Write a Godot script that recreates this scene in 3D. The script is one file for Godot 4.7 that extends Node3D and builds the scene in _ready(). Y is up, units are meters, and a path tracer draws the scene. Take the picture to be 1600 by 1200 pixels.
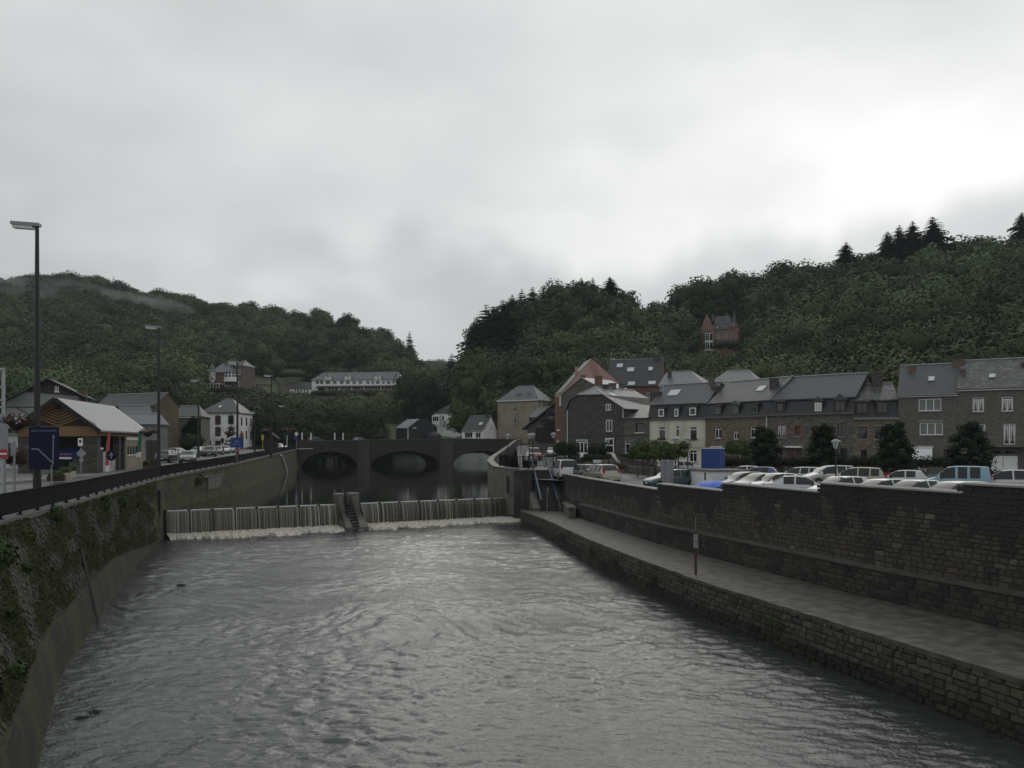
extends Node3D
# A river town under heavy overcast, seen from a bridge. Metres; eye 7.2 m over the lower water, looking along -Z.

const F := 1294.0      # focal length in photo pixels (1600 wide)
const HZ := 694.0      # photo row of the horizon
const EYE := 7.2
const POOL := 2.0      # water above the weir
const LOT := 3.9       # car park

var M := {}            # materials
var rng := RandomNumberGenerator.new()
var cache := {}

func _ready():
	rng.seed = 4711
	make_view()
	make_materials()
	make_setting()
	make_left_wall()
	make_right_wall()
	make_weir()
	make_bridge()
	make_left_buildings()
	make_hill_buildings()
	make_right_buildings()
	make_car_park()
	make_street_things()
	make_forest()
	make_plants()

func make_view():
	var cam := Camera3D.new()
	cam.name = "camera"
	cam.projection = Camera3D.PROJECTION_FRUSTUM
	cam.near = 0.1
	cam.far = 4000.0
	cam.size = 0.1 * 1200.0 / F
	cam.frustum_offset = Vector2(0, 0.1 * (HZ - 600.0) / F)
	cam.position = Vector3(0, EYE, 0)
	add_child(cam)
	cam.current = true
	var sun := DirectionalLight3D.new()
	sun.name = "sun"
	sun.light_energy = 0.16
	sun.light_angular_distance = 55.0
	sun.light_color = Color(1.0, 0.97, 0.92)
	sun.shadow_enabled = true
	sun.look_at_from_position(dir_of(16.0, 24.0) * 100.0, Vector3.ZERO, Vector3.UP)
	add_child(sun)
	var env := Environment.new()
	env.background_mode = Environment.BG_SKY
	env.sky = Sky.new()
	var pano := PanoramaSkyMaterial.new()
	pano.panorama = ImageTexture.create_from_image(sky_image())
	env.sky.sky_material = pano
	env.background_energy_multiplier = 1.0
	env.tonemap_mode = Environment.TONE_MAPPER_LINEAR
	env.tonemap_exposure = 1.0
	env.fog_enabled = true
	env.fog_density = 0.00013
	env.fog_light_color = Color(0.86, 0.9, 0.93)
	env.volumetric_fog_enabled = true
	env.volumetric_fog_density = 0.0
	env.sdfgi_enabled = true
	env.ssao_enabled = true
	env.ssil_enabled = true
	var we := WorldEnvironment.new()
	we.name = "environment"
	we.environment = env
	add_child(we)

func dir_of(az: float, el: float) -> Vector3:
	var a := deg_to_rad(az)
	var e := deg_to_rad(el)
	return Vector3(sin(a) * cos(e), sin(e), -cos(a) * cos(e))

func sky_image() -> Image:
	var w := 1024
	var h := 512
	var big := FastNoiseLite.new()
	big.seed = 5
	big.noise_type = FastNoiseLite.TYPE_SIMPLEX_SMOOTH
	big.frequency = 0.9
	big.fractal_octaves = 3
	big.fractal_gain = 0.42
	var fine := FastNoiseLite.new()
	fine.seed = 21
	fine.noise_type = FastNoiseLite.TYPE_SIMPLEX_SMOOTH
	fine.frequency = 3.2
	fine.fractal_octaves = 4
	fine.fractal_gain = 0.5
	var glow := dir_of(19.0, 17.0)
	var im := Image.create(w, h, false, Image.FORMAT_RGBF)
	for y in h:
		var el := PI * (0.5 - (y + 0.5) / h)
		for x in w:
			if el < -0.12:
				im.set_pixel(x, y, Color(0.07, 0.075, 0.075))
				continue
			var az := wrapf(TAU * (x + 0.5) / w, -PI, PI)
			var d := Vector3(sin(az) * cos(el), sin(el), -cos(az) * cos(el))
			# cloud deck: flattened towards the horizon like a layer overhead
			var p := Vector3(d.x, d.y * 2.6, d.z) * 1.5
			var n := big.get_noise_3dv(p * 0.9) + 0.55 * fine.get_noise_3dv(Vector3(d.x, d.y * 2.0, d.z) * 1.3)
			var ang := acos(clampf(d.dot(glow), -1.0, 1.0))
			# cloud thins round the hidden sun; the bright field is wider than high
			var side := (az - deg_to_rad(22.0)) / 0.36
			var up := (el - deg_to_rad(16.5)) / 0.15
			var near := exp(-(side * side * 0.9 + up * up)) if absf(side) < 4.0 else 0.0
			var l := 0.60 + 0.13 * n + 0.17 * exp(-ang * ang * 2.6) + 0.26 * near * (1.0 + 0.5 * n)
			# a brighter belt low down, with a soft darker bank of scud in front of it
			var low := exp(-pow((el - 0.16) / 0.09, 2.0))
			l += 0.10 * low * (0.7 + 0.9 * n)
			var edge := 0.25 + 0.06 * fine.get_noise_3dv(Vector3(d.x * 1.5, 0.4, d.z * 1.5)) + 0.05 * big.get_noise_3dv(Vector3(d.x * 1.2 + 5.0, 0.0, d.z * 1.2))
			var scud := smoothstep(edge + 0.014, edge - 0.034, el) * smoothstep(-0.45, 0.1, fine.get_noise_3dv(Vector3(d.x * 0.9, d.y * 1.6, d.z * 0.9) + Vector3(3.1, 0.4, 1.2)))
			l = lerpf(l, minf(l, 0.60 + 0.16 * n + 0.16 * near * near), scud * 0.9)
			l = maxf(l, 0.3)
			var t := clampf((l - 0.45) / 0.5, 0.0, 1.0)
			im.set_pixel(x, y, Color(l * lerpf(0.945, 1.0, t), l * lerpf(0.995, 1.0, t), l * lerpf(1.01, 1.0, t)))
	return im

# ---------- measuring ----------
func at(px: float, py: float, d: float) -> Vector3:
	return Vector3((px - 800.0) / F * d, EYE + (HZ - py) / F * d, -d)

func gx(px: float, d: float) -> float:
	return (px - 800.0) / F * d

# piecewise linear lookup in [[x, y], ...]
func lut(t: Array, x: float) -> float:
	if x <= t[0][0]:
		return t[0][1]
	for i in range(1, t.size()):
		if x <= t[i][0]:
			return lerpf(t[i - 1][1], t[i][1], (x - t[i - 1][0]) / (t[i][0] - t[i - 1][0]))
	return t[-1][1]

# ---------- mesh collector: corners counter-clockwise seen from outside ----------
class MB:
	var v := PackedVector3Array()
	var n := PackedVector3Array()
	var c := PackedColorArray()
	var uv := PackedVector2Array()
	var col := Color.WHITE
	func tri(a: Vector3, b: Vector3, d: Vector3):
		var k := (b - a).cross(d - a).normalized()
		v.append(a); v.append(d); v.append(b)
		for i in 3:
			n.append(k)
			c.append(col)
		uv.append(Vector2.ZERO); uv.append(Vector2(0, 1)); uv.append(Vector2(1, 0))
	func trin(a: Vector3, b: Vector3, d: Vector3, na: Vector3, nb: Vector3, nd: Vector3):
		v.append(a); v.append(d); v.append(b)
		n.append(na); n.append(nd); n.append(nb)
		for i in 3:
			c.append(col)
		uv.append(Vector2.ZERO); uv.append(Vector2(0, 1)); uv.append(Vector2(1, 0))
	func quad(a: Vector3, b: Vector3, d: Vector3, e: Vector3):
		var k := (d - a).cross(e - b).normalized()
		var w := a.distance_to(b)
		var h := a.distance_to(e)
		for q in [a, d, b, a, e, d]:
			v.append(q)
			n.append(k)
			c.append(col)
		uv.append(Vector2.ZERO); uv.append(Vector2(w, h)); uv.append(Vector2(w, 0))
		uv.append(Vector2.ZERO); uv.append(Vector2(0, h)); uv.append(Vector2(w, h))
	func quadn(a: Vector3, b: Vector3, d: Vector3, e: Vector3, na: Vector3, nb: Vector3, nd: Vector3, ne: Vector3):
		trin(a, b, d, na, nb, nd)
		trin(a, d, e, na, nd, ne)
	func quaduv(a, b, d, e, ua, ub, ud, ue):
		var k: Vector3 = (d - a).cross(e - b).normalized()
		var pp := [a, d, b, a, e, d]
		var uu := [ua, ud, ub, ua, ue, ud]
		for i in 6:
			v.append(pp[i]); n.append(k); c.append(col); uv.append(uu[i])
	func poly(pts: Array):
		for i in range(1, pts.size() - 1):
			tri(pts[0], pts[i], pts[i + 1])
	# a slab: polygon pushed back along `t`
	func slab(pts: Array, t: Vector3):
		poly(pts)
		var back := []
		for i in pts.size():
			back.append(pts[pts.size() - 1 - i] + t)
		poly(back)
		for i in pts.size():
			var a: Vector3 = pts[i]
			var b: Vector3 = pts[(i + 1) % pts.size()]
			quad(a, a + t, b + t, b)
	func box(lo: Vector3, hi: Vector3, skip_bottom := false):
		var a := lo
		var b := hi
		quad(Vector3(a.x, a.y, b.z), Vector3(b.x, a.y, b.z), Vector3(b.x, b.y, b.z), Vector3(a.x, b.y, b.z))
		quad(Vector3(b.x, a.y, a.z), Vector3(a.x, a.y, a.z), Vector3(a.x, b.y, a.z), Vector3(b.x, b.y, a.z))
		quad(Vector3(b.x, a.y, b.z), Vector3(b.x, a.y, a.z), Vector3(b.x, b.y, a.z), Vector3(b.x, b.y, b.z))
		quad(Vector3(a.x, a.y, a.z), Vector3(a.x, a.y, b.z), Vector3(a.x, b.y, b.z), Vector3(a.x, b.y, a.z))
		quad(Vector3(a.x, b.y, b.z), Vector3(b.x, b.y, b.z), Vector3(b.x, b.y, a.z), Vector3(a.x, b.y, a.z))
		if not skip_bottom:
			quad(Vector3(a.x, a.y, a.z), Vector3(b.x, a.y, a.z), Vector3(b.x, a.y, b.z), Vector3(a.x, a.y, b.z))
	func cbox(m: Vector3, s: Vector3):
		box(m - s * 0.5, m + s * 0.5)
	func obox(t: Transform3D, s: Vector3):
		var from := v.size()
		cbox(Vector3.ZERO, s)
		for i in range(from, v.size()):
			v[i] = t * v[i]
			n[i] = (t.basis * n[i]).normalized()
	# a bar between two points
	func bar(a: Vector3, b: Vector3, w: float, h: float, up := Vector3.UP):
		var z := (b - a).normalized()
		var x := up.cross(z)
		x = Vector3.RIGHT if x.length() < 0.01 else x.normalized()
		var y := z.cross(x)
		obox(Transform3D(Basis(x, y, z), (a + b) * 0.5), Vector3(w, h, a.distance_to(b)))
	func tube(pts: Array, r0: float, r1: float, sides := 8, cap := true):
		var rings := []
		var norms := []
		var k := pts.size()
		for i in k:
			var z: Vector3 = (pts[mini(i + 1, k - 1)] - pts[maxi(i - 1, 0)]).normalized()
			var x := z.cross(Vector3.UP if absf(z.y) < 0.9 else Vector3.RIGHT).normalized()
			var y := z.cross(x)
			var r := lerpf(r0, r1, float(i) / (k - 1))
			var ring := []
			var nn := []
			for s in sides:
				var o := x * cos(TAU * s / sides) + y * sin(TAU * s / sides)
				ring.append(pts[i] + o * r)
				nn.append(o)
			rings.append(ring)
			norms.append(nn)
		for i in k - 1:
			for s in sides:
				var t := (s + 1) % sides
				quadn(rings[i][s], rings[i][t], rings[i + 1][t], rings[i + 1][s], norms[i][s], norms[i][t], norms[i + 1][t], norms[i + 1][s])
		if cap:
			for s in sides:
				var t := (s + 1) % sides
				tri(pts[k - 1], rings[k - 1][s], rings[k - 1][t])
				tri(pts[0], rings[0][t], rings[0][s])
	# profile of Vector2(radius, height) turned about Y
	func lathe(prof: Array, sides := 12, o := Vector3.ZERO):
		for i in prof.size() - 1:
			for s in sides:
				var a := TAU * s / sides
				var b := TAU * (s + 1) / sides
				var u := Vector3(cos(a), 0, -sin(a))
				var w := Vector3(cos(b), 0, -sin(b))
				var p: Vector2 = prof[i]
				var q: Vector2 = prof[i + 1]
				quad(o + u * p.x + Vector3.UP * p.y, o + w * p.x + Vector3.UP * p.y, o + w * q.x + Vector3.UP * q.y, o + u * q.x + Vector3.UP * q.y)
	func ball(o: Vector3, r: Vector3, rows := 5, cols := 8):
		for i in rows:
			for j in cols:
				var k := []
				for q in [[i, j], [i, j + 1], [i + 1, j + 1], [i + 1, j]]:
					var e: float = PI * (float(q[0]) / rows - 0.5)
					var a: float = -TAU * q[1] / cols
					k.append(Vector3(cos(e) * cos(a), sin(e), cos(e) * sin(a)))
				var nn := []
				for q in k:
					nn.append((q / r).normalized())
				quadn(o + k[0] * r, o + k[1] * r, o + k[2] * r, o + k[3] * r, nn[0], nn[1], nn[2], nn[3])
	func mesh() -> ArrayMesh:
		var a := []
		a.resize(Mesh.ARRAY_MAX)
		a[Mesh.ARRAY_VERTEX] = v
		a[Mesh.ARRAY_NORMAL] = n
		a[Mesh.ARRAY_COLOR] = c
		a[Mesh.ARRAY_TEX_UV] = uv
		var m := ArrayMesh.new()
		if v.size():
			m.add_surface_from_arrays(Mesh.PRIMITIVE_TRIANGLES, a)
		return m

# ---------- nodes ----------
func part(parent: Node3D, called: String, mesh, mat: Material, pos := Vector3.ZERO) -> MeshInstance3D:
	var o := MeshInstance3D.new()
	o.name = called
	o.mesh = mesh.mesh() if mesh is MB else mesh
	o.material_override = mat
	o.position = pos
	parent.add_child(o, true)
	return o

func thing(called: String, label: String, category: String, t := Transform3D(), group := "") -> Node3D:
	var o := Node3D.new()
	o.name = called
	o.transform = t
	add_child(o, true)
	tag(o, label, category, group)
	return o

func tag(o: Node, label: String, category: String, group := ""):
	o.set_meta("label", label)
	o.set_meta("category", category)
	if group != "":
		o.set_meta("group", group)

func struct(called: String, mesh, mat: Material) -> MeshInstance3D:
	var o := part(self, called, mesh, mat)
	o.set_meta("kind", "structure")
	return o

func one(called: String, label: String, category: String, mesh, mat: Material, pos := Vector3.ZERO, group := "") -> MeshInstance3D:
	var o := part(self, called, mesh, mat, pos)
	tag(o, label, category, group)
	return o

func copy_of(src: Node3D, label: String, t: Transform3D) -> Node3D:
	var o: Node3D = src.duplicate()
	o.name = src.get_meta("base_name", src.name)
	add_child(o, true)
	o.transform = t
	o.set_meta("label", label)
	return o

func text_part(parent: Node3D, called: String, words: String, size: float, depth: float, mat: Material, t: Transform3D):
	var tm := TextMesh.new()
	tm.text = words
	var f := SystemFont.new()
	f.font_names = PackedStringArray(["Droid Sans"])
	tm.font = f
	tm.font_size = 32
	tm.pixel_size = size / 32.0
	tm.depth = depth
	var o := part(parent, called, tm, mat)
	o.transform = t

# ---------- materials ----------
func lin(r: float, g: float, b: float, a := 1.0) -> Color:
	var c := Color(r, g, b, a).linear_to_srgb()
	c.a = a
	return c

func mat(key: String, c: Color, rough := 0.8, metal := 0.0) -> StandardMaterial3D:
	var m := StandardMaterial3D.new()
	m.resource_name = key
	m.albedo_color = c
	m.roughness = rough
	m.metallic = metal
	M[key] = m
	return m

func noise_tex(seed_: int, freq: float, ramp: Array, size := 512, oct := 4) -> NoiseTexture2D:
	var n := FastNoiseLite.new()
	n.seed = seed_
	n.noise_type = FastNoiseLite.TYPE_SIMPLEX_SMOOTH
	n.frequency = freq
	n.fractal_octaves = oct
	var t := NoiseTexture2D.new()
	t.width = size
	t.height = size
	t.seamless = true
	t.noise = n
	if ramp.size():
		var g := Gradient.new()
		g.offsets = PackedFloat32Array(ramp.map(func(e): return e[0]))
		g.colors = PackedColorArray(ramp.map(func(e): return lin(e[1][0], e[1][1], e[1][2])))
		t.color_ramp = g
	return t

# coursed rubble far away: [albedo, height] pictures, repeating
func rubble(seed_: int, rows: int, mean: int, tones: Array, joint: Color, spread := 0.25) -> Array:
	var r := RandomNumberGenerator.new()
	r.seed = seed_
	var s := 512
	var a := Image.create(s, s, false, Image.FORMAT_RGB8)
	var h := Image.create(s, s, false, Image.FORMAT_RGB8)
	a.fill(joint)
	h.fill(Color(0.2, 0.2, 0.2))
	var rh := s / rows
	for row in rows:
		var x := r.randi_range(0, mean)
		var stop := x + s
		while x < stop:
			var w := int(mean * r.randf_range(0.5, 1.6))
			if stop - x - w < mean / 2:
				w = stop - x
			var t: Color = tones[r.randi() % tones.size()]
			var k := 1.0 + r.randf_range(-spread, spread)
			var lv := r.randf_range(0.6, 1.0)
			for o in [0, -s]:
				var rect := Rect2i(x + o + 1, row * rh + 1, w - 2, rh - 2 - (r.randi() % 2))
				a.fill_rect(rect, Color(t.r * k, t.g * k, t.b * k))
				h.fill_rect(rect, Color(lv, lv, lv))
			x += w
	# grain
	var g := FastNoiseLite.new()
	g.seed = seed_
	g.frequency = 0.08
	for y in s:
		for x in s:
			var k := 1.0 + 0.28 * g.get_noise_2d(x, y) + r.randf_range(-0.1, 0.1)
			var c := a.get_pixel(x, y)
			a.set_pixel(x, y, Color(c.r * k, c.g * k, c.b * k))
	a.generate_mipmaps()
	return [ImageTexture.create_from_image(a), ImageTexture.create_from_image(h)]

func tri_mat(key: String, tex: Array, tile: float, rough: float, bump: float, tint := Color.WHITE) -> StandardMaterial3D:
	var m := mat(key, tint, rough)
	m.albedo_texture = tex[0]
	m.uv1_triplanar = true
	m.uv1_triplanar_sharpness = 8.0
	m.uv1_scale = Vector3.ONE / tile
	if tex[1]:
		m.heightmap_enabled = true
		m.heightmap_texture = tex[1]
		m.heightmap_scale = bump
	return m

func make_materials():
	var fine := noise_tex(3, 0.03, [])
	# --- masonry
	var st := rubble(11, 26, 30, [lin(.10, .092, .078), lin(.125, .115, .10), (lin(.085, .08, .072)), lin(.13, .12, .10)], lin(.10, .095, .085), 0.16)
	tri_mat("stone", st, 5.2, 0.85, 2.0)
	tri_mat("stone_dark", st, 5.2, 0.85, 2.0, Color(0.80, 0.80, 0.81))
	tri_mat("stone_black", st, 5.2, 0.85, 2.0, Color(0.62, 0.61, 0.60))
	tri_mat("stone_light", st, 5.2, 0.85, 2.0, Color(1.12, 1.08, 1.0))
	var bk := rubble(12, 46, 24, [lin(.13, .085, .065), lin(.11, .08, .065), lin(.15, .10, .075)], lin(.13, .115, .10), 0.15)
	tri_mat("brick", bk, 4.0, 0.85, 0.8)
	tri_mat("brick_pale", bk, 4.0, 0.85, 0.8, Color(1.4, 1.28, 1.24))
	tri_mat("brick_brown", bk, 4.0, 0.85, 0.8, Color(0.95, 1.06, 1.10))
	tri_mat("brick_red", bk, 4.0, 0.85, 0.8, Color(1.14, 0.98, 0.94))
	# --- roofs: small slates in rows
	var sl := rubble(13, 32, 14, [lin(.060, .064, .072), lin(.068, .073, .082), lin(.053, .056, .063)], lin(.030, .032, .036), 0.12)
	tri_mat("slate", sl, 4.2, 0.42, 1.2)
	tri_mat("slate_dark", sl, 4.2, 0.45, 1.2, Color(0.66, 0.66, 0.68))
	tri_mat("slate_grey", sl, 4.2, 0.40, 1.6, Color(1.30, 1.30, 1.30))
	var sc := rubble(14, 15, 34, [lin(.075, .077, .080), lin(.10, .10, .102), lin(.055, .057, .06)], lin(.028, .029, .031), 0.2)
	tri_mat("slate_large", sc, 5.0, 0.36, 4.0)
	# --- renders and paint
	for e in [["white_wall", [.80, .80, .79]], ["cream_wall", [.60, .575, .48]], ["beige_wall", [.255, .225, .17]], ["pink_wall", [.40, .25, .22]], ["pale_grey_wall", [.42, .43, .43]], ["grey_wall", [.22, .23, .235]], ["ochre_wall", [.13, .105, .065]]]:
		var c: Array = e[1]
		var m := mat(e[0], Color.WHITE, 0.9)
		m.albedo_texture = noise_tex(hash(e[0]) % 1000, 0.006, [[0.2, [c[0] * .78, c[1] * .77, c[2] * .74]], [0.5, c], [0.8, [c[0] * 1.05, c[1] * 1.05, c[2] * 1.05]]], 256, 5)
		m.uv1_triplanar = true
		m.uv1_scale = Vector3(0.16, 0.11, 0.16)
		m.heightmap_enabled = true
		m.heightmap_texture = fine
		m.heightmap_scale = 0.4
	mat("frame_white", lin(.80, .80, .79), 0.5)
	mat("frame_dark", lin(.035, .028, .026), 0.5)
	mat("trim_grey", lin(.20, .20, .195), 0.8)
	mat("trim_white", lin(.72, .72, .71), 0.7)
	mat("zinc", lin(.30, .31, .32), 0.45, 0.3)
	var gl := mat("glass", lin(.012, .014, .016), 0.06)
	gl.metallic_specular = 0.6
	mat("blind_and_sky_sheen", lin(.55, .56, .57), 0.35)  # window blind; on skylights its pale tone paints in the sky reflection
	mat("curtain", lin(.50, .50, .49), 0.9)
	mat("net", lin(.16, .165, .17), 0.25)
	mat("shutter_red", lin(.10, .045, .04), 0.7)
	mat("door_brown", lin(.06, .035, .028), 0.6)
	mat("black_metal", lin(.012, .012, .014), 0.5)
	mat("rail_paint", lin(.009, .008, .009), 0.6).metallic_specular = 0.2
	mat("rail_blue", lin(.045, .07, .105), 0.35)
	mat("steel", lin(.36, .37, .38), 0.42, 0.5)
	mat("galvanised", lin(.25, .26, .27), 0.5, 0.3)
	mat("rust", lin(.07, .035, .022), 0.9)
	mat("sign_blue", lin(.004, .008, .030), 0.6).metallic_specular = 0.3
	mat("sign_blue_bright", lin(.012, .04, .20), 0.45)
	mat("sign_red", lin(.33, .03, .03), 0.45)
	mat("sign_yellow", lin(.42, .30, .04), 0.5)
	mat("paint_white", lin(.72, .72, .72), 0.5)
	mat("paint_dim", lin(.16, .18, .21), 0.6)
	mat("lamp_glass", lin(.55, .56, .55), 0.25)
	mat("awning_blue", lin(.018, .035, .16), 0.8)
	mat("letter_pink", lin(.55, .25, .30), 0.7)
	mat("flag_red", lin(.46, .09, .08), 0.8)
	mat("flag_green", lin(.03, .14, .085), 0.8)
	mat("timber", lin(.21, .125, .060), 0.75)
	mat("timber_dark", lin(.03, .02, .014), 0.8)
	mat("timber_black", lin(.016, .013, .012), 0.8)
	mat("tarp_blue", lin(.025, .10, .50), 0.5)
	mat("board_blue", lin(.014, .045, .20), 0.6)
	mat("container_white", lin(.76, .77, .77), 0.5)
	mat("cabinet_grey", lin(.20, .215, .22), 0.55)
	mat("planter", lin(.38, .34, .27), 0.9)
	mat("tyre", lin(.014, .014, .014), 0.85)
	mat("rim", lin(.38, .39, .40), 0.35, 0.7)
	mat("tail_red", lin(.34, .02, .02), 0.2)
	mat("head_clear", lin(.60, .61, .62), 0.12)
	mat("plate", lin(.55, .55, .52), 0.5)
	mat("bumper_black", lin(.02, .02, .021), 0.6)
	var cg := mat("car_glass", lin(.030, .036, .038), 0.05)
	cg.metallic_specular = 0.36
	for e in [["car_white", [.52, .53, .54], 0.0], ["car_silver", [.40, .41, .42], .55], ["car_grey", [.10, .105, .11], .4], ["car_dark", [.022, .024, .027], .2], ["car_blue", [.02, .055, .19], .3], ["car_sky", [.17, .30, .37], .35], ["car_beige", [.31, .285, .235], .4], ["car_red", [.30, .07, .035], .1], ["car_teal", [.05, .085, .10], .3], ["car_green", [.10, .17, .17], .4]]:
		var m := mat(e[0], lin(e[1][0], e[1][1], e[1][2]), 0.32, e[2])
		m.clearcoat_enabled = true
		m.clearcoat = 0.7
		m.clearcoat_roughness = 0.06
	# --- vertex coloured things
	for e in [["leaf", 0.75], ["stone_bits", 0.8], ["bark", 0.9], ["flower", 0.8]]:
		var m := mat(e[0], Color.WHITE, e[1])
		m.vertex_color_use_as_albedo = true
	M.leaf.backlight_enabled = true
	M.leaf.backlight = lin(.12, .16, .08)
	M.leaf.metallic_specular = 0.3
	M.stone_bits.heightmap_enabled = true
	M.stone_bits.heightmap_texture = noise_tex(8, 0.02, [], 512, 5)
	M.stone_bits.heightmap_scale = 1.5
	M.stone_bits.uv1_triplanar = true
	M.stone_bits.uv1_world_triplanar = true
	M.stone_bits.uv1_scale = Vector3.ONE * 0.9
	# --- ground
	var asphalt := mat("asphalt", Color.WHITE, 0.5)
	asphalt.albedo_texture = noise_tex(31, 0.012, [[0.2, [.075, .078, .08]], [0.5, [.10, .104, .107]], [0.8, [.14, .143, .147]]], 512, 6)
	asphalt.roughness_texture = noise_tex(33, 0.01, [[0.3, [.15, .15, .15]], [0.7, [.6, .6, .6]]], 256, 4)
	asphalt.roughness = 1.0
	asphalt.uv1_triplanar = true
	asphalt.uv1_world_triplanar = true
	asphalt.uv1_scale = Vector3.ONE * 0.13
	var quay := mat("quay_top", Color.WHITE, 0.62)
	quay.albedo_texture = noise_tex(35, 0.014, [[0.2, [.040, .036, .030]], [0.45, [.060, .055, .047]], [0.6, [.078, .073, .063]], [0.85, [.105, .098, .085]]], 512, 6)
	quay.uv1_triplanar = true
	quay.uv1_world_triplanar = true
	quay.uv1_scale = Vector3.ONE * 0.17
	quay.heightmap_enabled = true
	quay.heightmap_texture = noise_tex(36, 0.05, [], 512, 5)
	quay.heightmap_scale = 1.2
	var pave := mat("paving", Color.WHITE, 0.8)
	pave.albedo_texture = noise_tex(37, 0.02, [[0.2, [.13, .12, .11]], [0.5, [.17, .16, .15]], [0.8, [.20, .19, .18]]], 256, 5)
	pave.uv1_triplanar = true
	pave.uv1_world_triplanar = true
	pave.uv1_scale = Vector3.ONE * 0.2
	var con := mat("concrete", Color.WHITE, 0.8)
	con.albedo_texture = noise_tex(39, 0.01, [[0.2, [.075, .07, .06]], [0.5, [.115, .108, .095]], [0.8, [.155, .147, .13]]], 512, 6)
	con.uv1_triplanar = true
	con.uv1_world_triplanar = true
	con.uv1_scale = Vector3(0.2, 0.12, 0.2)
	con.heightmap_enabled = true
	con.heightmap_texture = fine
	con.heightmap_scale = 1.0
	var wet := mat("wet_and_shade_concrete", Color.WHITE, 0.5)  # wet concrete; on the quay stairs its dark tone is painted shade
	wet.albedo_texture = noise_tex(40, 0.012, [[0.2, [.010, .010, .009]], [0.55, [.020, .019, .017]], [0.85, [.045, .042, .036]]], 256, 6)
	wet.uv1_triplanar = true
	wet.uv1_world_triplanar = true
	wet.uv1_scale = Vector3(0.5, 0.1, 0.5)
	mat("coping", lin(.24, .24, .23), 0.22)
	mat("coping_dark", lin(.10, .10, .095), 0.7)
	mat("joint", lin(.032, .029, .024), 0.95)
	mat("joint_pale", lin(.05, .046, .04), 0.95)
	# mossy wall: patches of moss over dark stone
	var ms := rubble(15, 20, 34, [lin(.036, .034, .026), lin(.046, .042, .031), lin(.028, .027, .022)], lin(.026, .025, .019), 0.1)
	var moss := tri_mat("mossy_wall", ms, 5.0, 0.85, 4.0)
	moss.detail_enabled = true
	moss.detail_albedo = noise_tex(41, 0.01, [[0.3, [.042, .046, .013]], [0.6, [.068, .068, .016]], [0.9, [.04, .05, .015]]], 256, 5)
	moss.detail_mask = noise_tex(42, 0.008, [[0.34, [0, 0, 0]], [0.52, [.9, .9, .9]]], 256, 5)
	moss.uv2_scale = Vector3.ONE
	moss.detail_blend_mode = BaseMaterial3D.BLEND_MODE_MIX
	var toe: StandardMaterial3D = moss.duplicate()
	toe.albedo_color = Color(0.7, 0.7, 0.66)
	toe.detail_albedo = noise_tex(45, 0.02, [[0.3, [.022, .026, .009]], [0.6, [.042, .043, .011]], [0.9, [.024, .030, .010]]], 256, 5)
	M["mossy_toe"] = toe
	var earth := mat("hill_earth", Color.WHITE, 0.95)
	earth.albedo_texture = noise_tex(43, 0.01, [[0.2, [.030, .040, .016]], [0.5, [.050, .066, .024]], [0.8, [.080, .092, .036]]], 512, 5)
	earth.uv1_triplanar = true
	earth.uv1_world_triplanar = true
	earth.uv1_scale = Vector3.ONE * 0.04
	# --- water
	var wat := mat("river_water", lin(.042, .046, .048), 0.05)
	wat.metallic_specular = 0.5
	wat.normal_enabled = true
	wat.normal_texture = water_normals(51, 0.028, 5.0)
	wat.normal_scale = 0.8
	wat.uv1_triplanar = true
	wat.uv1_world_triplanar = true
	wat.uv1_scale = Vector3(0.22, 0.32, 0.55)
	var pw := mat("pool_water", lin(.016, .017, .014), 0.03)
	pw.metallic_specular = 0.45
	pw.normal_enabled = true
	pw.normal_texture = water_normals(52, 0.02, 2.0)
	pw.normal_scale = 0.10
	pw.uv1_triplanar = true
	pw.uv1_world_triplanar = true
	pw.uv1_scale = Vector3(0.10, 0.10, 0.2)
	var fall := mat("falling_water", Color.WHITE, 0.3)
	fall.vertex_color_use_as_albedo = true
	var foam := mat("foam", Color.WHITE, 0.8)
	foam.vertex_color_use_as_albedo = true

func water_normals(seed_: int, freq: float, strength: float) -> NoiseTexture2D:
	var t := noise_tex(seed_, freq, [], 1024, 4)
	t.as_normal_map = true
	t.bump_strength = strength
	return t

# ================= SETTING =================
const LB := [[4, -3.6], [12, -7.2], [18.4, -10.3], [25.5, -13.7], [37.9, -18.2], [50, -22.4], [64, -26.8], [90, -29.4], [187, -48.0]]
const LT := [[4, -6.6], [10, -9.5], [18, -13.0], [24, -15.8], [28, -17.1], [38, -19.7], [50, -23.2], [64, -27.0], [90, -30.0], [187, -48.6]]
const LY := [[0, -2.6], [64, -2.62], [90, -2.15], [130, -1.75], [187, -1.15], [260, -0.9]]
const QE := [[-12, 24.0], [5, 17.5], [12, 15.0], [19.7, 12.2], [23, 11.2], [27, 10.0], [34.1, 7.95], [39.2, 6.9], [43.6, 5.95], [50.8, 4.7], [65.6, 2.6], [75, 0.8]]
const QY := [[20, -5.6], [75, -6.0]]
const RW := [[-12, 27.0], [5, 21.5], [15, 18.2], [25, 15.2], [31.6, 12.9], [40.3, 10.6], [48.4, 8.5], [65.6, 5.6], [80, 3.8]]
const RC := [[78, 0.25], [79, -0.6], [80.5, -1.2], [84, -1.9], [95, -2.8], [108, -2.85], [120, -2.6], [145, -1.8], [192, 0.7], [226, 2.2]]
const RCY := [[78, -2.35], [84, -2.28], [95, -1.95], [120, -1.55], [145, -1.0], [192, 0.9], [226, 1.3]]
const RAMP := [[84, -3.3], [100, -3.0], [125, -2.4], [155, -1.6], [195, -0.4], [260, -0.2]]

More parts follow.
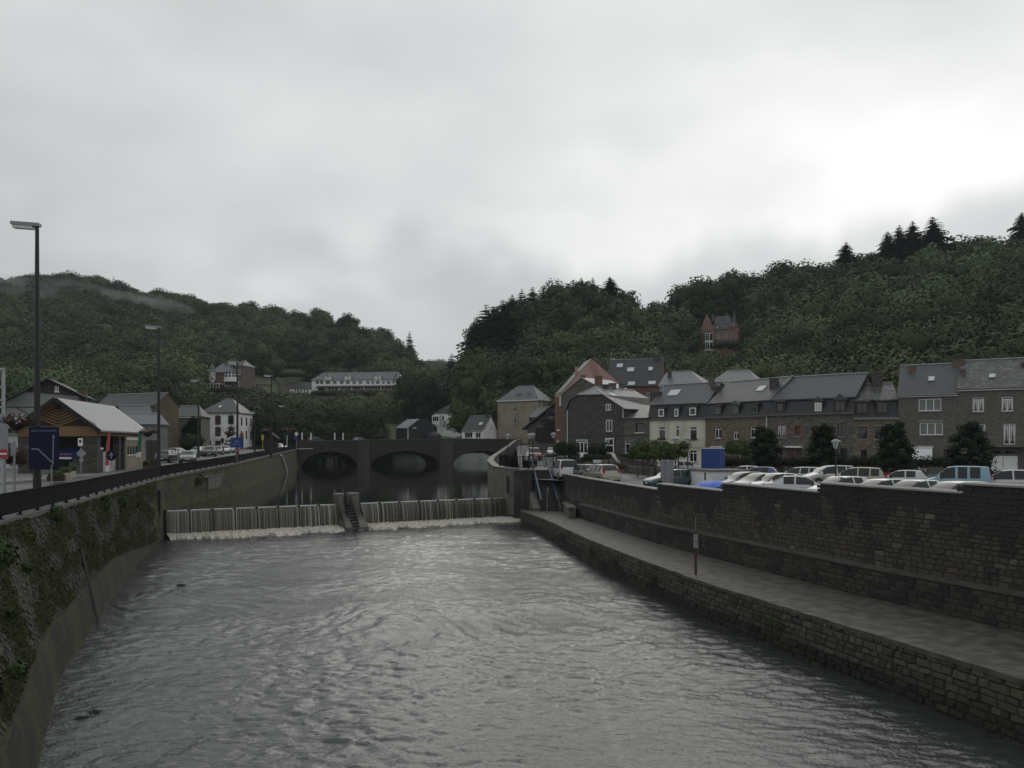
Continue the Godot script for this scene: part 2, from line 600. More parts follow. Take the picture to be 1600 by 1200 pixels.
const HILL_A := [
	[-500, [700, 85], [635, 160], [555, 290], [475, 420], [432, 560]],
	[-100, [700, 115], [650, 180], [575, 300], [500, 430], [455, 560]],
	[0, [700, 125], [650, 190], [580, 310], [505, 430], [456, 560]],
	[120, [700, 135], [655, 200], [585, 310], [505, 430], [450, 560]],
	[170, [700, 142], [655, 205], [590, 305], [512, 425], [458, 552]],
	[240, [700, 150], [655, 210], [600, 300], [525, 420], [476, 540]],
	[330, [700, 180], [660, 225], [614, 282], [545, 390], [494, 520]],
	[420, [700, 205], [665, 240], [618, 300], [563, 380], [502, 500]],
	[452, [699, 210], [669, 246], [634, 338], [583, 388], [506, 490]],
	[500, [698, 215], [670, 250], [634, 345], [583, 390], [510, 480]],
	[560, [697, 220], [672, 255], [636, 348], [588, 385], [522, 460]],
	[600, [697, 222], [674, 258], [640, 350], [595, 380], [545, 445]],
	[640, [696, 225], [677, 262], [644, 350], [608, 375], [573, 425]],
	[690, [695, 230], [682, 270], [660, 335], [640, 365], [612, 400]],
	[740, [694, 235], [687, 280], [675, 335], [662, 365], [648, 395]],
]
const HILL_B := [
	[675, [694, 240], [692, 285], [688, 330], [680, 360], [672, 385]],
	[710, [694, 238], [690, 265], [668, 300], [645, 330], [622, 350]],
	[745, [694, 237], [684, 262], [645, 300], [595, 330], [550, 350]],
	[790, [694, 237], [680, 260], [635, 295], [570, 328], [508, 350]],
	[840, [694, 235], [675, 255], [630, 290], [555, 325], [488, 350]],
	[900, [692, 225], [665, 245], [620, 280], [545, 320], [477, 350]],
	[960, [692, 215], [660, 235], [612, 275], [542, 320], [482, 350]],
	[1005, [700, 200], [660, 225], [612, 270], [562, 320], [514, 352]],
	[1060, [705, 190], [660, 220], [608, 265], [552, 315], [507, 352]],
	[1088, [708, 186], [662, 217], [603, 265], [556, 340], [476, 382]],
	[1162, [714, 172], [655, 204], [592, 262], [553, 340], [462, 382]],
	[1220, [718, 162], [648, 195], [582, 248], [510, 310], [454, 368]],
	[1320, [722, 150], [640, 180], [560, 230], [494, 290], [446, 350]],
	[1440, [725, 140], [635, 170], [542, 220], [472, 280], [430, 340]],
	[1600, [728, 130], [620, 160], [522, 205], [458, 260], [420, 320]],
	[1900, [735, 115], [600, 145], [490, 190], [425, 240], [385, 300]],
	[2300, [745, 105], [590, 135], [470, 180], [390, 225], [340, 280]],
]
const HILL_C := [
	[560, [680, 700], [640, 760], [600, 820], [580, 880], [570, 950]],
	[690, [680, 700], [640, 760], [600, 820], [586, 880], [580, 950]],
	[760, [680, 700], [640, 760], [600, 820], [590, 880], [585, 950]],
	[900, [680, 700], [640, 760], [600, 820], [580, 880], [570, 950]],
]

func hill_point(h: Array, u: float, t: float) -> Vector3:
	# u: column 0..n-1, t: row 0..4
	var i := clampi(int(u), 0, h.size() - 2)
	var j := clampi(int(t), 0, 3)
	var fu := u - i
	var ft := t - j
	var p := []
	for q in [[i, j], [i + 1, j], [i, j + 1], [i + 1, j + 1]]:
		var e: Array = h[q[0]][q[1] + 1]
		p.append(at(h[q[0]][0], e[0], e[1]))
	return p[0].lerp(p[1], fu).lerp(p[2].lerp(p[3], fu), ft)

func hill_mesh(h: Array) -> MB:
	var mb := MB.new()
	var n := FastNoiseLite.new()
	n.frequency = 0.02
	var cols := (h.size() - 1) * 4
	var grid := []
	for i in cols + 1:
		var row := []
		for j in 17:
			var p := hill_point(h, i / 4.0, j / 4.0)
			if j > 0:
				p.y += n.get_noise_2d(p.x, p.z) * 2.5
			row.append(p)
		var top: Vector3 = row[-1]
		row.append(top + Vector3(top.x * 0.08, -6, top.z * 0.08))
		row.append(top + Vector3(top.x * 0.5, -60, top.z * 0.5))
		grid.append(row)
	for i in cols:
		for j in 18:
			mb.quad(grid[i][j], grid[i + 1][j], grid[i + 1][j + 1], grid[i][j + 1])
	return mb

func ground_y(x: float, d: float) -> float:
	var r := lut(RAMP, d)
	var k := smoothstep(11.0, 15.0, x - maxf(0.0, d - 150.0) * 0.6)
	return EYE + lerpf(r, -3.3 if d < 90.0 else lerpf(-3.3, r, smoothstep(150.0, 230.0, d)), k)

func make_setting():
	var bed := MB.new()
	bed.quad(Vector3(-700, -1.6, 60), Vector3(800, -1.6, 60), Vector3(800, -1.6, -950), Vector3(-700, -1.6, -950))
	struct("ground", bed, M.hill_earth)
	make_river()
	# pool above the weir
	var pool := MB.new()
	pool.poly([Vector3(-26.7, POOL, -63.6), Vector3(-0.2, POOL, -79.7), Vector3(12, POOL, -110), Vector3(40, POOL, -252), Vector3(-140, POOL, -252), Vector3(-60, POOL, -150)])
	struct("river_pool", pool, M.pool_water)
	# land on the left: road and pavement up to the hill foot
	var land := MB.new()
	var pave := MB.new()
	var d := -10.0
	while d < 255.0:
		var e := d + (4.0 if d < 187.0 else 10.0)
		var y0 := EYE + lut(LY, d) - 0.06
		var y1 := EYE + lut(LY, e) - 0.06
		var x0 := lut(LT, d) - 0.1
		var x1 := lut(LT, e) - 0.1
		if d >= 186.0:
			x0 = -48.7
			x1 = -48.7
		land.quad(Vector3(-160, y0, -d), Vector3(x0, y0, -d), Vector3(x1, y1, -e), Vector3(-160, y1, -e))
		d = e
	struct("road_left", land, M.asphalt)
	pave.box(Vector3(-60, 3.0, -97), Vector3(-33.6, EYE - 2.5, -20))
	struct("pavement_left", pave, M.paving)
	var kerb := MB.new()
	for k in 38:
		kerb.box(Vector3(-33.597, 3.0, -22.0 - k * 2.0 - 1.97), Vector3(-33.42, EYE - 2.49, -22.0 - k * 2.0))
	struct("kerb", kerb, M.trim_grey)
	# land on the right: car park, sloping up to the old bridge
	var lot := MB.new()
	d = -6.0
	while d < 250.0:
		var e := d + 5.0
		var xa := lut(RW, d) + 0.9 if d < 77.0 else maxf(lut(RC, d) + 0.3, 0.9)
		var xb := lut(RW, e) + 0.9 if e < 77.0 else maxf(lut(RC, e) + 0.3, 0.9)
		var steps := 12
		for k in steps:
			var fa := float(k) / steps
			var fb := float(k + 1) / steps
			var p := []
			for q in [[xa, fa, d], [xa, fb, d], [xb, fb, e], [xb, fa, e]]:
				var x := lerpf(q[0], 30.0, minf(q[1] * 1.25, 1.0)) if q[1] <= 0.8 else lerpf(30.0, 190.0, (q[1] - 0.8) / 0.2)
				p.append(Vector3(x, ground_y(x, q[2]), -q[2]))
			lot.quad(p[0], p[1], p[2], p[3])
		d = e
	struct("car_park", lot, M.asphalt)
	# far bank beyond the old bridge
	var bank := MB.new()
	bank.box(Vector3(-170, 1.0, -420), Vector3(70, EYE - 1.3, -250))
	struct("bank", bank, M.hill_earth)
	var quay_wall := MB.new()
	quay_wall.box(Vector3(-170, 0.5, -249.9), Vector3(70, EYE - 1.0, -249.0))
	one("river_wall", "low grey wall on the far bank, seen through the arches of the old bridge", "wall", quay_wall, M.pale_grey_wall)
	struct("hill_left", hill_mesh(HILL_A), M.hill_earth)
	struct("hill_right", hill_mesh(HILL_B), M.hill_earth)
	struct("hill_far", hill_mesh(HILL_C), M.hill_earth)
	make_quay()
	make_mist()

func make_mist():
	for e in [[35, 455, 525, 75, 18, 30, .0085], [75, 488, 465, 22, 28, 24, .0110], [55, 470, 490, 50, 14, 24, .0070], [150, 465, 500, 70, 16, 26, .0060], [215, 472, 470, 46, 9, 20, .0110], [262, 478, 450, 34, 8, 20, .0090], [-20, 470, 500, 60, 20, 30, .0060]]:
		var f := FogVolume.new()
		f.name = "mist"
		f.shape = RenderingServer.FOG_VOLUME_SHAPE_ELLIPSOID
		f.size = Vector3(e[3], e[4], e[5])
		f.position = at(e[0], e[1], e[2])
		f.rotation.z = -0.25
		var m := FogMaterial.new()
		m.density = e[6]
		m.albedo = Color(0.95, 0.97, 0.98)
		f.material = m
		f.set_meta("kind", "stuff")
		tag(f, "thin wisps of white mist over the wooded left hill", "mist", "wisps of mist on the left hill")
		add_child(f, true)

func make_river():
	var n1 := FastNoiseLite.new()
	n1.seed = 61
	n1.noise_type = FastNoiseLite.TYPE_SIMPLEX_SMOOTH
	n1.frequency = 1.0
	n1.fractal_octaves = 3
	n1.fractal_gain = 0.55
	var n2 := FastNoiseLite.new()
	n2.seed = 62
	n2.frequency = 1.0
	n2.fractal_octaves = 2
	var rows := []
	var d := 6.0
	while d < 81.0:
		rows.append(d)
		d += 0.035 + 0.0022 * d
	rows.push_front(-12.0)
	var cols := 230
	var nr := rows.size()
	var v := PackedVector3Array()
	v.resize(nr * (cols + 1))
	for i in nr:
		d = rows[i]
		var xl := lut(LB, d) - 1.0
		var xr := lut(QE, d) + 1.5
		for j in cols + 1:
			var x := lerpf(xl, xr, float(j) / cols)
			# rough water near, smoother lanes in places further up
			var lane := n2.get_noise_2d(x * 0.07 + 7.0, d * 0.045)
			var amp := 0.058 * clampf(0.9 + 1.4 * lane, 0.3, 1.6)
			var wx := x + 0.35 * n2.get_noise_2d(x * 0.5, d * 0.5 + 40.0)
			var far := smoothstep(30.0, 48.0, d + 6.0 * lane)
			var h := amp * lerpf(1.0, 0.5, far) * n1.get_noise_2d(wx * lerpf(0.85, 0.36, far), d * lerpf(1.25, 0.95, far) + 0.25 * n2.get_noise_2d(x * 0.3, d * 0.3))
			h += lerpf(0.028, 0.036, far) * n1.get_noise_2d(wx * lerpf(1.9, 0.8, far) + 31.0, d * lerpf(2.9, 2.3, far))
			h += 0.05 * n2.get_noise_2d(x * 0.18, d * 0.2 + 11.0)
			v[i * (cols + 1) + j] = Vector3(x, h, -d)
	var n := PackedVector3Array()
	n.resize(v.size())
	for i in nr:
		for j in cols + 1:
			var a := v[mini(i + 1, nr - 1) * (cols + 1) + j] - v[maxi(i - 1, 0) * (cols + 1) + j]
			var b := v[i * (cols + 1) + mini(j + 1, cols)] - v[i * (cols + 1) + maxi(j - 1, 0)]
			n[i * (cols + 1) + j] = b.cross(a).normalized()
	var idx := PackedInt32Array()
	for i in nr - 1:
		for j in cols:
			var q := i * (cols + 1) + j
			idx.append_array(PackedInt32Array([q, q + cols + 2, q + 1, q, q + cols + 1, q + cols + 2]))
	var arr := []
	arr.resize(Mesh.ARRAY_MAX)
	arr[Mesh.ARRAY_VERTEX] = v
	arr[Mesh.ARRAY_NORMAL] = n
	arr[Mesh.ARRAY_INDEX] = idx
	var m := ArrayMesh.new()
	m.add_surface_from_arrays(Mesh.PRIMITIVE_TRIANGLES, arr)
	struct("river", m, M.river_water)

func make_quay():
	var top := MB.new()
	var d := -10.0
	while d < 75.0:
		var e := minf(d + 1.5, 75.0)
		top.quad(Vector3(lut(QE, d) + 0.2, EYE + lut(QY, d), -d), Vector3(lut(RW, d) + 0.5, EYE + lut(QY, d), -d), Vector3(lut(RW, e) + 0.5, EYE + lut(QY, e), -e), Vector3(lut(QE, e) + 0.2, EYE + lut(QY, e), -e))
		d = e
	struct("quay_walkway", top, M.quay_top)

# ================= RIVER WALLS =================
# stones laid over a surface f(s, h) -> [point, outward normal, along]; s metres along, h metres up.
# The `most` nearest stones become parts; the others one mesh.
func lay_stones(parent: Node3D, called: String, s0: float, s1: float, f: Callable, tall: Callable, row_h: float, mean: float, tone: Callable, most: int, proud: float, seed_: int, near: Callable, rough := 0.16):
	var r := RandomNumberGenerator.new()
	r.seed = seed_
	var rest := MB.new()
	var list := []
	var row := 0
	var h := 0.0
	while h < 6.0:
		var rh := row_h * r.randf_range(0.75, 1.3)
		var s := s0 + r.randf_range(0.0, mean)
		var any := false
		while s < s1:
			var w := mean * r.randf_range(0.5, 1.65)
			var top: float = tall.call(s)
			if h < top - 0.04:
				any = true
				list.append([s, h + (r.randf_range(-0.22, 0.22) * rh if rough > 0.28 and h > 0.1 else 0.0), w, minf(rh * (r.randf_range(0.85, 1.3) if rough > 0.28 else 1.0), top - h), near.call(s, h)])
			s += w
		if not any:
			break
		h += rh
		row += 1
	list.sort_custom(func(a, b): return a[4] < b[4])
	var shapes := []
	for k in 14:
		shapes.append(stone_shape(r, rough).mesh())
	var paints := {}
	for k in list.size():
		var e: Array = list[k]
		var q: Array = f.call(e[0] + e[2] * 0.5, e[1] + e[3] * 0.5)
		var nrm: Vector3 = q[1]
		var x: Vector3 = q[2]
		var y := nrm.cross(x).normalized()
		if y.y < 0:
			y = -y
			x = -x
		x = y.cross(nrm).normalized()
		var c: Color = tone.call(e[0], e[1], r)
		var deep := proud * r.randf_range(0.5, 1.4)
		var t := Transform3D(Basis(x * (e[2] - 0.022), y * (e[3] - 0.022), nrm * deep), q[0] + nrm * 0.002)
		if k < most:
			var step := 0.012
			var key := "%s_%d_%d_%d" % [called, int(c.r / step), int(c.g / step), int(c.b / step)]
			if not paints.has(key):
				var m: StandardMaterial3D = M.stone_bits.duplicate()
				m.vertex_color_use_as_albedo = false
				m.albedo_color = c.linear_to_srgb()
				paints[key] = m
			var o := MeshInstance3D.new()
			o.name = called
			o.mesh = shapes[r.randi() % shapes.size()]
			o.material_override = paints[key]
			o.transform = t
			parent.add_child(o, true)
		else:
			rest.col = c
			stone_into(rest, t, r, rough)
	if rest.v.size():
		var o := part(parent, called + "s", rest, M.stone_bits)
		o.set_meta("kind", "stuff")

func stone_shape(r: RandomNumberGenerator, rough: float) -> MB:
	var mb := MB.new()
	stone_into(mb, Transform3D(), r, rough)
	return mb

# one block in a unit frame: face rounded off towards its joints
func stone_into(mb: MB, t: Transform3D, r: RandomNumberGenerator, rough: float):
	var back := []
	var face := []
	for q in [[-1, -1], [1, -1], [1, 1], [-1, 1]]:
		var jx := r.randf_range(-rough, rough) * 0.35
		var jy := r.randf_range(-rough, rough) * 0.35
		back.append(t * Vector3(q[0] * 0.5 + jx * 0.3, q[1] * 0.5 + jy * 0.3, -0.5))
		face.append(t * Vector3(q[0] * (0.5 - rough * 0.45) + jx, q[1] * (0.5 - rough * 0.6) + jy, r.randf_range(0.7, 1.1)))
	mb.quad(face[0], face[1], face[2], face[3])
	for i in 4:
		var j := (i + 1) % 4
		mb.quad(back[i], back[j], face[j], face[i])

func left_apron(d: float) -> float:
	return lut([[0, 1.0], [42, 0.95], [62, 0.0]], d)

# a point of the left wall's outer face: t 0 water .. 1 ledge .. 2 top
func left_face(d: float, t: float) -> Vector3:
	var xb := lut(LB, d)
	var a := left_apron(d)
	var yl := 1.45 * clampf(a, 0.02, 1.0) if d < 66.0 else 0.03
	if t <= 1.0:
		return Vector3(lerpf(xb, xb - 0.62 * a, t), lerpf(-0.9, yl, t), -d)
	return Vector3(lerpf(xb - 0.62 * a - 0.13 * a, lut(LT, d), t - 1.0), lerpf(yl, EYE + lut(LY, d), t - 1.0), -d)

func make_left_wall():
	var w := thing("river_wall", "tall dark mossy rubble river wall curving along the left bank", "wall")
	var apron := MB.new()
	var core := MB.new()
	var far := MB.new()
	var d := 2.0
	while d < 187.0:
		var e := minf(d + (0.8 if d < 70.0 else 3.0), 187.0)
		if d < 64.0:
			apron.quad(left_face(d, 0), left_face(e, 0), left_face(e, 1), left_face(d, 1))
			apron.quad(left_face(d, 1), left_face(e, 1), left_face(e, 1.0001), left_face(d, 1.0001))
		(core if d < 56.0 else far).quad(left_face(d, 1.0001) , left_face(e, 1.0001), left_face(e, 2), left_face(d, 2))
		if d >= 64.0:
			far.quad(left_face(d, 0), left_face(e, 0), left_face(e, 1), left_face(d, 1))
		d = e
	part(w, "backing", core, M.joint)
	part(w, "toe", apron, M.mossy_toe)
	part(w, "upper_face", far, M.mossy_wall)
	# coping
	var cop := MB.new()
	d = 2.0
	while d < 187.0:
		var e := minf(d + (1.2 if d < 70.0 else 4.0), 187.0)
		var a := left_face(d, 2)
		var b := left_face(e, 2)
		cop.slab([a + Vector3(0.10, 0.06, 0), b + Vector3(0.10, 0.06, 0), b + Vector3(-0.45, 0.06, 0), a + Vector3(-0.45, 0.06, 0)], Vector3(0, -0.16, 0))
		d = e
	part(w, "coping", cop, M.coping_dark)
	var n := FastNoiseLite.new()
	n.seed = 9
	n.frequency = 0.25
	var face := func(s: float, h: float) -> Array:
		var a := left_face(s, 1.0001)
		var b := left_face(s, 2.0)
		var k := h / maxf(b.y - a.y, 0.1)
		var p := a.lerp(b, k)
		var along := (left_face(s + 0.3, 1.0001 + clampf(k, 0.0, 0.999)) - p).normalized()
		var up := (b - a).normalized()
		return [p, along.cross(up).normalized(), along]
	var tall := func(s: float) -> float:
		return left_face(s, 2.0).y - left_face(s, 1.0001).y - 0.1
	var tone := func(s: float, h: float, r: RandomNumberGenerator) -> Color:
		var g := n.get_noise_2d(s * 1.3, h * 2.2)
		var k := r.randf_range(0.55, 1.3)
		var c := Color(.023 * k, .0215 * k, .0175 * k)
		if g > -0.05:
			c = c.lerp(Color(.036, .042, .014) * k, clampf((g + 0.05) * 3.0, 0.0, 0.8))
		return c
	lay_stones(w, "stone", 13.0, 57.0, face, tall, 0.19, 0.27, tone, 300, 0.045, 71, func(s, h): return s - h * 0.4, 0.30)
	# plank-like drain openings, plate and pipe on the far part
	var hole := MB.new()
	var p := left_face(61.5, 1.62)
	hole.obox(Transform3D(Basis.looking_at(Vector3(-1, 0, 0.3)), p), Vector3(0.9, 1.9, 0.25))
	part(w, "gate_slot", hole, M.black_metal)
	var plate := MB.new()
	var q := left_face(80.0, 1.72)
	plate.obox(Transform3D(Basis.looking_at(Vector3(-1, 0, 0.13)), q), Vector3(6.0, 1.1, 0.16))
	part(w, "outlet_plate", plate, M.concrete)
	var lip := MB.new()
	lip.obox(Transform3D(Basis.looking_at(Vector3(-1, 0, 0.13)), q + Vector3(0, 0.66, 0.6)), Vector3(8.5, 0.10, 0.4))
	part(w, "outlet_lip", lip, M.coping)
	var pipe := MB.new()
	pipe.tube([left_face(144, 1.95) + Vector3(.2, 0, 0), left_face(150, 1.55) + Vector3(.25, 0, 0), left_face(152, 1.02) + Vector3(.25, 0, 0)], 0.16, 0.16, 6)
	part(w, "white_pipe", pipe, M.trim_white).set_meta("label", "pale pipe running down the mossy wall")
	var gauge := MB.new()
	gauge.bar(left_face(33.5, 0.2) + Vector3(0.1, 0, 0), left_face(34.5, 1.45) + Vector3(0.25, 0, 0), 0.09, 0.05)
	part(w, "gauge_board", gauge, M.black_metal)
	# parapet railing: dark steel panels on short feet
	var rail := thing("parapet_railing", "long black solid steel railing on top of the left river wall", "railing")
	var pts := []
	d = 12.0
	while d < 187.0:
		pts.append(d)
		d += 2.0 if d < 100.0 else 4.0
	for i in pts.size() - 1:
		var a := left_face(pts[i], 2) + Vector3(-0.2, 0.0, 0)
		var b := left_face(pts[i + 1], 2) + Vector3(-0.2, 0.0, 0)
		var mid := (a + b) * 0.5
		var dirv := (b - a)
		dirv = dirv.normalized()
		var mb := MB.new()
		mb.bar(a + dirv * 0.015 + Vector3(0, 0.52, 0) - mid, b - dirv * 0.015 + Vector3(0, 0.52, 0) - mid, 0.05, 0.72)
		mb.bar(a + dirv * 0.015 + Vector3(0, 0.90, 0) - mid, b - dirv * 0.015 + Vector3(0, 0.90, 0) - mid, 0.11, 0.06)
		part(rail, "panel", mb, M.rail_paint, mid)
		var ft := MB.new()
		ft.box(Vector3(-0.04, 0.02, -0.04), Vector3(0.04, 0.17, 0.04))
		ft.box(Vector3(-0.09, 0.0, -0.09), Vector3(0.09, 0.03, 0.09))
		part(rail, "foot", ft, M.rail_paint, a + Vector3(0, 0.055, 0))

func right_top(d: float) -> float:
	if d < 27.2:
		return -1.33
	if d < 34.0:
		return -1.63
	if d < 41.7:
		return -2.0
	if d < 49.5:
		return -2.39
	return -2.75

func make_right_wall():
	# --- quay front
	var q := thing("quay_wall", "low wet stone quay front along the right bank of the river", "wall")
	var core := MB.new()
	var d := -8.0
	while d < 75.0:
		var e := minf(d + 1.0, 75.0)
		core.quad(Vector3(lut(QE, e) + 0.02, -1.0, -e), Vector3(lut(QE, d) + 0.02, -1.0, -d), Vector3(lut(QE, d) + 0.02, EYE + lut(QY, d) - 0.02, -d), Vector3(lut(QE, e) + 0.02, EYE + lut(QY, e) - 0.02, -e))
		d = e
	core.box(Vector3(lut(QE, 75.0) + 0.03, -1.0, -76.5), Vector3(3.0, EYE - 6.03, -74.98))
	part(q, "backing", core, M.joint)
	var fq := func(s: float, h: float) -> Array:
		var a := Vector3(lut(QE, s), h - 0.15, -s)
		var b := Vector3(lut(QE, s + 0.4), h - 0.15, -s - 0.4)
		var along := (b - a).normalized()
		return [a, Vector3.UP.cross(along).normalized(), along]
	var n := FastNoiseLite.new()
	n.seed = 19
	n.frequency = 0.12
	var tq := func(s: float, h: float, r: RandomNumberGenerator) -> Color:
		var k := r.randf_range(0.6, 1.35)
		var g := n.get_noise_2d(s, h * 3.0)
		var c := Color(.060, .055, .045) * k
		if h > 0.9:
			c = Color(.075, .071, .059) * k
		if h < 0.55:
			c = Color(.022, .020, .016) * k      # wet and weed-covered up to the usual water line
		if g > 0.1:
			c = c.lerp(Color(.045, .055, .02) * k, 0.5)
		return c
	lay_stones(q, "stone", 8.0, 75.0, fq, func(s): return EYE + lut(QY, s) + 0.15 - 0.1, 0.20, 0.36, tq, 300, 0.05, 72, func(s, h): return absf(s - 16.0) - h * 3.0, 0.26)
	# edge stones along the top
	var idx := 0
	d = 9.0
	var r := RandomNumberGenerator.new()
	r.seed = 5
	while d < 74.5:
		var e := d + r.randf_range(0.5, 0.95)
		var a := Vector3(lut(QE, d), EYE + lut(QY, d), -d)
		var b := Vector3(lut(QE, e - 0.02), EYE + lut(QY, e), -e + 0.02)
		var mb := MB.new()
		var jig := r.randf_range(-0.02, 0.02)
		mb.slab([a + Vector3(-0.06 + jig, 0.02 + jig * .5, 0), a + Vector3(0.36, 0.025 + jig * .5, 0), b + Vector3(0.36, 0.025 + jig * .5, 0), b + Vector3(-0.06 + jig, 0.02 + jig * .5, 0)], Vector3(0, -0.14, 0))
		part(q, "edge_stone", mb, M.quay_top)
		d = e
	# --- high wall with plinth
	var w := thing("retaining_wall", "high stained stone wall with stepped pale coping below the car park", "wall")
	var plinth := MB.new()
	var upper := MB.new()
	d = -8.0
	while d < 80.0:
		var e := d + 1.0
		var y0 := EYE + lut(QY, d)
		var y1 := EYE + lut(QY, e)
		var xa := lut(RW, d)
		var xb := lut(RW, e)
		plinth.quad(Vector3(xb, y1 - 0.3, -e), Vector3(xa, y0 - 0.3, -d), Vector3(xa, y0 + 1.12, -d), Vector3(xb, y1 + 1.12, -e))
		if d < 65.0:
			plinth.quad(Vector3(xb, y1 + 1.12, -e), Vector3(xa, y0 + 1.12, -d), Vector3(xa + 0.4, y0 + 1.16, -d), Vector3(xb + 0.4, y1 + 1.16, -e))
		d = e
	part(w, "plinth_backing", plinth, M.joint)
	var segs := [[-8.0, 27.2], [27.2, 34.0], [34.0, 41.7], [41.7, 49.5], [49.5, 78.0]]
	for sgm in segs:
		var s0: float = sgm[0]
		var s1: float = sgm[1]
		var ty := EYE + right_top(s0 + 1.0)
		d = s0
		while d < s1:
			var e := minf(d + 1.0, s1)
			var a := Vector3(lut(RW, d) + 0.38, 0, -d)
			var b := Vector3(lut(RW, e) + 0.38, 0, -e)
			upper.quad(Vector3(b.x, EYE - 5.6, b.z), Vector3(a.x, EYE - 5.6, a.z), Vector3(a.x, ty, a.z), Vector3(b.x, ty, b.z))
			upper.quad(Vector3(a.x + 0.45, LOT - 0.5, a.z), Vector3(b.x + 0.45, LOT - 0.5, b.z), Vector3(b.x + 0.45, ty, b.z), Vector3(a.x + 0.45, ty, a.z))
			d = e
		for end in [s0, s1]:
			var x := lut(RW, end) + 0.38
			upper.quad(Vector3(x, LOT - 0.5, -end), Vector3(x + 0.45, LOT - 0.5, -end), Vector3(x + 0.45, ty, -end), Vector3(x, ty, -end))
		d = s0
		while d < s1 - 0.01:
			var e := minf(d + 1.1, s1)
			var a := Vector3(lut(RW, d) + 0.38, ty + 0.002, -d)
			var b := Vector3(lut(RW, e) + 0.38, ty + 0.002, -e + 0.012)
			var mb := MB.new()
			mb.slab([a + Vector3(-0.07, 0.055, 0), a + Vector3(0.52, 0.085, 0), b + Vector3(0.52, 0.085, 0), b + Vector3(-0.07, 0.055, 0)], Vector3(0, -0.06, 0))
			part(w, "coping_stone", mb, M.coping)
			d = e
	part(w, "wall_backing", upper, M.joint)
	var streak := FastNoiseLite.new()
	streak.seed = 77
	streak.frequency = 0.45
	var blot := FastNoiseLite.new()
	blot.seed = 78
	blot.frequency = 0.30
	var tu := func(s: float, h: float, rr: RandomNumberGenerator) -> Color:
		var k := rr.randf_range(0.76, 1.26)
		var top := EYE + right_top(s) - (EYE + lut(QY, s) + 1.14)
		var c := Color(.056, .051, .041) * k
		if rr.randf() < 0.06:
			c = Color(.095, .088, .073) * k
		if rr.randf() < 0.05:
			c = Color(.066, .048, .031) * k
		# black lichen and run-off stains hanging from the coping in ragged columns
		var depth := 0.75 + 1.9 * maxf(0.0, streak.get_noise_1d(s) + 0.12) + 0.5 * blot.get_noise_2d(s * 4.0, h * 2.0)
		if top - h < depth:
			c = c.lerp(Color(.012, .012, .012), 0.80)
		elif blot.get_noise_2d(s * 3.0 + 50.0, h * 1.2) > 0.32:
			c = c.lerp(Color(.016, .016, .015), 0.65)
		return c
	var fu := func(s: float, h: float) -> Array:
		var a := Vector3(lut(RW, s) + 0.38, EYE + lut(QY, s) + 1.14 + h, -s)
		var b := Vector3(lut(RW, s + 0.4) + 0.38, a.y, -s - 0.4)
		var along := (b - a).normalized()
		return [a, Vector3.UP.cross(along).normalized(), along]
	lay_stones(w, "stone", 12.0, 77.0, fu, func(s): return right_top(s) - lut(QY, s) - 1.17, 0.165, 0.34, tu, 300, 0.028, 73, func(s, h): return absf(s - 26.0) * 1.0 - h, 0.20)
	var fp := func(s: float, h: float) -> Array:
		var a := Vector3(lut(RW, s), EYE + lut(QY, s) + h, -s)
		var b := Vector3(lut(RW, s + 0.4), a.y, -s - 0.4)
		var along := (b - a).normalized()
		return [a, Vector3.UP.cross(along).normalized(), along]
	var tp := func(s: float, h: float, rr: RandomNumberGenerator) -> Color:
		var k := rr.randf_range(0.6, 1.4)
		var c := Color(.040, .036, .029) * k
		if blot.get_noise_2d(s * 1.4, h * 2.0 + 9.0) > 0.1:
			c = Color(.020, .0195, .018) * k
		return c
	lay_stones(w, "plinth_stone", 12.0, 66.0, fp, func(s): return 1.10, 0.20, 0.38, tp, 160, 0.03, 74, func(s, h): return absf(s - 25.0), 0.22)
	# ledge stones on the plinth
	d = 12.0
	while d < 66.0:
		var e := d + r.randf_range(0.7, 1.3)
		var mb := MB.new()
		var y0 := EYE + lut(QY, d) + 1.115
		var y1 := EYE + lut(QY, e) + 1.115
		mb.slab([Vector3(lut(RW, d) - 0.05, y0 + 0.03, -d), Vector3(lut(RW, d) + 0.36, y0 + 0.06, -d), Vector3(lut(RW, e) + 0.36, y1 + 0.06, -e + 0.02), Vector3(lut(RW, e) - 0.05, y1 + 0.03, -e + 0.02)], Vector3(0, -0.08, 0))
		part(w, "ledge_stone", mb, M.quay_top)
		d = e
	make_stairs()
	make_quay_post()

func make_quay_post():
	var p := at(1087, 893, 36.4)
	p.y = EYE + lut(QY, 36.4)
	var t := thing("signal_post", "thin dark post with two small grey boxes on the quay", "post", Transform3D(Basis(), p))
	var a := MB.new()
	a.tube([Vector3.ZERO, Vector3(0, 2.5, 0)], 0.055, 0.05, 8)
	part(t, "pole", a, M.rust)
	var b := MB.new()
	b.box(Vector3(-0.09, 1.16, -0.08), Vector3(0.09, 1.42, 0.11))
	part(t, "box", b, M.galvanised)
	var c := MB.new()
	c.box(Vector3(-0.08, 1.46, -0.08), Vector3(0.08, 1.76, 0.10))
	part(t, "box", c, M.galvanised)
	var e := MB.new()
	e.obox(Transform3D(Basis(Vector3.UP, 1.25), Vector3(0, 2.2, 0.06)), Vector3(0.32, 0.6, 0.015))
	part(t, "sign_plate", e, M.galvanised)

